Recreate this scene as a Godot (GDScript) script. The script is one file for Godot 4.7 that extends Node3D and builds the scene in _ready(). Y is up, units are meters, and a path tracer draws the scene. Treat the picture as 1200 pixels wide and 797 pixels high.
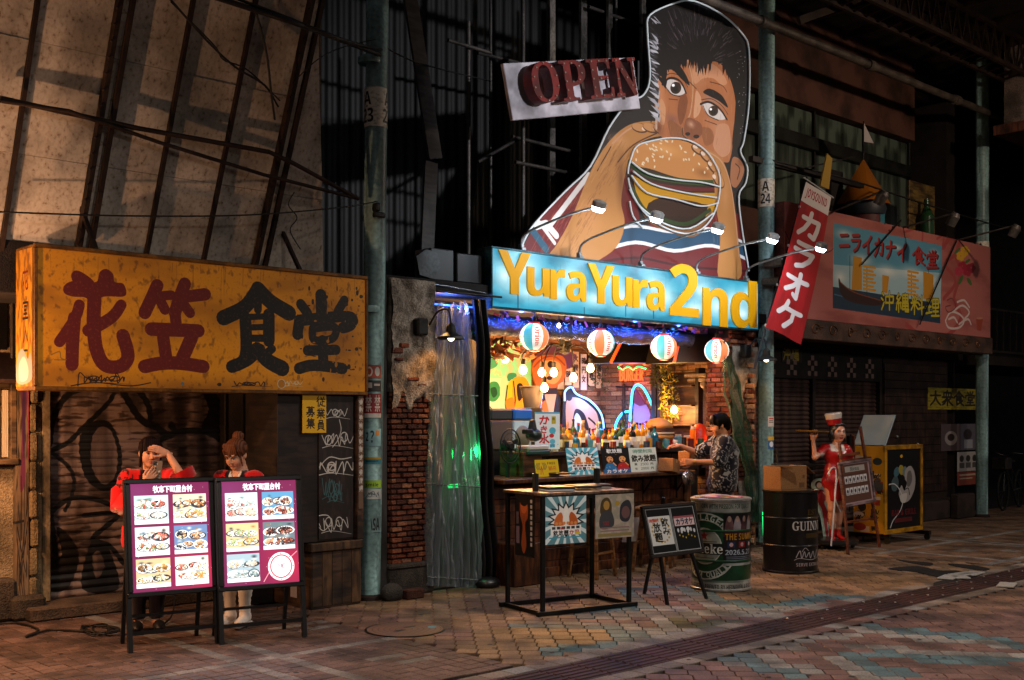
extends Node3D
# A night street under a shopping arcade: a shuttered eatery with a yellow sign, an open burger bar, a shuttered restaurant with a pink board.
# x runs along the shop fronts, z towards the street, y up, metres. The line of the arcade poles is z = 0.

static func V(x:=.0,y:=.0,z:=.0) -> Vector3:      # short for Vector3(), Vector2(), Transform3D()
	return Vector3(x,y,z)

static func W(x:=.0,y:=.0) -> Vector2:
	return Vector2(x,y)

static func X(b:=Basis(),o:=Vector3.ZERO) -> Transform3D:
	return Transform3D(b,o)

const LENS:=1340.0
const EYE:=Vector3(0,1.68,8.55)
const YAW:=43.0
var rng:=RandomNumberGenerator.new()
var mats:={}
var font_bold: SystemFont
var font_reg: SystemFont
var font_serif: SystemFont

func ray(x: float,y: float) -> Vector3:      # direction of a photograph pixel (1200 x 797)
	var a:=deg_to_rad(YAW)
	var u:=(x - 600.0) / LENS
	return Vector3(sin(a) + u*cos(a),(487.0 - y) / LENS,-cos(a) + u*sin(a))

func pz(x: float,y: float,z: float) -> Vector3:   # where that sight line meets the upright plane z
	var d:=ray(x,y)
	return EYE + d*((z - EYE.z) / d.z)

func pxx(x: float,y: float,wx: float) -> Vector3:
	var d:=ray(x,y)
	return EYE + d*(wx / d.x)

func pg(x: float,y: float,h:=.0) -> Vector3:
	var d:=ray(x,y)
	return EYE + d*((h - EYE.y) / d.y)

class MB:
	var v:=PackedVector3Array()
	var n:=PackedVector3Array()
	var uv:=PackedVector2Array()
	var col:=PackedColorArray()
	var ix:=PackedInt32Array()
	var T:=Transform3D()
	var tint:=Color(1,1,1)
	var colored:=false
	func vert(p: Vector3,nn: Vector3,u:=Vector2.ZERO) -> int:
		v.append(T*p)
		n.append((T.basis*nn).normalized())
		uv.append(u)
		col.append(tint)
		return v.size() - 1
	func tri(a: int,b: int,c: int) -> void:      # counter-clockwise seen from the front
		ix.append(a); ix.append(c); ix.append(b)
	func quad(a: Vector3,b: Vector3,c: Vector3,d: Vector3,r:=Rect2(0,0,1,1)) -> void:   # bottom left, bottom right, top right, top left
		var nn:=(b - a).cross(d - a).normalized()
		var i:=vert(a,nn,Vector2(r.position.x,r.end.y))
		vert(b,nn,Vector2(r.end.x,r.end.y)); vert(c,nn,Vector2(r.end.x,r.position.y)); vert(d,nn,r.position)
		tri(i,i + 1,i + 2); tri(i,i + 2,i + 3)
	func face(pts: Array,centre: Vector3) -> void:    # a flat convex face turned away from centre
		var nn: Vector3 = (pts[1] - pts[0]).cross(pts[2] - pts[0])
		if nn.length_squared() < 1e-16:
			return
		nn = nn.normalized()
		var p:=pts
		if nn.dot((pts[0] + pts[1] + pts[2]) / 3.0 - centre) < 0:
			p = pts.duplicate(); p.reverse(); nn = -nn
		var first:=v.size()
		for q in p:
			var u: Vector2
			if absf(nn.y) > .7: u = Vector2(q.x,q.z)
			elif absf(nn.x) > .7: u = Vector2(q.z,-q.y)
			else: u = Vector2(q.x,-q.y)
			vert(q,nn,u)
		for k in range(1,p.size() - 1):
			tri(first,first + k,first + k + 1)
	func box(c: Vector3,s: Vector3,bev:=.0) -> void:
		var h:=s / 2.0
		var b:=minf(bev,minf(h.x,minf(h.y,h.z))*.9)
		var P:=func(g: Vector3,ax: int) -> Vector3:
			var q:=Vector3(g.x*(h.x - b),g.y*(h.y - b),g.z*(h.z - b))
			q[ax] = g[ax]*h[ax]
			return c + q
		for ax in 3:
			var u:=(ax + 1) % 3
			var w:=(ax + 2) % 3
			for sg in [-1.0,1.0]:
				var pts:=[]
				for k in [[-1,-1],[1,-1],[1,1],[-1,1]]:
					var g:=Vector3.ZERO
					g[ax] = sg; g[u] = k[0]; g[w] = k[1]
					pts.append(P.call(g,ax))
				face(pts,c)
		if b <= .0:
			return
		for ax in 3:                                     # the edges that run along ax
			var u:=(ax + 1) % 3
			var w:=(ax + 2) % 3
			for su in [-1.0,1.0]:
				for sw in [-1.0,1.0]:
					var g:=Vector3.ZERO
					g[u] = su; g[w] = sw
					var g1:=g; g1[ax] = -1
					var g2:=g; g2[ax] = 1
					face([P.call(g1,u),P.call(g2,u),P.call(g2,w),P.call(g1,w)],c)
		for sx in [-1.0,1.0]:
			for sy in [-1.0,1.0]:
				for sz in [-1.0,1.0]:
					var g:=Vector3(sx,sy,sz)
					face([P.call(g,0),P.call(g,1),P.call(g,2)],c)
	func hexa(p: Array) -> void:                         # eight corners: four below, four above, both the same way round
		var c:=Vector3.ZERO
		for q in p: c += q / 8.0
		face([p[0],p[1],p[2],p[3]],c); face([p[4],p[5],p[6],p[7]],c)
		for k in 4:
			var j:=(k + 1) % 4
			face([p[k],p[j],p[4 + j],p[4 + k]],c)
	func bar(a: Vector3,b: Vector3,w: float,d: float,up:=Vector3.UP) -> void:     # a rectangular bar from a to b
		var t:=(b - a).normalized()
		if absf(t.dot(up)) > .95: up = Vector3.BACK if absf(t.y) > .9 else Vector3.UP
		var s:=t.cross(up).normalized()*w / 2.0
		var o:=s.normalized().cross(t).normalized()*d / 2.0
		hexa([a - s - o,a + s - o,a + s + o,a - s + o,b - s - o,b + s - o,b + s + o,b - s + o])
	func tube(pts: Array,r,sides:=8,caps:=true) -> void:
		var m:=pts.size()
		var side:=Vector3.ZERO
		var first:=v.size()
		for k in m:
			var t: Vector3 = ((pts[mini(k + 1,m - 1)] - pts[maxi(k - 1,0)]) as Vector3).normalized()
			if k == 0:
				side = t.cross(Vector3.UP if absf(t.y) < .9 else Vector3.RIGHT).normalized()
			else:
				side = (side - t*side.dot(t)).normalized()
			var o:=t.cross(side)
			var rr: float = r[k] if r is Array else r
			for j in sides + 1:
				var a:=TAU*j / sides
				var nn:=side*cos(a) + o*sin(a)
				vert(pts[k] + nn*rr,nn,Vector2(float(j) / sides,float(k) / maxi(m - 1,1)))
		for k in m - 1:
			for j in sides:
				var i:=first + k*(sides + 1) + j
				tri(i,i + 1,i + sides + 2); tri(i,i + sides + 2,i + sides + 1)
		if caps:
			for e in 2:
				var k:=0 if e == 0 else m - 1
				var t: Vector3 = (pts[0] - pts[1]).normalized() if e == 0 else (pts[m - 1] - pts[m - 2]).normalized()
				var c0:=vert(pts[k],t,Vector2(.5,.5))
				var base:=v.size()
				for j in sides + 1:
					var q:=first + k*(sides + 1) + j
					v.append(v[q]); n.append((T.basis*t).normalized()); uv.append(uv[q]); col.append(tint)
				for j in sides:
					if e == 0: tri(c0,base + j + 1,base + j)
					else: tri(c0,base + j,base + j + 1)
	func lathe(prof: Array,segs:=24,smooth:=false,a0:=.0,a1:=TAU) -> void:     # Vector2(radius, height), upwards for an outside face
		var len_all:=.0
		for k in prof.size() - 1: len_all += (prof[k + 1] - prof[k]).length()
		var at:=.0
		var ns:=[]
		for k in prof.size() - 1:
			var d: Vector2 = (prof[k + 1] - prof[k]).normalized()
			ns.append(Vector2(d.y,-d.x))
		for k in prof.size() - 1:
			var l: float = (prof[k + 1] - prof[k]).length()
			var na: Vector2 = ns[k]
			var nb: Vector2 = ns[k]
			if smooth:
				if k > 0: na = (ns[k] + ns[k - 1]).normalized()
				if k < prof.size() - 2: nb = (ns[k] + ns[k + 1]).normalized()
			var first:=v.size()
			for j in segs + 1:
				var a:=a0 + (a1 - a0)*j / segs
				var c:=cos(a)
				var s:=sin(a)
				var u:=float(j) / segs
				vert(Vector3(prof[k].x*s,prof[k].y,prof[k].x*c),Vector3(na.x*s,na.y,na.x*c),Vector2(u,1.0 - at / len_all))
				vert(Vector3(prof[k + 1].x*s,prof[k + 1].y,prof[k + 1].x*c),Vector3(nb.x*s,nb.y,nb.x*c),Vector2(u,1.0 - (at + l) / len_all))
			for j in segs:
				var i:=first + j*2
				tri(i,i + 2,i + 3); tri(i,i + 3,i + 1)
			at += l
	func prism(poly: PackedVector2Array,z0: float,z1: float,r:=Rect2()) -> void:      # an outline in x and y between z0 (back) and z1 (front)
		if Geometry2D.is_polygon_clockwise(poly): poly = poly.duplicate(); poly.reverse()   # counter-clockwise with y up
		var cw:=.0
		for k in poly.size():
			var q:=poly[(k + 1) % poly.size()]
			cw += poly[k].x*q.y - q.x*poly[k].y
		if cw < 0: poly.reverse()
		if r.size == Vector2.ZERO:
			r = Rect2(poly[0],Vector2.ZERO)
			for q in poly: r = r.expand(q)
		var t:=Geometry2D.triangulate_polygon(poly)
		for e in 2:
			var first:=v.size()
			for q in poly:
				vert(Vector3(q.x,q.y,z1 if e == 0 else z0),Vector3.BACK if e == 0 else Vector3.FORWARD,Vector2((q.x - r.position.x) / r.size.x,1.0 - (q.y - r.position.y) / r.size.y))
			for k in range(0,t.size(),3):
				var a:=poly[t[k]]
				var b:=poly[t[k + 1]]
				var c:=poly[t[k + 2]]
				var ccw:=(b - a).cross(c - a) > 0
				if ccw == (e == 0): tri(first + t[k],first + t[k + 1],first + t[k + 2])
				else: tri(first + t[k],first + t[k + 2],first + t[k + 1])
		for k in poly.size():
			var a:=poly[k]
			var b:=poly[(k + 1) % poly.size()]
			quad(Vector3(a.x,a.y,z0),Vector3(b.x,b.y,z0),Vector3(b.x,b.y,z1),Vector3(a.x,a.y,z1),Rect2(0,0,.01,.01))
	func grid(nu: int,nv: int,f: Callable) -> void:       # a smooth sheet f(u, v); its face is the side on which u goes right and v goes up
		var first:=v.size()
		for j in nv + 1:
			for i in nu + 1:
				var u:=float(i) / nu
				var w:=float(j) / nv
				var du: Vector3 = f.call(minf(u + .01,1.0),w) - f.call(maxf(u - .01,.0),w)
				var dv: Vector3 = f.call(u,minf(w + .01,1.0)) - f.call(u,maxf(w - .01,.0))
				vert(f.call(u,w),du.cross(dv).normalized(),Vector2(u,1.0 - w))
		for j in nv:
			for i in nu:
				var k:=first + j*(nu + 1) + i
				tri(k,k + 1,k + nu + 2); tri(k,k + nu + 2,k + nu + 1)
	func ball(c: Vector3,r: Vector3,segs:=16,rings:=10) -> void:
		var first:=v.size()
		for j in rings + 1:
			var b:=PI*j / rings
			for i in segs + 1:
				var a:=TAU*i / segs
				var d:=Vector3(sin(b)*sin(a),-cos(b),sin(b)*cos(a))
				vert(c + d*r,(d / r).normalized(),Vector2(float(i) / segs,1.0 - float(j) / rings))
		for j in rings:
			for i in segs:
				var k:=first + j*(segs + 1) + i
				tri(k,k + 1,k + segs + 2); tri(k,k + segs + 2,k + segs + 1)
	func letters(m: Mesh,at: Transform3D) -> void:
		for s in m.get_surface_count():
			var a:=m.surface_get_arrays(s)
			var pv: PackedVector3Array = a[Mesh.ARRAY_VERTEX]
			var pn: PackedVector3Array = a[Mesh.ARRAY_NORMAL]
			var nb: Basis = at.basis.inverse().transposed()
			var first:=v.size()
			for k in pv.size(): vert(at*pv[k],nb*pn[k])
			var pi: PackedInt32Array = a[Mesh.ARRAY_INDEX] if a[Mesh.ARRAY_INDEX] != null else PackedInt32Array(range(pv.size()))
			for k in pi: ix.append(first + k)
	func mesh() -> ArrayMesh:
		var a:=[]
		a.resize(Mesh.ARRAY_MAX)
		a[Mesh.ARRAY_VERTEX] = v; a[Mesh.ARRAY_NORMAL] = n; a[Mesh.ARRAY_TEX_UV] = uv; a[Mesh.ARRAY_INDEX] = ix
		if colored: a[Mesh.ARRAY_COLOR] = col
		var m:=ArrayMesh.new()
		m.add_surface_from_arrays(Mesh.PRIMITIVE_TRIANGLES,a)
		return m

func mb() -> MB:
	return MB.new()

func put(b: MB,called: String,m: Material,parent: Node3D) -> MeshInstance3D:     # commits a shape as one named part
	var o:=MeshInstance3D.new()
	o.name = called
	o.mesh = b.mesh()
	o.material_override = m
	parent.add_child(o,true)
	return o

func piece(mesh: Mesh,called: String,m: Material,parent: Node3D,at: Transform3D) -> MeshInstance3D:
	var o:=MeshInstance3D.new()
	o.name = called
	o.mesh = mesh
	o.material_override = m
	o.transform = at
	parent.add_child(o,true)
	return o

func thing(called: String,label: String,category: String,at:=Vector3.ZERO,turn:=.0,group:="") -> Node3D:
	var o:=Node3D.new()
	o.name = called
	add_child(o,true)
	o.position = at
	o.rotation.y = turn
	return tag(o,label,category,group)

func tag(o: Node3D,label: String,category: String,group:="") -> Node3D:
	o.set_meta("label",label)
	o.set_meta("category",category)
	if group: o.set_meta("group",group)
	return o

func struct(b: MB,called: String,m: Material) -> MeshInstance3D:
	var o:=put(b,called,m,self)
	o.set_meta("kind", "structure")
	return o

func tf(at: Vector3,turn:=.0,s:=Vector3.ONE) -> Transform3D:
	return Transform3D(Basis(Vector3.UP,turn).scaled_local(s),at)

func facing(o: Vector3,ex: Vector3,ey: Vector3) -> Transform3D:      # x along ex, y as near ey as may be
	var x:=ex.normalized()
	var z:=x.cross(ey).normalized()
	return Transform3D(Basis(x,z.cross(x),z),o)

func text_mesh(s: String,font: Font,depth:=.0) -> TextMesh:
	var t:=TextMesh.new()
	t.text = s
	t.font = font
	t.font_size = 64
	t.pixel_size = 1.0 / 64
	t.depth = depth
	t.curve_step = 2.0
	return t

func lettering(b: MB,s: String,font: Font,lo: Vector2,hi: Vector2,z: float,depth: float) -> void:   # fills the rectangle lo..hi
	var t:=text_mesh(s,font,1.0)
	var q:=t.get_aabb()
	var sc:=Vector3((hi.x - lo.x) / q.size.x,(hi.y - lo.y) / q.size.y,depth / q.size.z)
	b.letters(t,Transform3D(Basis.from_scale(sc),Vector3(lo.x - q.position.x*sc.x,lo.y - q.position.y*sc.y,z - q.position.z*sc.z)))

func smooth(p: PackedVector2Array,closed:=false,steps:=5) -> PackedVector2Array:
	var out:=PackedVector2Array()
	var m:=p.size()
	if m < 3: return p
	for k in (m if closed else m - 1):
		var a:=p[posmod(k - 1,m)] if closed else p[maxi(k - 1,0)]
		var d:=p[(k + 2) % m] if closed else p[mini(k + 2,m - 1)]
		for j in steps:
			out.append(p[k].cubic_interpolate(p[(k + 1) % m],a,d,float(j) / steps))
	if not closed: out.append(p[m - 1])
	return out

func pts(s: String) -> PackedVector2Array:
	var out:=PackedVector2Array()
	for w in s.split(" ",false):
		var c:=w.split(",")
		out.append(Vector2(float(c[0]),float(c[1])))
	return out

func curve3(p: Array,steps:=6) -> Array:
	var out:=[]
	for k in p.size() - 1:
		var a: Vector3 = p[maxi(k - 1,0)]
		var d: Vector3 = p[mini(k + 2,p.size() - 1)]
		for j in steps: out.append((p[k] as Vector3).cubic_interpolate(p[k + 1],a,d,float(j) / steps))
	out.append(p[p.size() - 1])
	return out

# ---------------------------------------------------------------- painting: what is printed or painted on flat things
class Pen:
	var host
	var W: int
	var H: int
	var ss: int
	var im: Image
	var org:=Vector2.ZERO       # drawing units to pixels
	var sc:=Vector2.ONE
	var plane:=NAN              # drawing units are photograph pixels traced onto the upright plane z
	var rect:=Rect2()
	func _init(h,w: int,hh: int,bg: Color,over:=2) -> void:
		host = h; W = w; H = hh; ss = over
		im = Image.create(w*ss,hh*ss,false,Image.FORMAT_RGBA8)
		im.fill(bg)
		sc = Vector2(ss,ss)
	func units(x0: float,y0: float,x1: float,y1: float) -> void:
		sc = Vector2(im.get_width() / (x1 - x0),im.get_height() / (y1 - y0))
		org = Vector2(x0,y0)
	func P(q: Vector2) -> Vector2:
		if not is_nan(plane):
			var w: Vector3 = host.pz(q.x,q.y,plane)
			return Vector2((w.x - rect.position.x) / rect.size.x*im.get_width(),(rect.end.y - w.y) / rect.size.y*im.get_height())
		return (q - org)*sc
	func trace(z: float,r: Rect2) -> void:
		plane = z; rect = r
	func raw(p: PackedVector2Array,c: Color) -> void:
		var w:=im.get_width()
		var y0:=INF
		var y1:=-INF
		for q in p:
			y0 = minf(y0,q.y); y1 = maxf(y1,q.y)
		var m:=p.size()
		var row: Image
		if c.a < .995:
			row = Image.create(w,1,false,Image.FORMAT_RGBA8)
			row.fill(c)
		for y in range(maxi(int(y0),0),mini(int(y1) + 1,im.get_height())):
			var yy:=y + .5
			var xs:=PackedFloat32Array()
			var a:=p[m - 1]
			for b in p:
				if (a.y <= yy) != (b.y <= yy):
					xs.append(a.x + (yy - a.y) / (b.y - a.y)*(b.x - a.x))
				a = b
			if xs.size() > 2: xs.sort()
			elif xs.size() == 2 and xs[0] > xs[1]: xs = PackedFloat32Array([xs[1],xs[0]])
			for k in range(0,xs.size() - 1,2):
				var xa:=clampi(roundi(xs[k]),0,w)
				var xb:=clampi(roundi(xs[k + 1]),0,w)
				if xb > xa:
					if row: im.blend_rect(row,Rect2i(0,0,xb - xa,1),Vector2i(xa,y))
					else: im.fill_rect(Rect2i(xa,y,xb - xa,1),c)
	func poly(p: PackedVector2Array,c: Color) -> void:
		var q:=PackedVector2Array()
		for k in p: q.append(P(k))
		raw(q,c)
	func blob(s: String,c: Color) -> void:               # a closed smooth outline
		poly(host.smooth(host.pts(s),true,5),c)
	func area(s: String,c: Color) -> void:
		poly(host.pts(s),c)
	func rct(x: float,y: float,w: float,h: float,c: Color) -> void:
		poly(PackedVector2Array([Vector2(x,y),Vector2(x + w,y),Vector2(x + w,y + h),Vector2(x,y + h)]),c)
	func ell(x: float,y: float,rx: float,ry: float,c: Color,turn:=.0) -> void:
		var q:=PackedVector2Array()
		for k in 28:
			var a:=TAU*k / 28
			q.append(Vector2(x,y) + Vector2(cos(a)*rx,sin(a)*ry).rotated(turn))
		poly(q,c)
	func stroke(p: PackedVector2Array,wd: float,c: Color,taper:=.0) -> void:
		var w: float = wd*(sc.y if is_nan(plane) else (P(p[0] + Vector2(0,1)) - P(p[0])).length())
		for k in p.size() - 1:
			var a:=P(p[k])
			var b:=P(p[k + 1])
			var ra:=w / 2*(1.0 - taper*k / p.size())
			var rb:=w / 2*(1.0 - taper*(k + 1) / p.size())
			var d:=(b - a).angle()
			var q:=PackedVector2Array()
			for j in 7: q.append(a + Vector2.from_angle(d + PI / 2 + PI*j / 6)*ra)
			for j in 7: q.append(b + Vector2.from_angle(d - PI / 2 + PI*j / 6)*rb)
			raw(q,c)
	func line(s: String,wd: float,c: Color,curved:=true,taper:=.0) -> void:
		var p: PackedVector2Array = host.pts(s)
		stroke(host.smooth(p) if curved else p,wd,c,taper)
	func soft(x: float,y: float,rx: float,ry: float,c: Color) -> void:      # an airbrushed spot
		var a:=P(Vector2(x,y))
		var ex:=(P(Vector2(x + rx,y)) - a).length()
		var ey:=(P(Vector2(x,y + ry)) - a).length()
		var s:=Image.create(32,32,false,Image.FORMAT_RGBA8)
		for j in 32:
			for i in 32:
				var d:=Vector2(i - 15.5,j - 15.5).length() / 15.5
				s.set_pixel(i,j,Color(c.r,c.g,c.b,c.a*pow(clampf(1.0 - d,0,1),1.5)))
		s.resize(maxi(int(ex*2),1),maxi(int(ey*2),1),Image.INTERPOLATE_BILINEAR)
		im.blend_rect(s,Rect2i(0,0,s.get_width(),s.get_height()),Vector2i(int(a.x - ex),int(a.y - ey)))
	func text(t: String,x: float,y: float,w: float,h: float,c: Color,font: Font,turn:=.0) -> void:      # fills the rectangle
		var tm: TextMesh = host.text_mesh(t,font)
		var q:=tm.get_aabb()
		var a:=tm.get_mesh_arrays()
		var pv: PackedVector3Array = a[Mesh.ARRAY_VERTEX]
		var pi: PackedInt32Array = a[Mesh.ARRAY_INDEX] if a[Mesh.ARRAY_INDEX] != null else PackedInt32Array(range(pv.size()))
		var mid:=Vector2(x + w / 2,y + h / 2)
		var pp:=PackedVector2Array()
		for p in pv:
			var l:=Vector2(((p.x - q.position.x) / q.size.x - .5)*w,(.5 - (p.y - q.position.y) / q.size.y)*h)
			pp.append(P(mid + l.rotated(turn)))
		for k in range(0,pi.size(),3):
			raw(PackedVector2Array([pp[pi[k]],pp[pi[k + 1]],pp[pi[k + 2]]]),c)
	func arc_text(t: String,x: float,y: float,r: float,a0: float,a1: float,size: float,c: Color,font: Font,inside:=false) -> void:    # angles from the top, clockwise
		for k in t.length():
			if t[k] == " ": continue
			var a:=deg_to_rad(lerpf(a0,a1,(k + .5) / t.length()))
			var q:=Vector2(x,y) + Vector2(sin(a),-cos(a))*r
			text(t[k],q.x - size*.36,q.y - size / 2,size*.72,size,c,font,a + (PI if inside else .0))
	func kan(t: String,x: float,y: float,w: float,h: float,c: Color,wd: float,step:=Vector2(1.05,0),lean:=.0) -> void:     # characters drawn stroke by stroke; wd in hundredths of a character
		for k in t.length():
			if not host.STROKES.has(t[k]): continue
			var o:=Vector2(x + step.x*w*k,y + step.y*h*k)
			for s in (host.STROKES[t[k]] as String).split(";",false):
				var p:=PackedVector2Array()
				for q in host.pts(s): p.append(o + Vector2((q.x - lean*(q.y - 50)) / 100.0*w,q.y / 100.0*h))
				stroke(p,wd / 100.0*h,c)
	func weather(seed_: int,freq: float,low: float,high: float,c: Color,stretch:=Vector2.ONE) -> void:      # patches of dirt or wear
		var nz:=FastNoiseLite.new()
		nz.seed = seed_; nz.frequency = freq; nz.fractal_octaves = 4
		var w:=int(256*stretch.x)
		var h:=int(256*stretch.y)
		var g:=nz.get_image(w,h)
		g.convert(Image.FORMAT_L8)
		var d:=g.get_data()
		var o:=PackedByteArray()
		o.resize(d.size()*4)
		var r8:=int(c.r*255); var g8:=int(c.g*255); var b8:=int(c.b*255)
		var lut:=PackedByteArray()
		for k in 256: lut.append(int(255*c.a*smoothstep(low,high,k / 255.0)))
		for k in d.size():
			var j:=k*4
			o[j] = r8; o[j + 1] = g8; o[j + 2] = b8; o[j + 3] = lut[d[k]]
		var m:=Image.create_from_data(w,h,false,Image.FORMAT_RGBA8,o)
		m.resize(im.get_width(),im.get_height(),Image.INTERPOLATE_BILINEAR)
		im.blend_rect(m,Rect2i(0,0,m.get_width(),m.get_height()),Vector2i.ZERO)
	func done() -> ImageTexture:
		if ss > 1: im.resize(W,H,Image.INTERPOLATE_BILINEAR)
		return ImageTexture.create_from_image(im)

func pen(w: int,h: int,bg: Color,over:=2) -> Pen:
	return Pen.new(self,w,h,bg,over)

# ---------------------------------------------------------------- materials
var tx:={}

func noise_tex(key: String,seed_: int,freq: float,octaves: int,ramp: Array,size:=512,kind:=FastNoiseLite.TYPE_SIMPLEX_SMOOTH,stretch:=Vector2i(1,1)) -> ImageTexture:     # ramp: grey steps [position, value] or colours
	if tx.has(key): return tx[key]
	var nz:=FastNoiseLite.new()
	nz.seed = seed_; nz.frequency = freq; nz.fractal_octaves = octaves; nz.noise_type = kind
	var g:=nz.get_seamless_image(size / stretch.x,size / stretch.y)
	g.convert(Image.FORMAT_L8)
	var gr:=Gradient.new()
	gr.offsets = PackedFloat32Array(ramp.map(func(q): return q[0]))
	gr.colors = PackedColorArray(ramp.map(func(q): return q[1] if q[1] is Color else Color(q[1],q[1],q[1])))
	var lut:=PackedByteArray()
	for k in 256:
		var c:=gr.sample(k / 255.0)
		lut.append(int(clampf(c.r,0,1)*255)); lut.append(int(clampf(c.g,0,1)*255)); lut.append(int(clampf(c.b,0,1)*255))
	var d:=g.get_data()
	var o:=PackedByteArray()
	o.resize(d.size()*3)
	for k in d.size():
		var j:=k*3
		var l:=d[k]*3
		o[j] = lut[l]; o[j + 1] = lut[l + 1]; o[j + 2] = lut[l + 2]
	var im:=Image.create_from_data(g.get_width(),g.get_height(),false,Image.FORMAT_RGB8,o)
	if stretch != Vector2i(1,1): im.resize(size,size,Image.INTERPOLATE_CUBIC)
	tx[key] = ImageTexture.create_from_image(im)
	return tx[key]

func hue(s: String) -> Color:
	return Color.html(s)

func mat(key: String,c = null,rough:=.7,metal:=.0,opt:={}) -> StandardMaterial3D:
	if mats.has(key): return mats[key]
	var m:=StandardMaterial3D.new()
	m.resource_name = key
	m.albedo_color = hue(c) if c is String else (c if c is Color else Color.WHITE)
	m.roughness = rough
	m.metallic = metal
	m.metallic_specular = opt.get("spec",.4)
	if opt.has("tex"): m.albedo_texture = opt.tex
	if opt.has("tri"):                                   # colour texture laid on from three sides, repeats per metre
		m.uv1_triplanar = true
		m.uv1_world_triplanar = opt.get("world",true)
		m.uv1_scale = opt.tri if opt.tri is Vector3 else Vector3.ONE*opt.tri
	if opt.has("bump"):
		m.heightmap_enabled = true
		m.heightmap_texture = opt.bump
		m.heightmap_scale = opt.get("depth",.3)
		m.uv1_triplanar = true
		m.uv1_world_triplanar = opt.get("world",true)
	if opt.has("grime"):                                 # a second, coarser layer of dirt and wear
		m.detail_enabled = true
		m.detail_albedo = opt.grime
		m.detail_blend_mode = BaseMaterial3D.BLEND_MODE_MUL
		m.detail_uv_layer = BaseMaterial3D.DETAIL_UV_2
		m.uv2_triplanar = true
		m.uv2_world_triplanar = true
		var g = opt.get("gs",.7)
		m.uv2_scale = g if g is Vector3 else Vector3.ONE*g
	if opt.has("rtex"): m.roughness_texture = opt.rtex
	if opt.has("vc"): m.vertex_color_use_as_albedo = true
	if opt.has("emit"):
		m.emission_enabled = true
		m.emission = hue(opt.emit) if opt.emit is String else opt.emit
		m.emission_energy_multiplier = opt.get("power",1.0)
	if opt.has("etex"):
		m.emission_enabled = true
		m.emission = Color.BLACK
		m.emission_texture = opt.etex
		m.emission_energy_multiplier = opt.get("power",1.0)
	if opt.has("coat"):
		m.clearcoat_enabled = true
		m.clearcoat = opt.coat
		m.clearcoat_roughness = .15
	if opt.has("rim"):
		m.rim_enabled = true
		m.rim = opt.rim
		m.rim_tint = .6
	if opt.has("back"):
		m.backlight_enabled = true
		m.backlight = hue(opt.back)
	if opt.has("alpha"):
		m.transparency = BaseMaterial3D.TRANSPARENCY_ALPHA
		m.albedo_color.a = opt.alpha
	if opt.has("sss"):
		m.subsurf_scatter_enabled = true
		m.subsurf_scatter_strength = opt.sss
	mats[key] = m
	return m

func lamp(at: Vector3,c: String,energy: float,size:=.05,parent: Node3D = null) -> OmniLight3D:
	var l:=OmniLight3D.new()
	l.name = "lamp_light"
	l.light_color = hue(c)
	l.light_energy = energy
	l.light_size = size
	l.omni_range = 30.0
	l.omni_attenuation = 2.0
	l.shadow_enabled = true
	(parent if parent else self).add_child(l,true)
	l.position = at
	return l

func spot(at: Vector3,to: Vector3,c: String,energy: float,angle: float,size:=.05,parent: Node3D = null) -> SpotLight3D:
	var l:=SpotLight3D.new()
	l.name = "spot_light"
	l.light_color = hue(c)
	l.light_energy = energy
	l.light_size = size
	l.spot_angle = angle
	l.spot_angle_attenuation = .6
	l.spot_range = 30.0
	l.spot_attenuation = 2.0
	l.shadow_enabled = true
	(parent if parent else self).add_child(l,true)
	l.transform = Transform3D(Basis.looking_at(to - at,Vector3.UP if absf((to - at).normalized().y) < .98 else Vector3.BACK),at)
	return l

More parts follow.
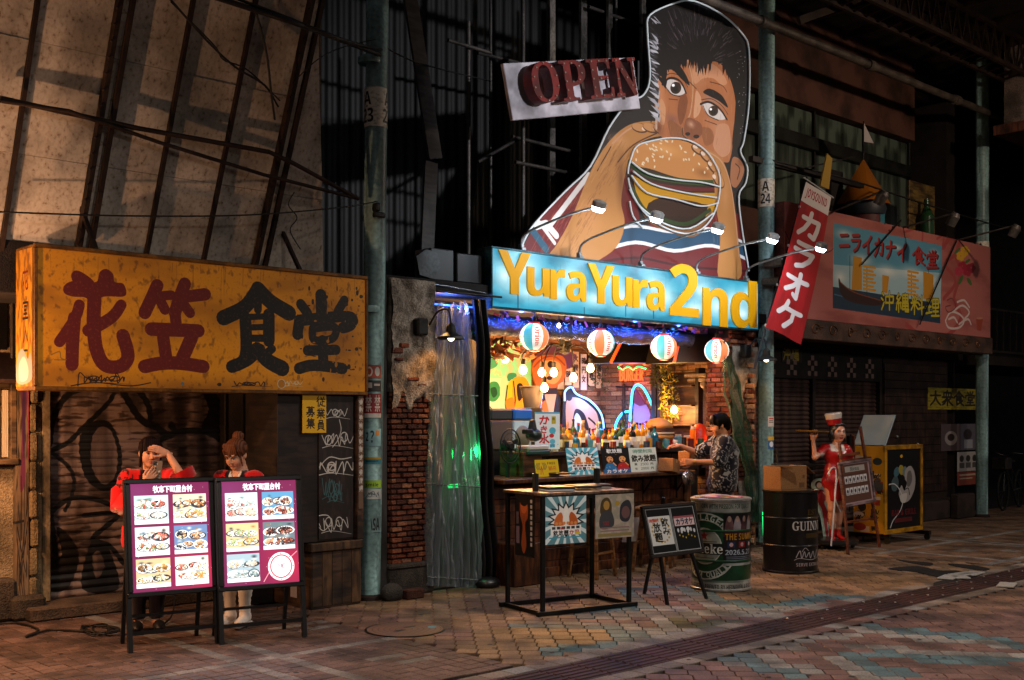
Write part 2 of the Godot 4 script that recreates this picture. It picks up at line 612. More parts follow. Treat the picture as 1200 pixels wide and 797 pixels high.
# Strokes of the characters on the signs, on a square of 100, y down.
const STROKES:={
	"花": "10,21 90,19;33,7 36,34;68,6 63,34;36,38 25,58 8,78;27,56 27,97;84,46 70,58 50,68;53,38 53,80 58,90 76,93 92,88 93,74",
	"笠": "28,5 20,20 7,32;24,17 48,15;34,18 41,30;68,4 61,16 52,28;64,15 95,13;77,16 84,28;50,32 50,45;18,47 83,45;31,54 38,80;71,52 61,82;6,89 95,89",
	"食": "50,4 28,28 4,44;50,4 70,24 97,42;50,20 51,32;31,37 69,36;30,37 30,92 50,82;69,37 69,60;30,49 69,48;30,61 69,60;84,63 66,74;48,62 66,80 94,96",
	"堂": "50,3 50,24;26,8 35,21;75,5 65,20;10,28 7,44;10,28 92,28 84,43;31,42 32,62;31,42 70,42 68,60;32,59 68,59;50,62 50,92;22,75 78,75;6,94 94,93",
	"カ": "14,32 84,30 82,60 76,90 58,84;46,6 44,40 30,70 8,94",
	"ラ": "20,14 80,12;12,40 88,38 80,62 60,84 32,96",
	"オ": "8,32 92,30;62,6 62,94 46,86;60,34 40,58 10,80",
	"ケ": "34,6 26,30 6,54;30,32 94,30;66,32 62,64 34,96",
	"ニ": "16,26 84,24;6,82 94,80",
	"イ": "84,8 58,36 8,58;54,38 54,96",
	"ナ": "6,36 94,34;52,6 50,46 40,70 16,94",
	"沖": "12,10 24,22;6,36 18,46;8,94 26,58;38,28 38,62;38,28 94,28 92,60;38,60 92,60;65,4 65,97",
	"縄": "22,4 8,26 26,36;36,20 8,52 40,48;22,48 22,96;8,62 6,84;36,60 40,78;52,10 52,42;52,10 90,10 90,42;52,26 90,26;52,42 90,42;50,52 50,82;50,52 92,52 92,82;50,66 92,66;50,82 92,82;71,4 71,92 94,94 96,84",
	"料": "28,4 28,96;4,38 52,36;10,14 18,28;46,12 38,28;26,40 4,74;30,42 50,66;62,14 72,26;57,38 68,50;54,70 98,60;82,4 82,98",
	"理": "8,14 42,14;10,46 40,46;4,80 44,74;25,14 25,76;52,10 52,52;52,10 94,10 94,52;52,31 94,31;52,52 94,52;73,10 73,92;54,71 92,71;44,93 99,93",
	"大": "6,34 94,32;50,5 48,44 36,70 6,95;50,40 66,72 95,94",
	"衆": "50,1 42,12;18,13 18,40;18,13 82,13 82,40;40,13 40,40;60,13 60,40;4,42 96,42;50,46 50,97;44,50 28,66 6,76;40,62 24,82 8,92;78,50 60,62;56,58 74,80 96,93",
	"禁": "6,20 47,20;27,3 27,50;26,22 6,44;30,24 46,40;54,20 95,20;75,3 75,50;72,22 53,44;77,24 96,42;26,57 76,57;8,71 93,71;50,71 50,97 40,92;28,79 12,94;72,79 90,94",
	"飲": "28,3 5,32;28,3 48,26;14,38 43,38;14,38 14,93 32,84;43,38 43,62;14,50 43,50;14,62 43,62;34,68 49,91;66,5 53,36;60,22 95,22 87,38;74,28 70,60 50,95;72,54 97,95",
	"放": "26,3 28,16;5,22 51,22;24,24 22,60 5,95;24,44 45,44 41,88 28,84;68,3 52,38;62,26 97,24;84,26 74,66 50,95;62,40 78,72 97,93",
	"題": "12,7 12,36;12,7 43,7 43,36;12,22 43,22;12,36 43,36;5,46 51,46;28,46 28,85;28,64 47,64;14,58 6,86;8,82 40,93 97,93;53,9 97,9;73,12 66,22;58,24 58,72;58,24 93,24 93,72;58,40 93,40;58,56 93,56;58,72 93,72",
	"み": "22,18 56,16 40,50 22,78 10,72 14,58 40,54 92,66;78,40 74,70 56,94",
	"従": "24,3 7,24;28,24 5,50;20,44 20,97;50,7 56,20;84,5 76,20;42,26 95,26;66,26 66,84;66,50 89,50;50,52 34,95;44,72 66,90 97,93",
	"業": "39,3 39,22;61,3 61,22;19,9 26,20;81,9 74,20;9,24 91,24;30,28 36,38;70,28 64,38;15,42 85,42;22,54 78,54;7,67 93,67;50,42 50,98;44,69 10,93;56,69 90,93",
	"員": "30,5 30,24;30,5 70,5 70,24;30,24 70,24;21,34 21,78;21,34 79,34 79,78;21,48 79,48;21,63 79,63;21,78 79,78;36,82 12,97;64,82 90,97",
	"募": "9,12 91,12;34,3 34,21;66,3 66,21;28,26 28,50;28,26 72,26 72,50;28,38 72,38;28,50 72,50;7,60 93,60;40,52 8,77;60,52 94,77;30,77 75,77 71,97 58,92;48,66 42,84 18,98",
	"集": "30,3 11,30;24,18 24,56;26,16 90,16;26,29 84,29;26,42 84,42;26,55 92,55;55,16 55,55;59,3 55,14;7,68 93,68;50,56 50,98;46,69 10,95;54,69 92,95",
	"入": "40,6 48,20 32,60 5,93;46,20 60,56 96,95",
	"口": "15,20 15,86;15,20 85,20 85,86;15,82 85,82",
	"牧": "20,9 7,34;16,26 47,24;30,5 30,97;5,60 51,52;68,3 52,38;62,26 97,24;84,26 74,66 50,95;62,40 78,72 97,93",
	"志": "50,3 50,38;9,20 91,20;19,38 81,38;20,60 9,86;36,54 40,88 70,90 75,76;56,54 61,66;80,58 93,76",
	"下": "5,14 95,14;48,14 48,97;52,38 79,56",
	"町": "8,14 8,80;8,14 48,14 48,80;8,46 48,46;8,80 48,80;28,14 28,80;54,16 99,16;78,16 78,93 63,86",
	"屋": "16,9 87,9 87,28;16,28 87,28;16,9 16,60 3,97;28,42 93,42;54,44 36,60 85,58;60,60 60,92;34,75 87,75;21,94 97,94",
	"台": "46,5 22,40 83,36;64,20 89,46;24,56 24,95;24,56 76,56 76,95;24,91 76,91",
	"村": "5,26 47,26;26,5 26,97;24,30 5,64;28,36 47,58;50,30 99,30;82,5 82,94 65,88;58,48 67,64",
	"か": "8,32 68,28 74,48 64,88 46,86;40,8 32,50 10,92;78,20 95,48",
	"き": "18,26 84,20;14,48 88,42;44,6 62,50 72,62;22,66 26,88 50,94 78,90",
	"氷": "50,4 50,95 38,88;14,22 24,34;8,50 36,46 26,70 6,88;86,26 60,48;56,42 72,70 96,90",
	"時": "8,14 8,84;8,14 38,14 38,84;8,48 38,48;8,84 38,84;50,20 94,20;70,4 70,38;46,38 98,38;46,56 98,56;80,44 80,95 66,90;56,68 64,80",
	"間": "8,6 8,96;8,6 42,6 42,38 8,38;8,22 42,22;58,6 58,38 92,38;58,6 92,6 92,95 82,92;58,22 92,22;32,50 32,88;32,50 68,50 68,88;32,69 68,69;32,88 68,88",
	"制": "20,6 12,24;12,20 52,20;4,36 58,36;30,4 30,96;12,52 12,84;12,52 50,52 50,82;70,12 70,68;90,4 90,95 78,88",
	"限": "10,8 10,96;10,8 38,10 24,40 40,62 22,72;50,8 50,90 72,80;50,8 86,8 86,46;50,27 86,27;50,46 86,46;62,50 96,94;90,56 74,70",
	"男": "18,6 18,46;18,6 82,6 82,46;18,26 82,26;18,46 82,46;50,6 50,46;10,58 86,58 80,94 64,90;48,48 40,76 10,96",
	"女": "40,4 24,54 84,94;72,30 56,70 14,94;6,34 94,32",
	"円": "12,10 12,96;12,10 88,10 88,94 76,92;50,10 50,52;12,52 88,52",
	"歌": "6,8 48,8;14,20 14,36 36,36 36,20 14,20;42,8 42,46;4,50 50,50;12,60 12,78 32,78 32,60 12,60;40,50 40,94 30,90;66,5 54,36;60,22 96,22 88,38;74,28 70,60 52,95;72,54 97,95",
	"店": "50,3 50,14;12,16 94,16;14,16 14,56 4,96;52,24 52,56;54,38 84,36;30,60 30,94;30,60 82,60 82,94;30,92 82,92",
	"営": "18,5 26,18;48,4 50,18;80,4 70,18;10,24 8,38;10,24 92,24 86,38;32,36 32,54;32,36 68,36 68,54;32,54 68,54;22,66 22,96;22,66 78,66 78,96;22,94 78,94",
	"中": "12,26 12,66;12,26 88,26 88,66;12,64 88,64;50,4 50,97",
}

# ---------------------------------------------------------------- the scene
var hx:={}

func _ready() -> void:
	var cam:=Camera3D.new()
	cam.name = "camera"
	add_child(cam)
	cam.position = EYE
	cam.rotation.y = deg_to_rad(-YAW)
	cam.near = .1
	cam.far = 200.0
	cam.keep_aspect = Camera3D.KEEP_HEIGHT
	var size:=797.0 / LENS*cam.near
	cam.set_frustum(size,W(0,(487.0 - 398.5) / LENS*cam.near),.1,200.0)
	cam.current = true

	var env:=Environment.new()
	env.background_mode = Environment.BG_SKY
	var sky:=ProceduralSkyMaterial.new()
	sky.sky_top_color = hue("2a2c30")
	sky.sky_horizon_color = hue("4a423c")
	sky.sky_curve = .15
	sky.ground_bottom_color = hue("1a1715")
	sky.ground_horizon_color = hue("2a2623")
	sky.sun_angle_max = 1.0
	env.sky = Sky.new()
	env.sky.sky_material = sky
	env.background_energy_multiplier = 1.5
	env.tonemap_mode = Environment.TONE_MAPPER_LINEAR
	env.tonemap_exposure = 1.0
	env.sdfgi_enabled = true
	env.ssao_enabled = true
	env.ssil_enabled = true
	var we:=WorldEnvironment.new()
	we.name = "world_environment"
	we.environment = env
	add_child(we)
	var moon:=DirectionalLight3D.new()
	moon.name = "moon"
	moon.light_color = hue("9fb4d0")
	moon.light_energy = .012
	moon.light_angular_distance = 10.0
	moon.shadow_enabled = true
	moon.rotation_degrees = V(-55,30,0)
	add_child(moon)

	rng.seed = 20260521
	font_bold = SystemFont.new(); font_bold.font_names = PackedStringArray(["Droid Sans"]); font_bold.font_weight = 700
	font_reg = SystemFont.new(); font_reg.font_names = PackedStringArray(["Droid Sans"])
	font_serif = SystemFont.new(); font_serif.font_names = PackedStringArray(["Droid Serif"]); font_serif.font_weight = 700
	make_grain()

	build_ground()
	build_left_shop()
	build_bar_shell()
	build_right_shop()
	build_upper()
	build_street_lamps()

	build_poles()
	build_yellow_sign()
	build_bar_sign()
	build_burger_billboard()
	build_open_sign()
	build_pink_board()
	build_banner()
	build_menu_stands()
	build_bar_inside()
	build_counter_things()
	build_front_furniture()
	build_drums()
	build_right_things()
	build_wires()
	build_people()

func make_grain() -> void:
	noise_tex("grain",5,.03,5,[[.0,.62],[.5,.86],[1.0,1.0]])
	noise_tex("grime",11,.006,5,[[.0,.5],[.38,.76],[.62,.97],[1.0,1.0]])
	noise_tex("streak",12,.012,5,[[.0,.35],[.4,.7],[.6,1.0],[1.0,1.0]],512,FastNoiseLite.TYPE_SIMPLEX_SMOOTH,Vector2i(1,8))
	noise_tex("freckle",14,.035,5,[[.0,hue("6a4a36")],[.17,hue("9a8068")],[.27,hue("dcd8d0")],[.62,Color.WHITE],[1.0,hue("e8e4dc")]])
	noise_tex("bump",21,.05,5,[[.0,.0],[1.0,1.0]])
	noise_tex("lumps",22,.012,4,[[.0,.0],[1.0,1.0]])
	noise_tex("wood",31,.02,5,[[.0,.45],[.45,.75],[.55,.9],[1.0,1.0]],512,FastNoiseLite.TYPE_SIMPLEX_SMOOTH,Vector2i(8,1))      # grain upright
	noise_tex("wood_flat",32,.02,5,[[.0,.45],[.45,.75],[.55,.9],[1.0,1.0]],512,FastNoiseLite.TYPE_SIMPLEX_SMOOTH,Vector2i(1,8))

func wood(key: String,c = null,flat:=false,rough:=.6) -> StandardMaterial3D:
	return mat(key,c,rough,.0,{"tex": tx.wood_flat if flat else tx.wood, "tri": 1.6, "world": false, "grime": tx.grime, "gs": .9})

func stone(key: String,c = null,rough:=.85,depth:=.4,gs:=.6) -> StandardMaterial3D:
	return mat(key,c,rough,.0,{"tex": tx.grain, "tri": 2.0, "bump": tx.bump, "depth": depth, "grime": tx.grime, "gs": gs})

func metal(key: String,c = null,rough:=.45,m:=.6,gs:=.8) -> StandardMaterial3D:
	return mat(key,c,rough,m,{"tex": tx.grain, "tri": 1.5, "grime": tx.grime, "gs": gs})

# ---- ground and paving
func near_line(q: Vector2,lines: Array) -> float:
	var best:=9.0
	for l in lines:
		for k in l.size() - 1:
			best = minf(best,Geometry2D.get_closest_point_to_segment(q,l[k],l[k + 1]).distance_to(q))
	return best

func ground_line(s: String) -> PackedVector2Array:
	var o:=PackedVector2Array()
	for q in smooth(pts(s),false,4):
		var w:=pg(q.x,q.y)
		o.append(W(w.x,w.z))
	return o

func tile_mesh(p: PackedVector2Array,gap: float,t:=.03) -> ArrayMesh:     # a paver with a chamfered top edge, its top at y = 0
	var b:=mb()
	var top:=[]
	var mid:=[]
	var low:=[]
	for q in p:
		var e: Vector2 = q - q.normalized()*gap
		var i: Vector2 = q - q.normalized()*(gap + .006)
		top.append(V(i.x,0,i.y)); mid.append(V(e.x,-.004,e.y)); low.append(V(e.x,-t,e.y))
	var c:=V(0,-t,0)
	b.face(top,c)
	for k in p.size():
		var j:=(k + 1) % p.size()
		b.face([mid[k],mid[j],top[j],top[k]],c)
		b.face([low[k],low[j],mid[j],mid[k]],c)
	return b.mesh()

func in_view(p: Vector3) -> float:             # size on the picture of a metre there, 0 outside the frame
	var d:=p - EYE
	var a:=deg_to_rad(YAW)
	var w:=d.x*sin(a) - d.z*cos(a)
	var u:=d.x*cos(a) + d.z*sin(a)
	if w < 1.0: return .0
	var x:=600 + LENS*u / w
	var y:=487 - LENS*d.y / w
	return LENS / w if x > -10 and x < 1210 and y > -10 and y < 810 else .0

func lay(called: String,mesh: Mesh,places: Array,parent: Node3D,prefix: String) -> void:    # places: [Vector3, Color, turn]; the 300 that show largest are parts, the rest one mass
	var order:=[]
	for k in places.size():
		var s:=in_view(places[k][0])
		order.append([s*s if s > 0 else -(places[k][0] as Vector3).distance_to(EYE),k])
	order.sort_custom(func(a,b): return a[0] > b[0])
	var rest:=[]
	for k in order.size():
		var pl = places[order[k][1]]
		var at:=X(Basis(Vector3.UP,pl[2]),pl[0])
		if k < 300 and order[k][0] > 0:
			var c: Color = pl[1]
			var key:="%s_%d_%d_%d" % [prefix,int(c.r*24),int(c.g*24),int(c.b*24)]
			piece(mesh,called,mat(key,c,.62,.0,{"tex": tx.grain, "tri": 3.0, "bump": tx.bump, "depth": .15, "grime": tx.grime, "gs": .55}),parent,at)
		else:
			rest.append([at,pl[1]])
	if rest.is_empty(): return
	var mm:=MultiMesh.new()
	mm.transform_format = MultiMesh.TRANSFORM_3D
	mm.use_colors = true
	mm.mesh = mesh
	mm.instance_count = rest.size()
	for k in rest.size():
		mm.set_instance_transform(k,rest[k][0])
		mm.set_instance_color(k,(rest[k][1] as Color).srgb_to_linear())
	var o:=MultiMeshInstance3D.new()
	o.name = "farther_" + called + "s"
	o.multimesh = mm
	o.material_override = mat(prefix + "_far",Color.WHITE,.62,.0,{"tex": tx.grain, "tri": 3.0, "bump": tx.bump, "depth": .15, "grime": tx.grime, "gs": .55, "vc": true})
	o.set_meta("kind", "stuff")
	parent.add_child(o,true)

func vary(c: Color,f:=.12) -> Color:
	var k:=1.0 + roundf(rng.randf_range(-3,3)) / 3.0*f
	return Color(minf(c.r*k,1),minf(c.g*k,1),minf(c.b*k,1))

func build_ground() -> void:
	var b:=mb()
	b.quad(V(-90,-.024,90),V(90,-.024,90),V(90,-.024,-90),V(-90,-.024,-90))
	struct(b, "ground",mat("joint", "1b1613",.95,.0,{"tex": tx.grain, "tri": 1.0}))
	var root:=Node3D.new()
	root.name = "pavement"
	root.set_meta("kind", "structure")
	add_child(root)
	var terra:=hue("82625a"); var tan_c:=hue("96785a"); var blue:=hue("5d7d85"); var white:=hue("97948f"); var olive:=hue("605d47"); var brick:=hue("6c544a")
	# the wavy bands of the middle field, on the ground
	var blues:=[
		ground_line("735,691 767,688 800,690 833,700 867,708 900,710 933,705 960,700 1000,700 1030,702"),ground_line("735,692 750,702 752,708 735,713 705,719 690,722"),
		ground_line("600,733 650,734 705,736 730,741 733,746 712,754 680,758 650,763"),ground_line("1016,732 1058,738 1102,743 1147,747 1200,756"),ground_line("1000,771 1034,765 1088,771 1200,774"),
		ground_line("845,772 868,768 889,780 924,790"),ground_line("1028,780 1064,792"),
	]
	var whites:=[
		ground_line("745,699 775,695 800,698 833,707 867,715 900,717 940,711 1000,706"),ground_line("770,712 795,713 760,717 725,724"),ground_line("636,731 690,732 740,735 755,742 752,750 725,758 700,764"),
		ground_line("775,722 800,721 830,719 870,721 890,722"),ground_line("775,726 785,735 800,742"),ground_line("1003,735 1034,740 1076,747 1132,750 1200,757"),ground_line("1016,757 1052,762 1090,765 1200,768"),
		ground_line("987,774 1016,786 1034,797"),ground_line("936,750 985,744"),ground_line("905,757 925,756"),ground_line("858,775 884,771 905,780 940,784"),
	]
	var olives:=[ground_line("810,733 835,731 855,729"),ground_line("780,728 800,731 830,735")]
	var south:=PackedVector2Array()          # the reddish field lies on the street side of the first blue band
	for l in [ground_line("560,728 600,732 650,726 690,720 735,713 752,708 748,702 735,692 767,689 800,691 833,700 867,708 900,710 933,705 960,701 1000,701 1040,708 1075,716")]: south.append_array(l)
	south.append(W(13.0,9.0)); south.append(W(5.0,9.0))
	var tans:=[ground_line("560,738 600,742 650,742 700,744"),ground_line("560,750 600,752 640,752 690,750"),ground_line("580,762 610,766 640,758")]
	var hex:=[]
	var p:=.19
	var q:=.12
	var row:=0
	var zz:=-.28
	while zz < 8.0:
		var xx:=5.33 + (p / 2 if row % 2 else .0)
		while xx < 12.72:
			if not (zz > 2.97 and zz < 3.72):
				var w:=W(xx,zz)
				var c:=tan_c
				if Geometry2D.is_point_in_polygon(w,south): c = terra
				if zz > 3.7: c = terra if zz > 4.2 or xx < 9.3 else tan_c.lerp(terra,.5)
				if near_line(w,tans) < .24: c = tan_c
				if xx < 5.9 and zz < 2.2: c = tan_c.lerp(terra,.6)
				if near_line(w,olives) < .14: c = olive
				if near_line(w,whites) < .125: c = white
				if near_line(w,blues) < .105: c = blue
				hex.append([V(xx,rng.randf_range(-.0025,.0015),zz),vary(c),.0])
			xx += p
		zz += q
		row += 1
	var hp:=PackedVector2Array([W(p / 2,.0175),W(0,.1025),W(-p / 2,.0175),W(-p / 2,-.0175),W(0,-.1025),W(p / 2,-.0175)])
	lay("paver",tile_mesh(hp,.004),hex,root, "paver")
	# square setts left and right of the wavy field, with pale lines
	var left:=[]
	var right:=[]
	var s:=.105
	for i in range(-36,51):
		for j in range(-12,75):
			var w:=V(5.21 - s*i,rng.randf_range(-.0025,.0015),-.28 + s*j)
			if w.z > 2.97 and w.z < 3.72 or w.x > 5.24 or w.x < -1.0: continue
			if w.z > 3.72: w.z += .04
			var pale: bool = absf(w.x - 4.28) < .055 or absf(w.x - 3.95) < .055 or absf(w.z - 1.58) < .055 or absf(w.x - 1.9) < .055 or absf(w.z - 5.2) < .055
			pale = pale or (absf(w.z - .62) < .055 and w.x > 4.75) or (absf(w.z - 2.1) < .05 and w.x > 4.6 and w.x < 5.0) or (absf(w.z - 2.35) < .05 and w.x > 4.75 and w.x < 5.1) or (absf(w.z - .9) < .05 and w.x > 4.9)
			left.append([w,vary(hue("86807a") if pale else brick,.16),.0])
	for i in range(0,112):
		for j in range(-3,78):
			var w:=V(12.8 + s*i,rng.randf_range(-.0025,.0015),-.28 + s*j)
			if w.z > 2.97 and w.z < 3.72: continue
			var pale: bool = absf(w.x - 13.26) < .055 or absf(w.x - 14.8) < .055 or absf(w.x - 15.0) < .055 or absf(w.z - 1.44) < .055 or absf(w.z - 2.76) < .055 or (absf(w.x - 13.9) < .16 and absf(w.z - 1.95) < .11) or (absf(w.x - 14.2) < .12 and absf(w.z - 2.4) < .1) or (absf(w.x - 15.9) < .2 and absf(w.z - .9) < .11)
			right.append([w,vary(white if pale else tan_c.lerp(brick,.45),.08),.0])
	var h2:=s / 2
	var sq:=tile_mesh(PackedVector2Array([W(h2,h2),W(-h2,h2),W(-h2,-h2),W(h2,-h2)]),.004)
	left.append_array(right)
	lay("sett",sq,left,root, "sett")
	# the guide strip: ridged tiles between two rows of kerb setts
	var gt:=mb()
	gt.box(V(0,-.016,0),V(.296,.03,.416),.004)
	for k in 6: gt.box(V(0,.001,-.165 + .066*k),V(.28,.01,.032),.004)
	var gm:=gt.mesh()
	var guide:=[]
	var x:=-.9
	while x < 26.0:
		guide.append([V(x,rng.randf_range(-.002,.002),3.345),vary(hue("4a2723"),.14),.0])
		x += .3
	lay("guide_tile",gm,guide,root, "guide")
	var edge:=[]
	for side in [3.055,3.635]:
		x = -.9
		var k:=0
		while x < 26.0:
			var c:=hue("8f8276")
			if (x > 7.5 and x < 9.4) and k % 3 == 1: c = white
			elif (x > 7.5 and x < 9.4) and k % 3 != 1: c = terra
			elif rng.randf() < .06: c = white
			edge.append([V(x,rng.randf_range(-.002,.002),side),vary(c,.1),.0])
			x += .21
			k += 1
	lay("kerb_sett",tile_mesh(PackedVector2Array([W(.105,.075),W(-.105,.075),W(-.105,-.075),W(.105,-.075)]),.004),edge,root, "edge")
	var st:=mb()
	x = 8.1
	while x < 16:
		for k in 4:
			st.T = X(Basis(),V(x + .1*k,.002,3.2 + .1*k))
			st.lathe([W(.012,.0),W(.012,.008),W(.007,.012),W(.0,.013)],8,true)
		x += .6
	var so:=put(st, "guide_studs",metal("stud", "b9b3ab",.3,.9),root)
	so.set_meta("kind", "stuff")
	var gum:=mb()
	for k in 260:
		gum.T = X(Basis(Vector3.UP,rng.randf()*6),V(rng.randf_range(2.6,16),.0015,rng.randf_range(.2,6.0)))
		var gr:=rng.randf_range(.008,.024)
		gum.lathe([W(gr,.0),W(gr*.7,.002),W(.0,.0025)],7)
	put(gum, "gum_spots",mat("gum", "2a2421",.7),root).set_meta("kind", "stuff")
	# a repaired spot: asphalt poured between the setts, with broken pale tiles on it
	b = mb()
	for poly in ["1040,667 1075,664 1100,669 1120,669 1130,671 1152,673 1130,678 1098,676 1075,671", "1050,656 1068,658 1092,660 1090,663 1072,661", "1111,661 1140,663 1160,667 1150,669 1125,665", "1094,684 1110,680 1125,681 1122,686 1100,689"]:
		var pp:=PackedVector2Array()
		for w in smooth(pts(poly),true,3):
			var g:=pg(w.x,w.y)
			pp.append(W(g.x,-g.z))
		b.T = X(Basis(Vector3.RIGHT,-PI / 2),Vector3.ZERO)
		b.prism(pp,-.01,.006)
	put(b, "asphalt_patch",stone("asphalt", "1d1b1a",.9,.6),root)
	for w in [[1112,678,.2],[1124,677,.7],[1131,674,-.1],[1140,673.5,.1],[1180,687,.3]]:
		b = mb()
		var g:=pg(w[0],w[1])
		b.box(Vector3.ZERO,V(.3,.014,.16),.004)
		piece(b.mesh(), "broken_tile",mat("paleTile", "b5b2ab",.6,.0,{"tex": tx.grain, "tri": 3.0}),root,tf(V(g.x,.014,g.z),w[2]))
	# the round cover
	var mh:=thing("manhole_cover", "round manhole cover with tan mosaic and dark iron ring set in the paving", "manhole cover",V(5.5,.0,1.42))
	b = mb(); b.lathe([W(.315,.0),W(.315,.005),W(.298,.005)],40)
	put(b, "iron_ring",metal("iron", "17130f",.5,.7),mh)
	b = mb(); b.lathe([W(.298,.006),W(.0,.006)],40)
	var pm:=pen(256,256,hue("705646"))
	pm.units(-1,-1,1,1)
	for k in 14:
		pm.line("%f,-1 %f,1" % [-1 + k*.15,-1 + k*.15],.02,hue("3a281a"),false)
		pm.line("-1,%f 1,%f" % [-1 + k*.15,-1 + k*.15],.02,hue("3a281a"),false)
	pm.ell(-.25,.1,.2,.12,hue("2a2322")); pm.ell(.32,-.2,.22,.1,hue("2a2322")); pm.ell(.75,.3,.12,.2,hue("4d7c88"))
	var mo:=mb()
	mo.grid(24,24,func(u,w):
		var d:=W(u*2 - 1,w*2 - 1)
		var r:=maxf(absf(d.x),absf(d.y))
		var o:=d.normalized()*r*.298 if r > 0 else Vector2.ZERO
		return V(o.x,.0062,-o.y))
	put(mo, "mosaic",mat("manhole_mosaic",Color.WHITE,.6,.0,{"tex": pm.done()}),mh)

func build_street_lamps() -> void:
	# the arcade's own lamps, hung above the street, and a fill lamp added on the wall of the house to the left
	for q in [V(1.5,6.1,4.2),V(8.3,6.1,4.2),V(15.2,6.1,4.2)]:
		var o:=thing("arcade_lamp",["arcade pendant lamp over the street before the old house", "arcade pendant lamp over the street before the bar", "arcade pendant lamp over the street before the pink board"][roundi(q.x / 7.0)], "street lamp",q,.0, "arcade pendant lamps")
		var b:=mb()
		b.lathe([W(.02,.0),W(.28,.02),W(.30,.06),W(.1,.2),W(.02,.24)],20)
		put(b, "lamp_shade",metal("lamp_shade", "2a2a28",.4),o)
		b = mb(); b.tube([V(0,.23,0),V(0,3.0,0)],.012,6)
		put(b, "rod",metal("lamp_shade", "2a2a28"),o)
		b = mb(); b.ball(V(0,-.05,0),V(.12,.09,.12),14,8)
		put(b, "bulb",mat("arcade_bulb", "fff0d8",.5,.0,{"emit": "ffe2b8", "power": 6.0}),o)
		if q.x > 14: lamp(V(0,-.06,0), "ffe0c4",9.0,.1,o)
		else: spot(V(0,-.06,0),V(0,-3,0), "ffeedd",15.0,62 if q.x < 3 else 68,.1,o)
	var w:=thing("post_lamp", "warm lamp on a post at the left end of the paving", "street lamp",V(1.75,2.2,.55))
	var b:=mb()
	b.tube([V(0,.08,0),V(-.02,.3,0),V(-.2,.3,0),V(-.22,-2.2,0)],.03,8)
	put(b, "post",metal("lamp_shade"),w)
	b = mb(); b.ball(Vector3.ZERO,V(.09,.09,.09),14,8)
	put(b, "bulb",mat("warm_bulb", "ffe0b0",.5,.0,{"emit": "ffc27a", "power": 8.0}),w)
	lamp(Vector3.ZERO, "ffbd8c",5.0,.03,w)
	w = thing("added_house_light", "added unseen warm fill lamp on the old house's front, left of the window", "wall lamp",V(2.58,1.6,-.3))
	b = mb(); b.tube([V(0,.07,0),V(0,.12,-.2),V(0,.1,-.86)],.015,7)
	put(b, "bracket",metal("lamp_shade"),w)
	b = mb(); b.ball(Vector3.ZERO,Vector3.ONE*.06,14,8)
	put(b, "bulb",mat("warm_bulb"),w)
	lamp(Vector3.ZERO, "ffb67c",3.0,.03,w)  # added unseen lamp that brightens the house front
	# unseen fill lights added across the street to brighten the shop fronts
	for x in [2.5,9.5,16.5]:
		var o:=thing("added_fill_light",["added unseen fill floodlight across the street from the menu stands", "added unseen fill floodlight across the street from the bar", "added unseen fill floodlight across the street from the pink board"][int(x / 7.0)], "floodlight",V(x,4.2,11.0),.0, "added fill lights across the street")
		b = mb(); b.T = facing(Vector3.ZERO,Vector3.RIGHT,V(0,.4,1)); b.lathe([W(.16,-.1),W(.16,.12),W(.05,.2),W(.0,.2)],16)
		put(b, "lamp_shade",metal("lamp_shade"),o)
		b = mb(); b.tube([V(0,.1,.16),V(0,.3,.3),V(0,-4.2,.3)],.04,8)
		put(b, "post",metal("lamp_shade"),o)
		b = mb(); b.ball(V(0,-.02,-.06),Vector3.ONE*.08,12,8)
		put(b, "bulb",mat("arcade_bulb"),o)
		if x == 9.5:
			b = mb(); b.T = facing(V(0,1.6,0),Vector3.RIGHT,V(0,-.1,1)); b.lathe([W(.16,-.1),W(.16,.12),W(.05,.2),W(.0,.2)],16); b.T = X(); b.tube([V(0,1.6,.16),V(0,1.6,.3),V(0,.2,.3)],.04,8)
			put(b, "upper_shade",metal("lamp_shade"),o)
			b = mb(); b.ball(V(0,1.6,-.06),Vector3.ONE*.08,12,8)
			put(b, "upper_bulb",mat("arcade_bulb"),o)
			spot(V(0,1.6,-.16),V(.5,.9,-11.0), "f0eef4",120.0,14.5,.15,o)  # added unseen spot that brightens the billboard and the open board
		spot(V(0,-.06,-.16),V(0,-4.9,-11.0), "fff0e6",14.5,29,.3,o)

# ---------------------------------------------------------------- buildings
func bx(b: MB,x0: float,x1: float,y0: float,y1: float,z0: float,z1: float,bev:=.006) -> void:
	b.box(V((x0 + x1) / 2,(y0 + y1) / 2,(z0 + z1) / 2),V(x1 - x0,y1 - y0,z1 - z0),bev)

func quadp(b: MB,z: float,x0: float,y0: float,x1: float,y1: float,t:=.004) -> void:     # a thin printed sheet on the plane z, its front with texture 0..1
	b.quad(V(x0,y0,z),V(x1,y0,z),V(x1,y1,z),V(x0,y1,z))
	b.quad(V(x1,y0,z - t),V(x0,y0,z - t),V(x0,y1,z - t),V(x1,y1,z - t),Rect2(0,0,.01,.01))
	for e in [[V(x0,y0,z),V(x0,y1,z)],[V(x1,y1,z),V(x1,y0,z)],[V(x0,y1,z),V(x1,y1,z)],[V(x1,y0,z),V(x0,y0,z)]]:
		var d:=V(0,0,-t)
		b.quad(e[0],e[1],e[1] + d,e[0] + d,Rect2(0,0,.01,.01))

func sheet(called: String,m: Material,parent: Node3D,w: float,h: float,at: Transform3D,t:=.004) -> MeshInstance3D:    # a printed sheet centred on at, facing +z
	var b:=mb()
	quadp(b,.0,-w / 2,-h / 2,w / 2,h / 2,t)
	return piece(b.mesh(),called,m,parent,at)

func prt(key: String,t: Texture2D,rough:=.6,opt:={}) -> StandardMaterial3D:
	opt["tex"] = t
	return mat(key,Color.WHITE,rough,.0,opt)

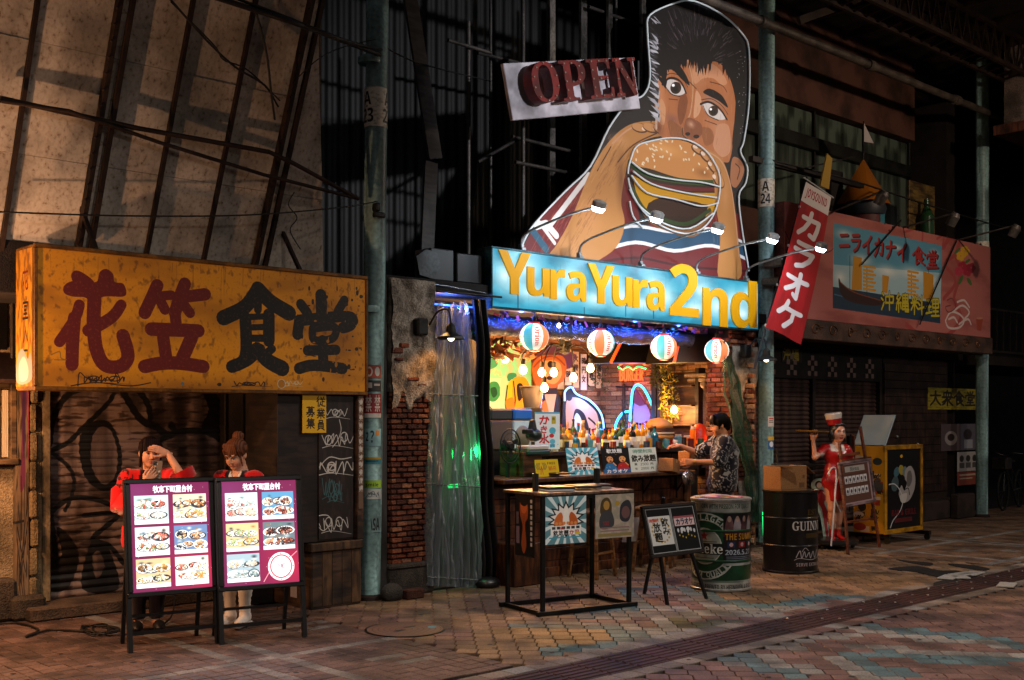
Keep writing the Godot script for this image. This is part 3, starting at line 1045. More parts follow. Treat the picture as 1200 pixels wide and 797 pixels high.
func brick_wall(parent: Node3D,area: Rect2,at: Transform3D,m: Array,size:=W(.125,.05),rough:=.012,hole = null) -> void:     # bricks laid one by one on the plane at, each its own part
	var shapes:=[]
	for k in 5:
		var b:=mb()
		b.box(Vector3.ZERO,V(size.x - .008 - .004*(k % 3),size.y - .009 - .003*(k % 2),.05),.006)
		for i in b.v.size(): b.v[i] += V(sin(i*7.1 + k)*.002,cos(i*3.7 + k)*.0015,sin(i*5.3 + k)*.003)
		shapes.append(b.mesh())
	var rows:=int(area.size.y / size.y)
	for j in rows:
		var x:=-size.x / 2 if j % 2 else .0
		while x < area.size.x - .01:
			var x0:=maxf(x,.0)
			var x1:=minf(x + size.x,area.size.x)
			if x1 - x0 > .03 and not (hole and hole.call(area.position.x + (x0 + x1) / 2,area.position.y + (j + .5)*size.y)):
				var p:=V(area.position.x + (x0 + x1) / 2,area.position.y + (j + .5)*size.y,rng.randf_range(-rough,rough) - .012)
				var s:=(x1 - x0) / size.x
				var t:=X(Basis(Vector3.BACK,rng.randf_range(-.02,.02))*Basis(Vector3.UP,rng.randf_range(-.03,.03)),p)
				t.basis = t.basis.scaled_local(V(s,rng.randf_range(.9,1.0),1))
				piece(shapes[rng.randi() % 5], "brick",m[rng.randi() % m.size()],parent,at*t)
			x += size.x

func plaster(b: MB,x0: float,x1: float,y0: float,y1: float,z: float,seed_: int,amp:=.015,ragged:=true) -> void:    # a lumpy coat of plaster with a ragged lower edge
	var nz:=FastNoiseLite.new()
	nz.seed = seed_; nz.frequency = 3.0; nz.fractal_octaves = 4
	b.grid(24,40,func(u,w):
		var x:=lerpf(x0,x1,u)
		var edge:=y0 + (nz.get_noise_1d(x*1.7)*.22 if ragged else .0)
		var y:=lerpf(edge,y1,w)
		return V(x,y,z + nz.get_noise_2d(x*1.2,y*1.2)*amp - (.03 if ragged and w < .001 else .0)))

func graffiti(p: Pen,seed_: int,x: float,y: float,w: float,h: float,c: Color,wd: float,loops:=7) -> void:     # a scribbled tag: quick loops from left to right
	var r:=RandomNumberGenerator.new()
	r.seed = seed_
	var q:=PackedVector2Array()
	for k in loops*2 + 1:
		var f:=float(k) / (loops*2)
		q.append(W(x + w*(f + r.randf_range(-.08,.08)),y + h*(r.randf_range(.0,.35) if k % 2 == 0 else r.randf_range(.6,1.0))))
	p.stroke(smooth(q),wd,c)
	p.stroke(smooth(PackedVector2Array([W(x,y + h*1.05),W(x + w*.4,y + h*.9),W(x + w*1.1,y + h*1.1)])),wd*.8,c,.7)
	for k in 2:
		var o:=W(x + w*r.randf_range(.2,.8),y + h*r.randf_range(.3,.7))
		var l:=PackedVector2Array()
		for j in 9: l.append(o + W(cos(j*.8)*w*.12,sin(j*.8)*h*.3))
		p.stroke(smooth(l),wd,c)

func slope_at(x: float,y: float,off:=.0) -> Vector3:       # sight line on the leaning sheet wall
	var d:=ray(x,y)
	return EYE + d*((-.3 + .43*(EYE.y - 3.05) + off - EYE.z) / (d.z - .43*d.y))

func slope(x: float,y: float,off:=.0) -> Vector3:
	return V(x,y,-.3 + .43*(y - 3.05) + off)

func roller(root: Node3D,x0: float,x1: float,y0: float,y1: float,z: float,m: Material,pitch: float,part:="slat") -> void:     # a roller shutter, slat by slat, painting running across all of them
	var count:=int((y1 - y0) / pitch)
	for k in count:
		var b:=mb()
		var ya:=y0 + pitch*k
		b.grid(1,5,func(u,w):
			var bulge:=sin(clampf(w*1.25,0,1)*PI)*.014 - (.006 if w > .9 else .0)
			return V(lerpf(x0,x1,u),ya + pitch*w,z + bulge))
		for i in b.uv.size(): b.uv[i] = W((b.v[i].x - x0) / (x1 - x0),1.0 - (b.v[i].y - y0) / (y1 - y0))
		put(b,part,m,root)

func build_left_shop() -> void:
	var b:=mb()
	# wall of the house at the far left
	var house:=thing("old_house", "old plastered house front at the far left with pink scrawl and a small window", "building")
	bx(b,-3.0,3.66,.0,3.2,-1.7,-1.16)
	put(b, "wall",stone("old_plaster", "a38c68",.9,.8),house)
	var a:=pz(18,600,-1.1); var c:=pz(34,600,-1.1)
	var g:=pen(128,900,hue("6d5942"))
	g.units(0,0,100,700)
	g.weather(5,.03,.5,.75,Color(.1,.07,.04,.7))
	g.blob("30,0 80,0 75,120 85,260 60,330 70,420 30,440 45,300 20,200 35,90",hue("5b2340"))
	g.blob("50,60 75,70 70,300 60,380 45,300 55,180",hue("38183a"))
	g.line("85,200 95,260 88,340 94,380",8,hue("8a3048"))
	for k in 9: g.line("%d,%d %d,%d" % [rng.randi() % 100,400 + rng.randi() % 280,rng.randi() % 100,400 + rng.randi() % 280],5,hue("1d140f"),false)
	b = mb(); bx(b,a.x,c.x,.12,2.95,-1.16,-1.09)
	for i in b.uv.size(): b.uv[i] = W((b.v[i].x - a.x) / (c.x - a.x),1.0 - b.v[i].y / 2.9)
	put(b, "pilaster",prt("pilaster_scrawl",g.done(),.8,{"grime": tx.grime}),house)
	var e:=pz(46,600,-1.1)
	b = mb()
	for k in 12: b.box(V((c.x + e.x) / 2 + rng.randf_range(-.01,.01),.22 + .24*k,-1.12),V(e.x - c.x - .01,.232,.06 + rng.randf_range(-.02,.03)),.02)
	put(b, "quoin_post",stone("quoin", "8a7450",.9,.9),house)
	b = mb(); bx(b,a.x - .06,e.x + .02,.0,.2,-1.2,-.98,.03); bx(b,-3.0,a.x,.0,.35,-1.2,-1.05,.03)
	put(b, "plinth",stone("plinth", "4f4233",.95,1.2),house)
	# the small window with its frame and hood
	var w:=Node3D.new(); w.name = "window"; house.add_child(w,true)
	a = pz(-40,452,-1.1); c = pz(16,540,-1.1)
	b = mb(); bx(b,a.x,c.x,c.y,a.y,-1.16,-1.13,.0)
	put(b, "pane",mat("dark_pane", "0d0d0e",.12,.0,{"spec": .6}),w)
	b = mb()
	bx(b,c.x - .03,c.x + .02,c.y - .02,a.y + .02,-1.16,-1.08); bx(b,a.x,c.x - .03,a.y - .02,a.y + .025,-1.16,-1.085); bx(b,a.x,c.x + .03,c.y - .03,c.y + .02,-1.16,-1.06)
	bx(b,c.x - .13,c.x - .10,c.y + .02,a.y - .02,-1.15,-1.1)
	put(b, "frame",wood("window_wood", "6b5234"),w)
	b = mb()
	for k in 4: bx(b,c.x - .09 + .014*k,c.x - .079 + .014*k,c.y + .03,a.y - .03,-1.13,-1.12,.0)
	put(b, "blind_slats",mat("blind", "a89a80",.7),w)
	a = pz(-60,410,-1.1); c = pz(18,450,-1.1)
	b = mb()
	b.hexa([V(a.x,c.y,-1.16),V(c.x,c.y,-1.16),V(c.x - .03,c.y,-.86),V(a.x,c.y,-.86),V(a.x,a.y,-1.16),V(c.x,a.y,-1.16),V(c.x - .03,c.y + .03,-.84),V(a.x,c.y + .03,-.84)])
	put(b, "hood",metal("rust_hood", "3c2820",.7,.2),house)
	a = pz(-40,342,-1.1); c = pz(9,410,-1.1)
	b = mb(); bx(b,a.x,c.x,c.y,a.y,-1.16,-1.12,.0)
	put(b, "upper_window",mat("dark_pane"),house)
	b = mb(); b.tube([V(pz(14,320,-1.1).x,3.0,-1.1),V(pz(14,320,-1.1).x,1.95,-1.1)],.014,8)
	put(b, "drain_pipe",metal("lead", "4a4138",.6,.3),house)

	# the shuttered eatery: walls round the shutter, step, shutter
	var shop:=thing("shuttered_eatery", "shuttered eatery front between old house and teal pole, below yellow sign", "building")
	b = mb()
	bx(b,3.66,5.5,1.97,3.3,-1.7,-1.22); bx(b,5.40,6.05,.0,3.3,-1.7,-.9); bx(b,3.0,6.2,2.6,3.0,-1.7,-.3)
	put(b, "wall",stone("dark_wall", "2a211d",.9),shop)
	b = mb(); bx(b,3.46,5.55,.0,.11,-1.4,-.86,.015)
	put(b, "step",stone("step_stone", "5f4c3b",.9,.6),shop)
	b = mb(); bx(b,3.66,3.735,.11,2.0,-1.28,-1.16,.008)
	put(b, "shutter_rail",metal("pale_rail", "8d7b5c",.6,.2),shop)
	b = mb(); bx(b,5.36,5.42,.11,2.0,-1.28,-1.16,.008)
	put(b, "shutter_rail",metal("dark_rail", "2b2320",.6,.3),shop)
	var shz:=-1.26
	var lo:=W(3.72,.11); var hi:=W(5.38,2.0)
	var p:=pen(1024,1024,hue("6c5b54"))
	p.trace(shz,Rect2(lo.x,lo.y,hi.x - lo.x,hi.y - lo.y))
	p.weather(41,.012,.45,.75,Color(.12,.08,.06,.6))
	p.weather(42,.05,.62,.7,Color(.10,.06,.04,.6),W(.4,2))
	var k0:=hue("0f0d0c")
	p.line("58,520 62,490 80,462 110,452 140,448",8,k0); p.line("56,520 54,560 60,610 66,660",7,k0)
	p.blob("92,520 100,500 118,492 132,500 142,530 140,560 128,575 112,572 98,556",k0)
	p.blob("108,512 118,500 130,506 137,530 135,556 124,568 113,560 106,540",hue("61514a"))
	p.line("60,528 80,518 96,502 112,487 128,470 138,452",6,k0); p.line("60,530 78,545 86,560 84,580 76,598",5,k0)
	p.line("60,600 80,585 105,584 130,592 140,600",6,k0); p.line("98,604 138,602 120,620 108,632 128,640 144,660",6,k0)
	p.blob("66,618 84,632 92,656 78,690 56,690 58,655 72,650",k0); p.blob("104,640 116,632 130,650 138,690 96,690",k0); p.blob("108,652 116,646 122,664 112,678",hue("61514a"))
	p.line("140,452 150,470 165,492 182,500 196,510 204,506 200,498",9,k0); p.line("158,452 172,472 176,490",8,k0)
	p.blob("234,452 250,458 262,480 266,505 250,512 236,500 244,480",k0); p.line("262,478 280,486 286,500 272,506 262,492",4,k0); p.line("286,490 300,478 296,500 282,512",4,k0)
	p.line("304,455 316,470 320,500 308,530 290,545",11,k0); p.line("180,520 210,506 240,506 262,518",7,k0); p.line("290,545 304,535 300,560 288,570 280,555 290,545",4,k0)
	roller(shop,lo.x,hi.x,lo.y,hi.y,shz,prt("shutter_paint",p.done(),.55,{"grime": tx.streak, "gs": .6}),.07)

	# the timber corner with the tagged board
	var corner:=thing("corner_cabinet", "dark timber corner cabinet with white scrawled tags beside teal pole", "cabinet")
	b = mb(); bx(b,5.14,5.92,.58,1.9,-.4,.13,.004)
	put(b, "upper_case",wood("dark_timber", "2a1c15"),corner)
	b = mb(); bx(b,5.46,5.985,.0,.5,-.45,.15,.006)
	put(b, "lower_case",wood("brown_timber", "4b3422"),corner)
	b = mb(); bx(b,5.44,5.99,.5,.575,-.4,.185,.006)
	put(b, "rail",wood("brown_timber2", "5d4128",true),corner)
	b = mb(); bx(b,5.93,5.995,.578,1.9,-.1,.18,.006)
	put(b, "post",wood("brown_timber3", "4a3424"),corner)
	b = mb(); bx(b,5.15,5.46,.0,.575,-1.2,-.46,.0)
	put(b, "back_case",wood("dark_timber"),corner)
	for k in 5:
		b = mb(); bx(b,5.47 + .103*k,5.47 + .103*k + .1,.02,.49,.15,.158,.003)
		put(b, "board",wood("brown_timber%d" % (1 + k % 3)) if k % 3 else wood("brown_timber"),corner)
	p = pen(420,1100,hue("1a1311"))
	var r:=Rect2(5.545,.6,.36,1.28)
	p.trace(.15,r)
	p.weather(8,.02,.5,.8,Color(.25,.18,.15,.4))
	var tc:=hue("aaa59e")
	graffiti(p,3,382,478,26,12,tc,1.2,5); graffiti(p,7,378,506,34,18,tc,1.3,6); p.line("398,492 400,504 396,516 390,524",1.3,tc)
	graffiti(p,11,374,540,40,16,tc,1.6,8); p.line("374,548 386,536 400,538 412,536",1.3,tc)
	graffiti(p,15,378,560,22,24,hue("2f5356"),1.2,6); graffiti(p,16,384,574,18,14,hue("2f5356"),1.2,4)
	graffiti(p,19,377,606,32,18,tc,1.2,5); p.line("376,618 372,606 384,604 388,612 380,622 374,618",1.2,tc)
	sheet("tagged_board",prt("tagged_board",p.done(),.5),corner,r.size.x,r.size.y,tf(V(r.get_center().x,r.get_center().y,.146)),.015)
	p = pen(40,700,hue("5a4436"))
	p.units(0,0,10,200)
	for k in 12: graffiti(p,50 + k,1,4 + k*14,8,11,tc,1.0,3)
	sheet("scrawl",prt("post_scrawl",p.done(),.7),corner,.05,1.0,tf(V(5.962,1.35,.1835)),.002)
	p = pen(160,220,hue("c89a17"))
	p.units(0,0,24,36)
	p.kan("従業員",14,3,9,9.5,hue("171310"),11,W(0,1.12)); p.kan("募集",3.5,12,9,9.5,hue("171310"),11,W(0,1.12))
	var n:=sheet("job_notice",prt("job_notice",p.done(),.5),self,.24,.345,tf(pz(368.5,484,.16) + V(0,0,.0)),.006)
	tag(n, "small yellow paper notice with black characters on the timber cabinet", "notice")
	n = sheet("paper_notice",mat("grey_paper", "8d8079",.8),self,.1,.44,X(Basis(Vector3.UP,-PI / 2),V(5.455,.30,-.12)),.004)
	tag(n, "narrow pale paper notice on the side of the timber cabinet", "notice")

	# the leaning sheet wall above, with its ribs and pipes
	var lean:=thing("leaning_sheet_wall", "leaning pale sheet-metal wall with steel ribs above the yellow sign", "wall")
	b = mb()
	var wm:=mat("pale_sheet", "beb5aa",.75,.0,{"tex": tx.freckle, "tri": 1.1, "grime": tx.grime, "gs": .45})
	var rows:=[[2.85,5.95],[3.6,5.72],[4.35,5.48],[5.1,5.25],[6.4,4.85]]
	var seams:=[-2.0,-1.0,.0,.8,1.6,2.45,3.04,3.64,4.17,4.68,5.19,9.0]
	for i in seams.size() - 1:
		for k in rows.size() - 1:
			var x0: float = seams[i] + .002
			if x0 > rows[k][1]: continue
			b = mb()
			var xa: float = minf(seams[i + 1] - .002,rows[k][1]); var xb: float = minf(seams[i + 1] - .002,rows[k + 1][1])
			if xb < x0: xb = x0 + .01
			var y0: float = rows[k][0] + .003; var y1: float = rows[k + 1][0]
			var o:=rng.randf_range(-.006,.006)
			b.hexa([slope(x0,y0,o - .02),slope(xa,y0,o - .02),slope(xa,y0,o),slope(x0,y0,o),slope(x0,y1,o - .02),slope(xb,y1,o - .02),slope(xb,y1,o),slope(x0,y1,o)])
			put(b, "panel",wm,lean)
	var rust:=metal("rusty_steel", "3a2a22",.65,.4)
	for x in [1.6,2.45,3.04,4.17,4.68]:
		b = mb(); b.bar(slope(x,2.9,.04),slope(x,6.4,.04),.03,.04,Vector3.BACK)
		put(b, "rib",rust,lean)
	for x in [3.64,5.19]:
		b = mb()
		b.bar(slope(x - .04,2.9,.07),slope(x - .04,6.4,.07),.035,.07,Vector3.BACK); b.bar(slope(x + .05,2.9,.09),slope(x + .05,6.4,.09),.035,.04,Vector3.BACK)
		var bb:=mb()
		for k in 30: bb.ball(slope(x - .068,3.0 + .11*k,.12),Vector3.ONE*.011,6,4)
		var rb:=put(b, "double_rib",rust,lean)
		put(bb, "bolts",rust,rb).set_meta("kind", "stuff")
	for q in [["0,115 41,124 160,150 315,178 345,192 415,233",.05,.02],["0,118 80,130 190,168 310,205 415,232",.07,.016]]:
		var path:=[]
		for s in pts(q[0]): path.append(slope_at(s.x,s.y,q[1] + .1) if s.x < 400 else pz(420,233,.06))
		b = mb(); b.tube(path,q[2],8)
		put(b, "brace_pipe",rust,lean)
	b = mb(); b.bar(slope(1.9,3.3,.5),slope(3.2,5.6,.6),.06,.05,Vector3.BACK)
	put(b, "strut",rust,lean)
	# the narrow warm wall strip at its end
	b = mb()
	var s0:=pz(330,290,-.55); var s1:=pz(376,0,-.55)
	bx(b,s0.x - .3,s1.x,2.9,6.6,-.75,-.55,.0)
	tag(put(b, "end_wall",stone("end_wall", "8a6a4c",.85,.3),self), "narrow tan wall strip between the leaning wall and the dark gap", "wall")

func build_bar_shell() -> void:
	var b:=mb()
	var bar:=thing("burger_bar", "open-fronted burger bar with brick pillars and wood counter", "building")
	bx(b,6.2,12.5,-.02,.02,-2.6,.02,.0)
	put(b, "floor",stone("bar_floor", "3a2a20",.7),bar)
	b = mb(); bx(b,6.2,12.6,2.86,2.98,-3.0,.06,.01)
	put(b, "ceiling",mat("black_board", "14100f",.9,.0,{"grime": tx.grime}),bar)
	b = mb(); bx(b,6.3,12.3,.0,2.9,-2.75,-2.55,.0)
	put(b, "back_wall",stone("mortar", "6e5642",.9),bar)
	b = mb(); bx(b,12.06,12.3,.0,2.9,-2.55,-.05,.0)
	put(b, "right_wall",stone("mortar"),bar)
	b = mb(); bx(b,6.3,6.5,.0,2.9,-2.55,-.3,.0)
	put(b, "left_wall",stone("dark_wall"),bar)
	# the brick lining of the back and right walls, too blurred and small to pick apart
	var shape:=mb(); shape.box(Vector3.ZERO,V(.2,.058,.03),.005)
	var where:=[]
	for j in 44:
		var y:=.04 + .065*j
		for k in 21: where.append([X(Basis(),V(7.9 + .21*k + (.105 if j % 2 else .0),y,-2.545 + rng.randf_range(-.005,.008))),y])
		for k in 12: where.append([X(Basis(Vector3.UP,PI / 2),V(12.055 - rng.randf_range(-.005,.008),y,-2.42 + .21*k + (.105 if j % 2 else .0))),y])
	var mm:=MultiMesh.new()
	mm.transform_format = MultiMesh.TRANSFORM_3D
	mm.use_colors = true
	mm.mesh = shape.mesh()
	mm.instance_count = where.size()
	for k in where.size():
		mm.set_instance_transform(k,where[k][0])
		var c:=hue("b59068").lerp(hue("8a5a40"),rng.randf())*rng.randf_range(.75,1.1)
		mm.set_instance_color(k,c.srgb_to_linear())
	var o:=MultiMeshInstance3D.new()
	o.name = "wall_bricks"
	o.multimesh = mm
	o.material_override = mat("wall_bricks",Color.WHITE,.85,.0,{"tex": tx.grain, "tri": 3.0, "bump": tx.bump, "depth": .5, "vc": true})
	o.set_meta("kind", "stuff")
	bar.add_child(o,true)
	b = mb(); bx(b,6.86,8.0,.0,2.86,-.62,-.56,.0)  # added dark panel that darkens the space behind the clear curtain
	put(b, "added_partition",stone("dark_wall"),bar)
	# the left pillar
	var red:=[stone("brick_a", "8e4a30",.9,.8),stone("brick_b", "7a3d28",.9,.8),stone("brick_c", "9a5a3c",.9,.8),stone("brick_d", "6b3a2a",.9,.8),stone("brick_e", "a2694c",.9,.8)]
	var pl:=Node3D.new(); pl.name = "left_pillar"; bar.add_child(pl,true)
	b = mb(); bx(b,6.385,6.84,.0,2.95,-.4,.055,.01)
	put(b, "core",stone("pillar_mortar", "4a3228",.95),pl)
	brick_wall(pl,Rect2(6.37,.3,.485,1.62),X(Basis(),V(0,0,.075)),red)
	brick_wall(pl,Rect2(.0,.3,.45,1.5),X(Basis(Vector3.UP,-PI / 2),V(6.38,0,-.38)),red)
	brick_wall(pl,Rect2(.0,.3,.45,1.5),X(Basis(Vector3.UP,PI / 2),V(6.845,0,.06)),red)
	b = mb(); plaster(b,6.36,6.87,1.78,2.95,.115,3,.05)
	b.hexa([V(6.36,1.9,-.4),V(6.87,1.9,-.4),V(6.87,1.9,.085),V(6.36,1.9,.085),V(6.36,2.95,-.4),V(6.87,2.95,-.4),V(6.87,2.95,.085),V(6.36,2.95,.085)])
	put(b, "plaster",stone("white_plaster", "a59a8c",.9,1.2,1.4),pl)
	for q in [[6.42,2.28,.12,.10],[6.50,2.33,.1,.08],[6.6,2.02,.14,.07],[6.44,2.2,.09,.05],[6.70,1.97,.1,.05]]:
		b = mb(); b.box(V(q[0],q[1],.11),V(q[2],q[3]*.55,.05),.01)
		put(b, "brick",red[rng.randi() % 5],pl)
	b = mb(); bx(b,6.355,6.875,.0,.27,-.42,.105,.02); bx(b,6.34,6.89,.25,.31,-.42,.12,.02)
	put(b, "plinth",stone("grey_plinth", "4c443d",.9,.8),pl)
	b = mb(); bx(b,6.215,6.35,.05,2.9,-.3,.06,.01)
	put(b, "grey_post",mat("grey_post", "2c2a29",.7,.0,{"grime": tx.streak}),bar)
	b = mb()
	b.ball(V(6.29,.07,.2),V(.12,.09,.09),7,5)
	tag(put(b, "grey_stone",stone("loose_stone", "55504a",.95,1.5),self), "loose grey stone at the foot of the teal pole by the pillar", "stone")
	b = mb(); b.box(V(6.5,.045,.25),V(.2,.09,.1),.012)
	tag(put(b, "loose_brick",red[3],self), "loose dark red brick lying at the foot of the brick pillar", "brick")
	# the right pillar
	var pr:=Node3D.new(); pr.name = "right_pillar"; bar.add_child(pr,true)
	b = mb(); bx(b,11.74,12.26,.0,2.86,-.4,-.05,.01)
	put(b, "core",stone("pillar_mortar"),pr)
	brick_wall(pr,Rect2(11.72,.1,.54,2.7),X(Basis(),V(0,0,-.03)),red,W(.15,.062),.014,func(x,y): return y > 2.0 and y < 2.52 and x > 11.85)
	brick_wall(pr,Rect2(0,.3,.36,2.4),X(Basis(Vector3.UP,-PI / 2),V(11.73,0,-.4)),red,W(.15,.062),.014)
	for q in [[11.72,12.26,2.05,2.55,9],[11.72,11.95,1.45,2.0,13],[11.85,12.26,.5,.86,17]]:
		b = mb(); plaster(b,q[0],q[1],q[2],q[3],.0,q[4],.03)
		put(b, "plaster",stone("white_plaster"),pr)
	# the counter: planks, top, feet
	var ct:=thing("bar_counter", "reddish wood plank bar counter across the front of the open bar", "counter")
	for k in 7:
		b = mb(); bx(b,7.62,10.62,.03 + .135*k,.03 + .135*k + .131,.06,.1 + .004*(k % 2),.004)
		put(b, "plank",wood("counter_plank_%d" % (k % 3),["5f3018", "52280f", "6a381e"][k % 3],true,.5),ct)
	b = mb(); bx(b,7.6,10.64,1.0,1.045,-.4,.28,.008)
	put(b, "counter_top",wood("counter_top", "6e4426",true,.4),ct)
	b = mb(); bx(b,7.62,10.62,.0,.98,-.36,.05,.0)
	put(b, "case",wood("counter_case", "2c180d"),ct)
	for x in [8.3,9.1,9.9,10.5]:
		b = mb(); b.bar(V(x,.98,.26),V(x,.8,.11),.02,.02); b.bar(V(x,.99,.11),V(x,.72,.11),.02,.012)
		put(b, "bracket",metal("bracket", "55504c",.4,.8),ct)
	b = mb(); bx(b,7.64,10.6,.0,.1,.1,.118,.003)
	put(b, "skirting",wood("counter_skirting", "7a4524",true),ct)

func build_right_shop() -> void:
	var b:=mb()
	var shop:=thing("closed_restaurant", "closed restaurant with two brown roller shutters under the pink board", "building")
	bx(b,12.3,19.0,2.62,3.2,-1.2,-.5); bx(b,16.42,18.55,.0,2.62,-1.2,-.56); bx(b,12.3,12.62,.0,2.62,-1.2,-.5)
	put(b, "wall",stone("brown_wall", "30201a",.85),shop)
	for k in 16:
		b = mb(); bx(b,16.43,18.5,.42 + .13*k,.42 + .13*k + .125,-.56,-.535,.004)
		put(b, "board",wood("brown_board", "3a251c",true),shop)
	b = mb(); bx(b,16.4,18.6,.0,.3,-.56,-.2,.02); bx(b,17.9,18.5,.0,.4,-.2,-.05,.02)
	put(b, "plinth",stone("brown_plinth", "3e302a",.9),shop)
	for q in [[12.64,14.42],[14.5,16.3]]:
		roller(shop,q[0],q[1],.12,2.2,-.62,mat("brown_slat", "43302a",.5,.1,{"grime": tx.streak, "gs": .6}),.065)
	for x in [12.62,14.46,16.35]:
		b = mb(); bx(b,x - .035,x + .035,.0,2.22,-.64,-.55,.006)
		put(b, "shutter_rail",metal("dark_rail"),shop)
	b = mb(); bx(b,12.3,16.4,2.2,2.62,-1.1,-.56,.01)
	put(b, "lintel",mat("black_lintel", "171211",.8,.0,{"grime": tx.grime}),shop)
	# woven checks along the lintel
	var kn:=0
	for s in 6:
		var cx:=13.35 + .53*s
		for k in [[-1,1],[1,1],[0,0],[-1,-1],[1,-1],[0,2]]:
			b = mb(); b.box(V(cx + .085*k[0],2.36 + .075*k[1],-.553),V(.08,.07,.012),.003)
			put(b, "check_tile",mat("check_tile", "6e5a52",.7),shop)
			kn += 1
	# two hanging curtain letters at the left of the lintel
	var p:=pen(300,128,hue("15110f"))
	p.units(0,0,60,26)
	p.kan("沖縄",4,2,22,22,hue("8a7a1c"),11,W(1.15,0))
	sheet("fascia_sign",prt("fascia_sign",p.done(),.6),shop,.5,.24,tf(pz(928,412,-.55) + V(0,-.03,0)),.006)
	p = pen(420,150,hue("8c7f22"))
	p.units(0,0,58,21)
	p.weather(4,.03,.5,.8,Color(.3,.25,.05,.5))
	p.kan("大衆食堂",2,2.5,13,15,hue("1a1510"),12,W(1.06,0))
	var s0:=pz(1088,467,-.52)
	var s1:=pz(1145,467,-.52)
	var n:=sheet("eatery_plate",prt("eatery_plate",p.done(),.5),self,s1.x - s0.x,.36,tf(V((s0.x + s1.x) / 2,s0.y,-.525)),.01)
	tag(n, "olive yellow name plate with black characters on the brown wall", "sign")
	# posters on the brown wall
	for q in [[1103,1144,497,527,0],[1122,1147,530,552,1],[1122,1147,553,567,2]]:
		p = pen(160,120,[hue("4a3f42"),hue("9a948f"),hue("7a3a2c")][q[4]])
		p.units(0,0,40,30)
		if q[4] == 0:
			p.rct(22,0,18,30,hue("55505a")); p.ell(11,16,7,8,hue("8a8480")); p.ell(11,15,4,4,hue("2a1a16")); p.ell(30,12,5,6,hue("2a2226")); p.rct(26,18,10,10,hue("8a8a90"))
		elif q[4] == 1:
			for k in 3: p.ell(8 + 12*k,10,4,5,hue("2a2624")); p.rct(4 + 12*k,16,9,8,hue("4a4644"))
		else:
			p.rct(4,6,30,4,hue("a8907a")); p.rct(4,14,24,3,hue("a8907a"))
		var a:=pz(q[0],q[2],-.53)
		var c:=pz(q[1],q[3],-.53)
		n = sheet("wall_poster",prt("wall_poster_%d" % q[4],p.done(),.6),self,c.x - a.x,a.y - c.y,tf(V((a.x + c.x) / 2,(a.y + c.y) / 2,-.531)),.003)
		tag(n,["dim poster with a pale cup on the brown wall", "small grey poster of three dark figures on the brown wall", "small red-brown notice below the grey poster on the brown wall"][q[4]], "poster")
	# the alley beyond: dark wall, upper railing
	b = mb(); bx(b,18.9,44.0,.0,12.0,-4.2,-4.0,.0); bx(b,18.6,18.9,.0,7.0,-4.2,-.6,.0); bx(b,19.2,27,2.55,2.75,-2.5,-.2,.0)
	tag(put(b, "alley_house",stone("alley_wall", "241a17",.9),self), "dark house and passage beyond the last teal pole", "building")
	var rail:=thing("railing", "dark iron balcony railing above the passage at the right edge", "railing")
	b = mb(); b.bar(V(19.2,3.5,-.15),V(24,3.5,-.15),.04,.04); b.bar(V(19.2,2.78,-.15),V(24,2.78,-.15),.04,.04)
	put(b, "rail",metal("iron_rail", "2d2622",.6,.4),rail)
	for k in 18:
		b = mb(); b.bar(V(19.25 + .26*k,2.79,-.15),V(19.25 + .26*k,3.49,-.15),.025,.025)
		put(b, "baluster",metal("iron_rail"),rail)

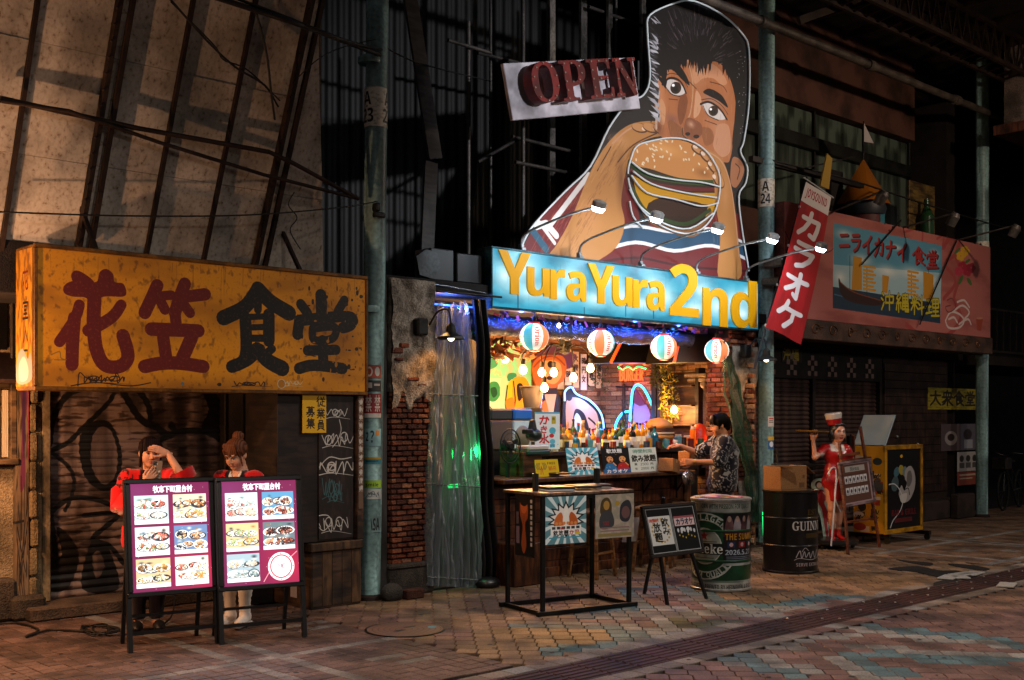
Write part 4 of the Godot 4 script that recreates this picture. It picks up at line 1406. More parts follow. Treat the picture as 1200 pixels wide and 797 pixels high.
func build_upper() -> void:
	# the dark gap above the bar, its scaffold, and the brown building to its right
	var b:=mb()
	var back:=thing("dark_hoarding", "dark corrugated hoarding at the back of the gap above the bar", "wall")
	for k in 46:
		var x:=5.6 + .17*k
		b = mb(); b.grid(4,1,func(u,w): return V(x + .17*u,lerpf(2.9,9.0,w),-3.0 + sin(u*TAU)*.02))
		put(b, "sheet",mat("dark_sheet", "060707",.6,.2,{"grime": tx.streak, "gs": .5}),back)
	var sc:=thing("scaffold", "rusty scaffold of tubes and timber studs behind the open sign", "scaffold")
	var tube_m:=metal("scaffold_tube", "4a4642",.5,.5)
	var stud:=wood("stud", "54382a")
	for q in [[549,25,300,-.9,.024],[613,-30,300,-.5,.024],[575,0,290,-1.6,.02],[798,-20,200,-.9,.02],[722,-20,170,-1.0,.02]]:
		b = mb(); b.tube([pz(q[0],q[2],q[3]),V(pz(q[0],q[2],q[3]).x,pz(q[0],q[1],q[3]).y,q[3])],q[4],8)
		put(b, "upright",tube_m,sc)
	for q in [[648,-30,232,-.7,.09],[685,-30,232,-.9,.10],[716,-30,150,-.7,.07],[755,-30,60,-.9,.08]]:
		var lo:=pz(q[0],q[2],q[3])
		b = mb(); bx(b,lo.x - q[4] / 2,lo.x + q[4] / 2,2.98,7.2,q[3] - .05,q[3],.004)
		put(b, "stud",stud,sc)
	for q in [[525,47,575,62,-.85],[604,190,684,206,-.48],[600,160,672,178,-.62],[690,8,752,30,-.8],[560,190,612,160,-1.3],[560,62,760,110,-1.5]]:
		b = mb(); b.tube([pz(q[0],q[1],q[4]),pz(q[2],q[3],q[4])],.022,8)
		put(b, "ledger",tube_m,sc)
	b = mb(); b.bar(pz(478,-20,-.5),pz(510,186,-.5),.17,.03,Vector3.BACK); b.bar(pz(505,190,-.5),pz(500,300,-.5),.16,.03,Vector3.BACK)
	tag(put(b, "leaning_plank",wood("grey_plank", "3b3531"),self), "grey weathered plank leaning in the dark gap beside the teal pole", "plank")
	b = mb()
	bx(b,pz(537,310,.0).x,pz(574,310,.0).x,2.99,3.28,-.5,-.02,.01)
	tag(put(b, "black_case",mat("black_case", "12161a",.5),self), "black box on the bar roof left of the lit sign", "box")
	b = mb(); bx(b,pz(508,310,.0).x,pz(535,310,.0).x,2.99,3.30,-.3,-.04,.01)
	tag(put(b, "grey_case",mat("grey_case", "2c3235",.5),self), "dull grey case beside the hexagonal panel on the bar roof", "box")
	b = mb()
	var hexo:=PackedVector2Array()
	for q in pts("488,300 500,292 512,296 517,312 508,327 492,322"):
		var w:=pz(q.x,q.y,.04); hexo.append(W(w.x,w.y))
	b.prism(hexo,.0,.04)
	tag(put(b, "hexagonal_panel",metal("hex_panel", "454b4e",.4,.3),self), "dull hexagonal metal panel standing on the bar roof edge", "panel")
	b = mb(); b.tube([pz(508,333,.06),pz(575,345,.06)],.014,8)
	tag(put(b, "roof_edge_pipe",metal("chrome_edge", "8a8f95",.25,.9),self), "thin bright metal edge along the bar roof left of the lit sign", "pipe")

	var br:=thing("brown_building", "tall brown building front with a long window band above the pink board", "building")
	var x0:=12.25
	var x1:=pz(1072,150,-.9).x
	var t0:=pz(912,112,-.9).y
	b = mb(); bx(b,x0,x1,t0,9.0,-1.6,-.9,.0); bx(b,x0,x1,3.0,t0 - 1.7,-1.6,-.9,.0)
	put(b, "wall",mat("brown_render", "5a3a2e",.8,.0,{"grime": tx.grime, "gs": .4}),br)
	b = mb(); bx(b,x0,x1,t0 - 1.7,t0,-1.35,-1.2,.0)
	put(b, "ledge",stone("brown_wall"),br)
	var n:=4
	for k in n:
		var xa:=lerpf(x0,x1,float(k) / n) + .02
		var xb:=lerpf(x0,x1,float(k + 1) / n) - .02
		b = mb(); bx(b,xa,xb,t0 - 1.68,t0 - .03,-1.04,-1.03,.0)
		put(b, "window_pane",mat("green_pane", "5a665c",.25,.1,{"grime": tx.streak, "gs": .4}),br)
		b = mb(); bx(b,xb,xb + .04,t0 - 1.7,t0,-1.06,-.98,.004)
		put(b, "mullion",metal("window_metal", "2f302d",.5,.4),br)
	b = mb(); bx(b,x0,x1,t0 - .62,t0 - .42,-1.02,-.94,.01)
	put(b, "sash_rail",metal("window_metal"),br)
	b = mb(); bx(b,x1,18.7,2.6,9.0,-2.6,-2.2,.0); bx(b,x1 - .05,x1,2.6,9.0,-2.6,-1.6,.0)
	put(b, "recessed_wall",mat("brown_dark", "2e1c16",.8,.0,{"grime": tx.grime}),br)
	var dp:=pz(1112,200,-2.1).x
	b = mb(); b.tube([V(dp,2.8,-2.1),V(dp,8.0,-2.1)],.06,10)
	put(b, "drain_pipe",metal("brown_pipe", "2a201c"),br)
	# the arcade's roof: sheets, joists, a lattice girder, the long pipe
	var rf:=thing("arcade_roof", "dark arcade roof of sheets and steel joists at the top right", "roof")
	b = mb(); bx(b,11.0,30.0,7.62,7.7,-4.0,2.6,.0)
	put(b, "roof_sheet",metal("roof_sheet", "2b2421",.8,.1),rf)
	for k in 14:
		b = mb(); bx(b,12.5 + 1.1*k,12.58 + 1.1*k,7.5,7.61,-4.0,2.6,.004)
		put(b, "joist",rust_m(),rf)
	for z in [-1.5,.5,2.2]:
		b = mb(); bx(b,11.0,30.0,7.36,7.48,z - .05,z + .05,.004)
		put(b, "purlin",rust_m(),rf)
	var gz:=1.0
	var ga:=pz(1010,-6,gz)
	var gy:=ga.y
	var gd:=thing("lattice_girder", "lattice steel girder under the arcade roof at the top right", "girder")
	b = mb(); b.bar(V(11.0,gy,gz),V(30,gy,gz),.06,.06); b.bar(V(11.0,gy + .5,gz),V(30,gy + .5,gz),.06,.06); b.bar(V(11.0,gy,gz - .4),V(30,gy,gz - .4),.05,.05)
	put(b, "chord",rust_m(),gd)
	for k in 60:
		var xx:=11.0 + .3*k
		b = mb(); b.bar(V(xx,gy,gz),V(xx + .15,gy + .5,gz),.025,.025); b.bar(V(xx + .15,gy + .5,gz),V(xx + .3,gy,gz),.025,.025); b.bar(V(xx,gy,gz),V(xx + .15,gy,gz - .4),.02,.02)
		put(b, "lattice_bar",rust_m(),gd)
	var pa:=pz(835,2,.22)
	b = mb(); b.tube([V(pa.x - 6.0,pa.y,.22),V(26.0,pa.y,.22)],.055,12)
	for x in [12.0,14.6,17.2]: b.tube([V(x,pa.y,.22),V(x + .12,pa.y,.22)],.075,12)
	tag(put(b, "long_pipe",metal("pipe_paint", "5a5048",.6,.2),self), "long grey pipe slanting across the top right in front of the poles", "pipe")
	b = mb(); b.bar(pz(936,24,.4),pz(1000,2,.4),.1,.05,Vector3.BACK); b.bar(pz(1000,2,.4),pz(1040,-20,.4),.08,.05,Vector3.BACK)
	tag(put(b, "roof_bracket",rust_m(),self), "short steel bracket near the top of the middle teal pole", "bracket")
	# the pale corner block at the top right
	var cb:=thing("balcony_block", "pale concrete balcony corner with brown soffit at the top right edge", "balcony")
	var c0:=pz(1176,148,.6)
	b = mb(); bx(b,c0.x,c0.x + 5.0,c0.y,c0.y + 3.5,.6,3.4,.01)
	put(b, "block",stone("pale_concrete", "6e6058",.9),cb)
	b = mb(); bx(b,c0.x - .16,c0.x + 5.0,c0.y - .16,c0.y - .002,.5,3.5,.01)
	put(b, "soffit",wood("soffit", "5a3426",true),cb)

func rust_m() -> StandardMaterial3D:
	return metal("rusty_steel", "3a2a22",.65,.4)

# ---------------------------------------------------------------- poles, signs, banner
func build_poles() -> void:
	var teal:=mat("teal_paint", "a4d0d0",.42,.0,{"tex": tx.grain, "tri": 1.3, "grime": tx.streak, "gs": .45})
	var k:=0
	for x in [6.19,12.44,18.62]:
		var o:=thing("arcade_pole",["teal steel pole marked A 23 beside the yellow sign", "teal steel pole marked A 24 right of the lit bar sign", "teal steel pole marked A 25 at the end of the pink board"][k], "pole",V(x,0,0),.0, "teal arcade poles")
		var b:=mb()
		var lean:=.12 if k == 0 else .03
		b.tube([V(0,0,0),V(lean*.4,2.6,0),V(lean,7.6,0)],[.095,.1,.105],28)
		put(b, "shaft",teal,o)
		b = mb(); b.lathe([W(.13,.0),W(.13,.03),W(.1,.05)],24)
		put(b, "foot",metal("pole_foot", "4a3630",.7,.3),o)
		b = mb()
		for y in [2.62,4.9]: b.lathe([W(.104 + .0,y),W(.109,y + .01),W(.109,y + .05),W(.104,y + .06)],24,true)
		b.T = X(Basis(),V(lean*.5,0,0))
		put(b, "joint",teal,o)
		# number band, wrapped round the pole
		var p:=pen(512,220,hue("cfc9ba"))
		p.units(0,0,66,28)
		p.weather(31 + k,.03,.5,.75,Color(.4,.38,.3,.4))
		for j in 3:
			p.text("A",8 + 22*j,3,9,9.5,hue("12161a"),font_bold)
			p.text(".",11.5 + 22*j,12.6,1.6,1.6,hue("12161a"),font_bold)
			p.text(["23", "24", "25"][k],6 + 22*j,15,13,10,hue("12161a"),font_bold)
		b = mb()
		var y0: float = [4.32,4.36,4.2][k]
		b.lathe([W(.1075,y0),W(.1075,y0 + .36)],28)
		b.T = X()
		var band:=put(b, "number_band",prt("pole_band_%d" % k,p.done(),.5),o)
		band.position.x = lean*y0 / 7.6
		band.rotation.y = [-.55,-.15,-.5][k]
		k += 1
	# stickers low on the first pole and the second
	var st:=thing("pole_stickers", "stack of stickers round the pole marked A 23 including a red no-entry character", "stickers",V(6.215,0,0))
	var list:=[[2.02,.12, "a3452f",0],[1.90,.1, "2c2a2a",1],[1.66,.22, "8a2226",2],[1.40,.16, "7fa9ae",3],[1.24,.06, "3d8a98",4],[1.02,.07, "8ab030",5],[.92,.09, "b5bab5",6],[.62,.14, "7f9ea0",7]]
	for q in list:
		var p:=pen(256,128,hue(q[2]))
		p.units(0,0,20,10)
		match q[3]:
			0: p.ell(6,5,3.6,3.8,hue("d8d2c8")); p.ell(6,5,2.2,2.4,hue(q[2])); p.ell(15,5,3,3.5,hue("d8d2c8"))
			1: p.rct(2,2,7,5,hue("a8a49c")); p.rct(11,3,7,2,hue("a8a49c"))
			2:
				p.rct(0,8.2,20,1.8,hue("cfc8bf"))
				for j in 2: p.kan("禁",1.5 + 10*j,.6,7,7,hue("d9d2ca"),9)
			3: p.text("?",7,1,4,7,hue("1a2a30"),font_bold); p.rct(13,1,4,3,hue("c07a2a")); p.text("2",2,2,3,5,hue("1a2a30"),font_bold)
			4: p.rct(0,0,20,3,hue("c8a02a")); p.rct(2,5,14,1.5,hue("1a2a30"))
			5: p.text("smile",2,3,14,5,hue("1c3010"),font_bold)
			6: graffiti(p,5,2,2,15,6,hue("5a6266"),.7,6)
			7: p.text("RASA",1.5,1,16,8,hue("101214"),font_bold)
		var b:=mb(); b.lathe([W(.1035,q[0]),W(.1035,q[0] + q[1])],12,false,-.9,.75)
		var s:=put(b, "sticker",prt("pole_sticker_%d" % q[3],p.done(),.5,{"grime": tx.grime}),st)
		s.rotation.y = -.45
	for q in [[905,494,.1,.13, "b9b2aa",0],[904,519,.06,.16, "2f5f8a",1]]:
		var p:=pen(96,128,hue(q[4]))
		p.units(0,0,10,13)
		if q[5] == 0: p.rct(1.5,2,7,1.5,hue("b03a30")); p.rct(1.5,5,6,1,hue("55504c")); p.rct(1.5,7,7,1,hue("55504c"))
		else: p.rct(0,0,10,4,hue("c8a02a")); p.ell(5,8,3,3,hue("cfd4d8"))
		var y:=pz(q[0],q[1],.1).y
		var b:=mb(); b.lathe([W(.104,y - q[3] / 2),W(.104,y + q[3] / 2)],8,false,-.5,.5)
		var s:=put(b, "pole_sticker",prt("pole_note_%d" % q[5],p.done(),.5),self)
		s.position = V(12.455,0,0)
		s.rotation.y = -.25
		tag(s,["small white notice with red lines stuck on the middle teal pole", "small blue and yellow sticker on the middle teal pole below the white notice"][q[5]], "sticker")

func build_yellow_sign() -> void:
	var o:=thing("yellow_box_sign", "long weathered yellow box sign with red and black brushed characters", "sign")
	var r:=Rect2(3.09,1.865,2.93,1.055)
	var zf:=.2
	var p:=pen(1536,560,hue("c8820a"))
	p.trace(zf,r)
	p.weather(3,.008,.4,.9,Color(.45,.26,.03,.4))
	p.weather(13,.05,.62,.85,Color(.25,.14,.03,.45),W(3,.8))
	p.soft(400,400,60,90,Color(.36,.2,.03,.5)); p.soft(230,460,260,26,Color(.36,.2,.03,.5))
	var red:=hue("5a120c"); var black:=hue("0e0c0b")
	# brushed characters, traced stroke by stroke on the board
	p.blob("71,334 78,328 92,326 110,328 114,316 122,312 130,318 132,328 142,330 146,340 142,346 120,346 106,352 96,347 82,346 72,342",red)
	p.blob("85,314 96,318 108,330 98,344 90,342 80,322",red)
	p.line("90,356 84,374 66,402",13.0,red); p.line("84,372 82,400 81,430",15.6,red)
	p.line("140,356 128,372 101,388",13.0,red,true,-.2); p.line("108,346 107,380 110,410 120,430 138,432 148,420 142,394",16.9,red)
	p.area("97,392 107,386 110,398",red)
	p.line("183,332 177,346 168,366",15.6,red); p.line("180,346 200,344",11.7,red); p.line("186,350 192,362",13.0,red)
	p.line("216,330 210,346 204,366",15.6,red); p.line("210,347 240,343",14.3,red,true,-.2); p.line("214,355 222,366",13.0,red)
	p.line("176,386 232,388",16.9,red); p.line("204,366 206,384",14.3,red); p.line("190,396 194,424",15.6,red); p.line("224,396 212,424",16.9,red)
	p.line("168,432 188,428 210,428 238,432",16.9,red)
	p.line("303,336 288,358 262,372",16.9,black,true,-.1); p.line("303,336 318,352 340,366",18.2,black,true,-.1); p.line("303,352 303,362",10.4,black)
	p.line("290,371 314,370",7.8,black); p.line("288,372 288,420 272,432",15.6,black); p.line("316,368 316,400",15.6,black); p.line("288,384 314,383",7.8,black); p.line("288,397 316,397",9.1,black)
	p.line("276,432 292,424 306,410",13.0,black); p.line("302,410 314,424 332,434",16.9,black,true,-.2); p.line("320,410 310,418",10.4,black)
	p.line("378,344 379,368",15.6,black); p.line("354,355 362,366",13.0,black); p.line("406,350 398,364",11.7,black); p.line("352,378 350,392",14.3,black); p.line("352,375 410,370 414,380 404,384",14.3,black)
	p.line("368,385 370,399 392,397 394,383 368,385",10.4,black); p.line("380,400 381,428",14.3,black); p.line("362,412 396,411",13.0,black); p.line("352,434 370,430 404,434",14.3,black)
	graffiti(p,21,92,443,52,10,hue("1a0e08"),1.3,9); p.line("80,456 110,452 150,456 175,452",1.4,hue("1a0e08"))
	p.line("88,456 90,440 98,446 108,449 130,448 134,440 138,446",1.2,hue("1a0e08"))
	graffiti(p,23,272,450,42,6,hue("1a0e08"),1.2,6); graffiti(p,24,333,449,22,7,hue("b5a888"),.9,5); p.ell(331,453,5,6,hue("a8a090")); p.ell(331,453,4,5,hue("9c6410"))
	p.ell(213,453,2,2,hue("46626a")); p.ell(257,454,2.6,2.2,hue("2a1a0c"))
	p.line("56,418 66,414 68,422 74,424 60,424",1.2,hue("7a5a20"))
	p.weather(9,.09,.64,.74,Color(.62,.38,.07,.3),W(4,1.4))
	var nz:=RandomNumberGenerator.new(); nz.seed = 4
	for k in 80:          # streaks and chipped paint round the last character
		var x:=nz.randf_range(345,428)
		var y:=nz.randf_range(335,450)
		p.ell(x,y,nz.randf_range(.4,2.2),nz.randf_range(.5,3.5),[hue("2a1c0c"),hue("1c1209"),hue("8a5810")][k % 3])
	for k in 26:
		var x:=nz.randf_range(45,428)
		p.line("%f,%f %f,%f" % [x,292 + (x - 38)*.077,x + nz.randf_range(-1,1),300 + nz.randf_range(5,50)],nz.randf_range(.3,.9),Color(.2,.11,.03,.35),false)
	var b:=mb(); bx(b,r.position.x,r.end.x,r.position.y,r.end.y,-.16,zf - .012,.012)
	put(b, "case",metal("yellow_case", "8a5a14",.5,.1),o)
	sheet("face",prt("yellow_face",p.done(),.5),o,r.size.x - .05,r.size.y - .05,tf(V(r.get_center().x,r.get_center().y,zf)),.01)
	b = mb()
	for q in [[r.position.x,r.end.x,r.end.y - .028,r.end.y + .004],[r.position.x,r.end.x,r.position.y - .004,r.position.y + .028]]: bx(b,q[0],q[1],q[2],q[3],zf - .02,zf + .012,.005)
	for x in [r.position.x - .004,r.end.x - .024]: bx(b,x,x + .028,r.position.y + .03,r.end.y - .03,zf - .02,zf + .0115,.005)
	put(b, "frame",metal("yellow_frame", "7d4f12",.45,.2),o)
	p = pen(256,440,hue("a3701c"))
	p.units(0,0,60,105)
	p.weather(6,.02,.4,.75,Color(.3,.17,.05,.6))
	p.kan("花",24,14,22,18,hue("5a1a10"),10); p.kan("堂",24,36,22,18,hue("14100c"),10); p.kan("入口",26,58,20,14,hue("14100c"),12,W(0,1.2))
	p.blob("6,82 24,76 44,84 54,80 58,100 4,102",hue("8a8280")); p.blob("12,88 30,82 46,92 40,100 14,100",hue("b0a8a2"))
	sheet("side_face",prt("yellow_side",p.done(),.45),o,.32,1.0,X(Basis(Vector3.UP,-PI / 2),V(r.position.x - .003,r.get_center().y,.015)),.003)
	# braces that hold it
	for x in [3.6,5.4]:
		b = mb(); b.bar(V(x,2.9,.1),V(x,3.35,-.25),.03,.03)
		put(b, "brace",rust_m(),o)

func build_bar_sign() -> void:
	var o:=thing("lit_bar_sign", "long glowing cyan sign board with raised yellow letters over the bar", "sign")
	var x0:=7.60; var x1:=12.14
	var zf:=.1
	var y0:=2.755; var y1:=3.36
	# the lit face: white hot spots of light are painted into its glow
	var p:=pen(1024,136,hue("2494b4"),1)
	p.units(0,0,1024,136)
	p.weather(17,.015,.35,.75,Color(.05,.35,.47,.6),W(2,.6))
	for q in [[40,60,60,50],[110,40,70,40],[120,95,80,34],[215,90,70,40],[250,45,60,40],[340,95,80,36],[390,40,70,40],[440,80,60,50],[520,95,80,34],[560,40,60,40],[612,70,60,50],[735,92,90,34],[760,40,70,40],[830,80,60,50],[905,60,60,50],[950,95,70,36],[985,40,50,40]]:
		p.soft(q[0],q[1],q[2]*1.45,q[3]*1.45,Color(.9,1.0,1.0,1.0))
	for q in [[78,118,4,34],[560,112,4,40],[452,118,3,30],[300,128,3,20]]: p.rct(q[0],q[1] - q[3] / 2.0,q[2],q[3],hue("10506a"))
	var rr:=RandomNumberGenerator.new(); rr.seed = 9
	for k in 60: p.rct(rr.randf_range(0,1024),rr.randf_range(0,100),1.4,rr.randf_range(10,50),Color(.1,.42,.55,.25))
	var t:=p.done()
	var b:=mb(); bx(b,x0,x1,y0,y1,-.12,zf - .01,.008)
	put(b, "case",metal("sign_case", "22343a",.5,.3),o)
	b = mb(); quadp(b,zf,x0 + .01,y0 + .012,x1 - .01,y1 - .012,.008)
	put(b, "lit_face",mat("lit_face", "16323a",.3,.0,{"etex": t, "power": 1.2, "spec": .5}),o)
	b = mb(); bx(b,x0 - .006,x1 + .006,y1 - .015,y1 + .006,zf - .1,zf + .012,.003); bx(b,x0 - .006,x1 + .006,y0 - .012,y0 + .014,zf - .1,zf + .012,.003); bx(b,x0 - .006,x0 + .012,y0 + .015,y1 - .016,zf - .1,zf + .011,.003)
	put(b, "frame",metal("sign_frame", "2c5a66",.4,.4),o)
	var glow:=AreaLight3D.new()
	glow.name = "sign_light"
	glow.area_size = W(x1 - x0,y1 - y0)
	glow.area_normalize_energy = true
	glow.light_color = hue("6fd6f2"); glow.light_energy = .55
	glow.area_range = 30.0; glow.area_attenuation = 2.0; glow.shadow_enabled = true
	o.add_child(glow)
	glow.transform = X(Basis(Vector3.UP,PI),V((x0 + x1) / 2,(y0 + y1) / 2,zf + .02))
	# the letters, each cut from thick board
	var yel:=mat("letter_yellow", "d89a08",.45,.0,{"spec": .3})
	for q in [["Y",586,624,297,344],["u",620,646,315,346],["r",647,664,316,350],["a",666,689,319,352],["Y",691,722,312,355],["u",720,743,325,358],["r",744,761,328,360],["a",760,781,330,363],["2",787,821,312,369],["n",826,855,339,381],["d",859,889,330,383]]:
		var a:=pz(q[1],q[4],zf + .05); var c:=pz(q[2],q[3],zf + .05)
		if q[0] == "Y": a.y = pz(q[1] + 10,q[4],zf + .05).y
		b = mb(); lettering(b,q[0],font_bold,W(a.x,a.y),W(c.x,c.y),zf + .008,.02)
		put(b, "letter",yel,o)
	# the five arms with their lamps
	var k:=0
	for q in [[617,275,711,240],[685,293,774,254],[757,303,845,267],[822,317,907,279],[880,325,963,293]]:
		var at:=pz(q[0],q[1],.1)
		var s:=thing("gooseneck_lamp", "bent white lamp arm on the lit bar sign, number %d counted from the left end" % (k + 1), "lamp",V(at.x,y1,.02),.0, "lamps on the bar sign")
		s.set_meta("label",["white sign lamp on bent arm at the left end, above the first letter", "white sign lamp on bent arm above the gap before the second capital letter", "white sign lamp on bent arm in the middle, before the burger's lower edge", "white sign lamp on bent arm crossing the middle teal pole", "white sign lamp on bent arm at the right end before the red banner"][k])
		var white:=metal("lamp_white", "b9c0c4",.35,.2)
		b = mb(); b.box(V(0,.0,.0),V(.045,.16,.05),.006); b.box(V(0,.03,.03),V(.06,.03,.03),.004)
		put(b, "clamp",white,s)
		var e:=V(0,3.686 - y1,1.06)
		b = mb(); b.tube(curve3([V(0,.05,.0),V(0,.14,.02),V(0,.19,.1),V(0,.23,.26),V(0,.30,.7),e]),.013,8)
		put(b, "arm",white,s)
		b = mb()
		var down:=V(0,-.93,-.36).normalized()
		b.T = facing(e + V(0,-.01,.02),Vector3.RIGHT,-down)
		b.lathe([W(.068,.0),W(.07,.05),W(.045,.07),W(.0,.075)],16)
		put(b, "head",white,s)
		b = mb()
		b.T = facing(e + V(0,-.01,.02),Vector3.RIGHT,-down)
		b.lathe([W(.0,-.05),W(.05,-.045),W(.066,-.01),W(.067,.001)],16,true)
		put(b, "lamp_lens",mat("led_lens", "f4f8ff",.3,.0,{"emit": "eaf4ff", "power": 14.0}),s)
		var lp:=e + V(0,-.01,.02) + down*.06
		spot(lp,lp + V(0,-.55,-.95), "e6f2ff",.85,62,.03,s)
		k += 1

func build_burger_billboard() -> void:
	var z:=-.12
	var out:=smooth(pts("607,300 612,283 625,262 660,225 690,195 712,150 735,120 752,112 760,90 757,40 760,18 790,4 812,2 845,18 868,40 876,60 876,120 870,165 866,178 874,196 872,215 864,230 868,270 876,318"),false,4)
	var poly:=PackedVector2Array()
	for q in out:
		var w:=pz(q.x,q.y,z)
		poly.append(W(w.x,w.y))
	var base_y:=3.3
	poly.append(W(poly[poly.size() - 1].x,base_y)); poly.append(W(poly[0].x,base_y))
	var r:=Rect2(poly[0],Vector2.ZERO)
	for q in poly: r = r.expand(q)
	var p:=pen(1024,860,hue("14161a"))
	p.trace(z,r)
	var skin:=hue("a5643c"); var hand:=hue("a9743f"); var lite:=hue("b98a68"); var dark:=hue("4a2a1c"); var black:=hue("0d0c0e")
	# striped shirt
	p.area("607,300 640,240 690,205 740,190 760,330 607,330",hue("5e1518")); p.area("740,270 800,250 880,250 880,330 700,330",hue("5e1518"))
	p.line("612,270 640,262 652,276",9,hue("c8c4c0"),false); p.line("618,262 640,292",10,hue("1f4a60"),false); p.line("628,255 650,285",5,hue("c8c4c0"),false); p.line("640,270 690,205",7,hue("c8c4c0"),false)
	p.line("700,285 740,272 790,282 830,276 880,296",22,hue("20435c")); p.line("700,278 740,265 790,272 830,268 880,288",4,hue("d0d0d0")); p.line("700,296 745,284 790,294 835,288 880,306",4.5,hue("d0d0d0")); p.line("690,310 745,302 800,312 880,318",3,hue("3a0c10"))
	# forearms
	p.blob("616,330 650,290 672,250 690,205 712,168 738,146 770,142 788,150 782,158 762,162 745,172 735,195 728,235 732,262 722,290 690,312 660,330",hand)
	p.soft(690,250,22,40,Color(.75,.52,.34,.6)); p.soft(725,165,20,14,Color(.8,.58,.4,.6)); p.soft(655,305,20,22,Color(.28,.15,.08,.6)); p.soft(728,210,9,50,Color(.3,.16,.09,.6))
	p.line("718,168 740,150 772,146 786,152",2.2,lite); p.line("724,190 742,170 770,156",1.6,dark); p.line("700,200 716,172",1.6,dark)
	for q in [[750,150,.25],[763,150,.3],[775,152,.4],[786,156,.5]]: p.ell(q[0],q[1],10,5.6,dark,q[2]); p.ell(q[0] - .6,q[1] - .8,9,4.6,hue("b5804f"),q[2]); p.ell(q[0] + 5,q[1] + 1,3,2.2,hue("d8bfa8"),q[2])
	# face
	p.blob("769,70 778,52 800,44 830,50 852,72 862,100 860,150 856,185 846,190 800,180 780,165 770,150 767,110",skin)
	p.soft(778,90,14,24,Color(.86,.62,.42,.5)); p.soft(840,150,20,26,Color(.78,.58,.46,.5)); p.soft(795,160,16,16,Color(.42,.22,.13,.5)); p.soft(775,120,10,45,Color(.80,.55,.38,.65)); p.soft(816,90,18,20,Color(.72,.55,.44,.6)); p.soft(835,118,22,16,Color(.64,.5,.44,.7)); p.soft(788,140,14,10,Color(.35,.25,.32,.5)); p.soft(800,120,10,40,Color(.36,.19,.11,.45)); p.soft(845,165,14,30,Color(.72,.56,.48,.55)); p.soft(850,100,8,40,Color(.7,.45,.32,.5))
	p.blob("812,78 826,72 842,80 852,96 846,100 836,92 824,92 814,98",hue("bd8560")); p.blob("842,146 854,148 856,176 846,184 836,172 838,158",hue("b98462")); p.blob("774,116 780,126 778,146 772,140",hue("c08a62")); p.blob("816,106 822,116 820,132 813,138 814,120",hue("c4906c"))
	p.blob("800,108 806,118 802,138 797,146 794,128",hue("7a4428")); p.blob("784,140 800,152 800,170 786,160",hue("85502f")); p.blob("822,150 834,152 836,166 826,170",hue("8a5433")); p.soft(815,68,46,18,Color(.2,.1,.06,.7)); p.soft(772,150,10,16,Color(.25,.12,.08,.6))
	p.line("770,60 770,110 769,150",4,hue("b89a86")); p.line("806,70 812,98 810,128 806,140",2.2,hue("b98b66"))
	p.blob("802,146 806,138 814,140 822,146 822,158 812,164 803,158",hue("7d4930")); p.soft(810,146,7,7,Color(.85,.68,.56,.8)); p.ell(806,157,3,2,black); p.ell(816,160,3.5,2.2,black); p.line("800,150 800,158 806,163",1,black); p.line("812,168 814,180",2,dark)
	# eyes and brows
	p.soft(790,102,16,14,Color(.3,.15,.09,.7)); p.blob("778,98 786,93 796,97 803,108 795,112 786,109",hue("c8c0ba")); p.ell(792,103,6.4,7.2,hue("2a1c16"),.2); p.ell(792,104,3,3.6,black); p.ell(789,100,1.8,1.8,Color.WHITE); p.line("776,99 785,91.5 797,95 804,109",2.4,black); p.line("779,100 787,110 797,113",1,black); p.line("776,92 786,86 798,90 806,102",1,dark)
	p.soft(836,130,15,12,Color(.3,.15,.09,.65)); p.blob("823,122 831,121 842,128 850,139 840,140 829,134",hue("c8c0ba")); p.ell(836,130,5.6,6,hue("2a1c16"),.3); p.ell(836,131,2.6,3,black); p.ell(833,128,1.5,1.5,Color.WHITE); p.line("821,122 831,119.5 843,127 852,140",2.4,black); p.line("824,124 830,135 842,141",1,black); p.line("822,117 834,116 846,124 853,134",1,dark)
	p.blob("778,82 784,72 794,74 804,88 808,100 798,92 788,82",black); p.blob("824,108 832,104 846,112 853,126 842,118 832,113",black)
	p.line("784,116 794,117",1,dark); p.line("826,141 840,146",1,dark); p.line("808,96 816,104",1.2,dark); p.line("832,96 846,100 852,108",1,dark)
	# brushwork: short strokes that follow the forms
	var bs:=RandomNumberGenerator.new(); bs.seed = 31
	for k in 340:
		var x:=bs.randf_range(768,860); var y:=bs.randf_range(70,190)
		var right: bool = (x > 806) == (bs.randf() < .8)
		p.line("%f,%f %f,%f" % [x,y,x + bs.randf_range(-2,3),y + bs.randf_range(3,10)],bs.randf_range(.4,1.3),Color(.86,.66,.5,.16) if right else Color(.26,.12,.07,.16),false,.7)
	for k in 420:
		var f:=bs.randf(); var g:=bs.randf_range(-1,1)
		var c0:=W(635,320).lerp(W(725,170),f) + W(16,10)*g*(1.5 - f*.6) if k % 3 else W(852,320).lerp(W(838,200),f) + W(12,0)*g
		var c1:=c0 + (W(4,-7) if k % 3 else W(-1,-9))*bs.randf_range(.5,1.6)
		p.line("%f,%f %f,%f" % [c0.x,c0.y,c1.x,c1.y],bs.randf_range(.5,1.6),[Color(.86,.66,.46,.2),Color(.3,.16,.09,.2)][int(g > 0)],false,.6)
	# ear
	p.blob("858,186 866,186 872,196 870,208 862,220 856,212",hue("9a6444")); p.line("862,192 867,198 864,210",1.6,dark)
	# hair: dark mass with spikes and pale streaks at the temple
	p.blob("760,60 762,24 782,8 806,4 840,16 866,42 873,80 872,130 864,175 858,168 862,120 852,84 838,72 826,76 816,66 804,70 796,58 786,70 778,62 770,84 766,128 762,140",black)
	var hr:=RandomNumberGenerator.new(); hr.seed = 77
	for k in 26:
		var x:=766 + k*3.6
		p.line("%f,%f %f,%f" % [x,40,x + hr.randf_range(-4,6),hr.randf_range(62,84)],3.2,black,false,.9)
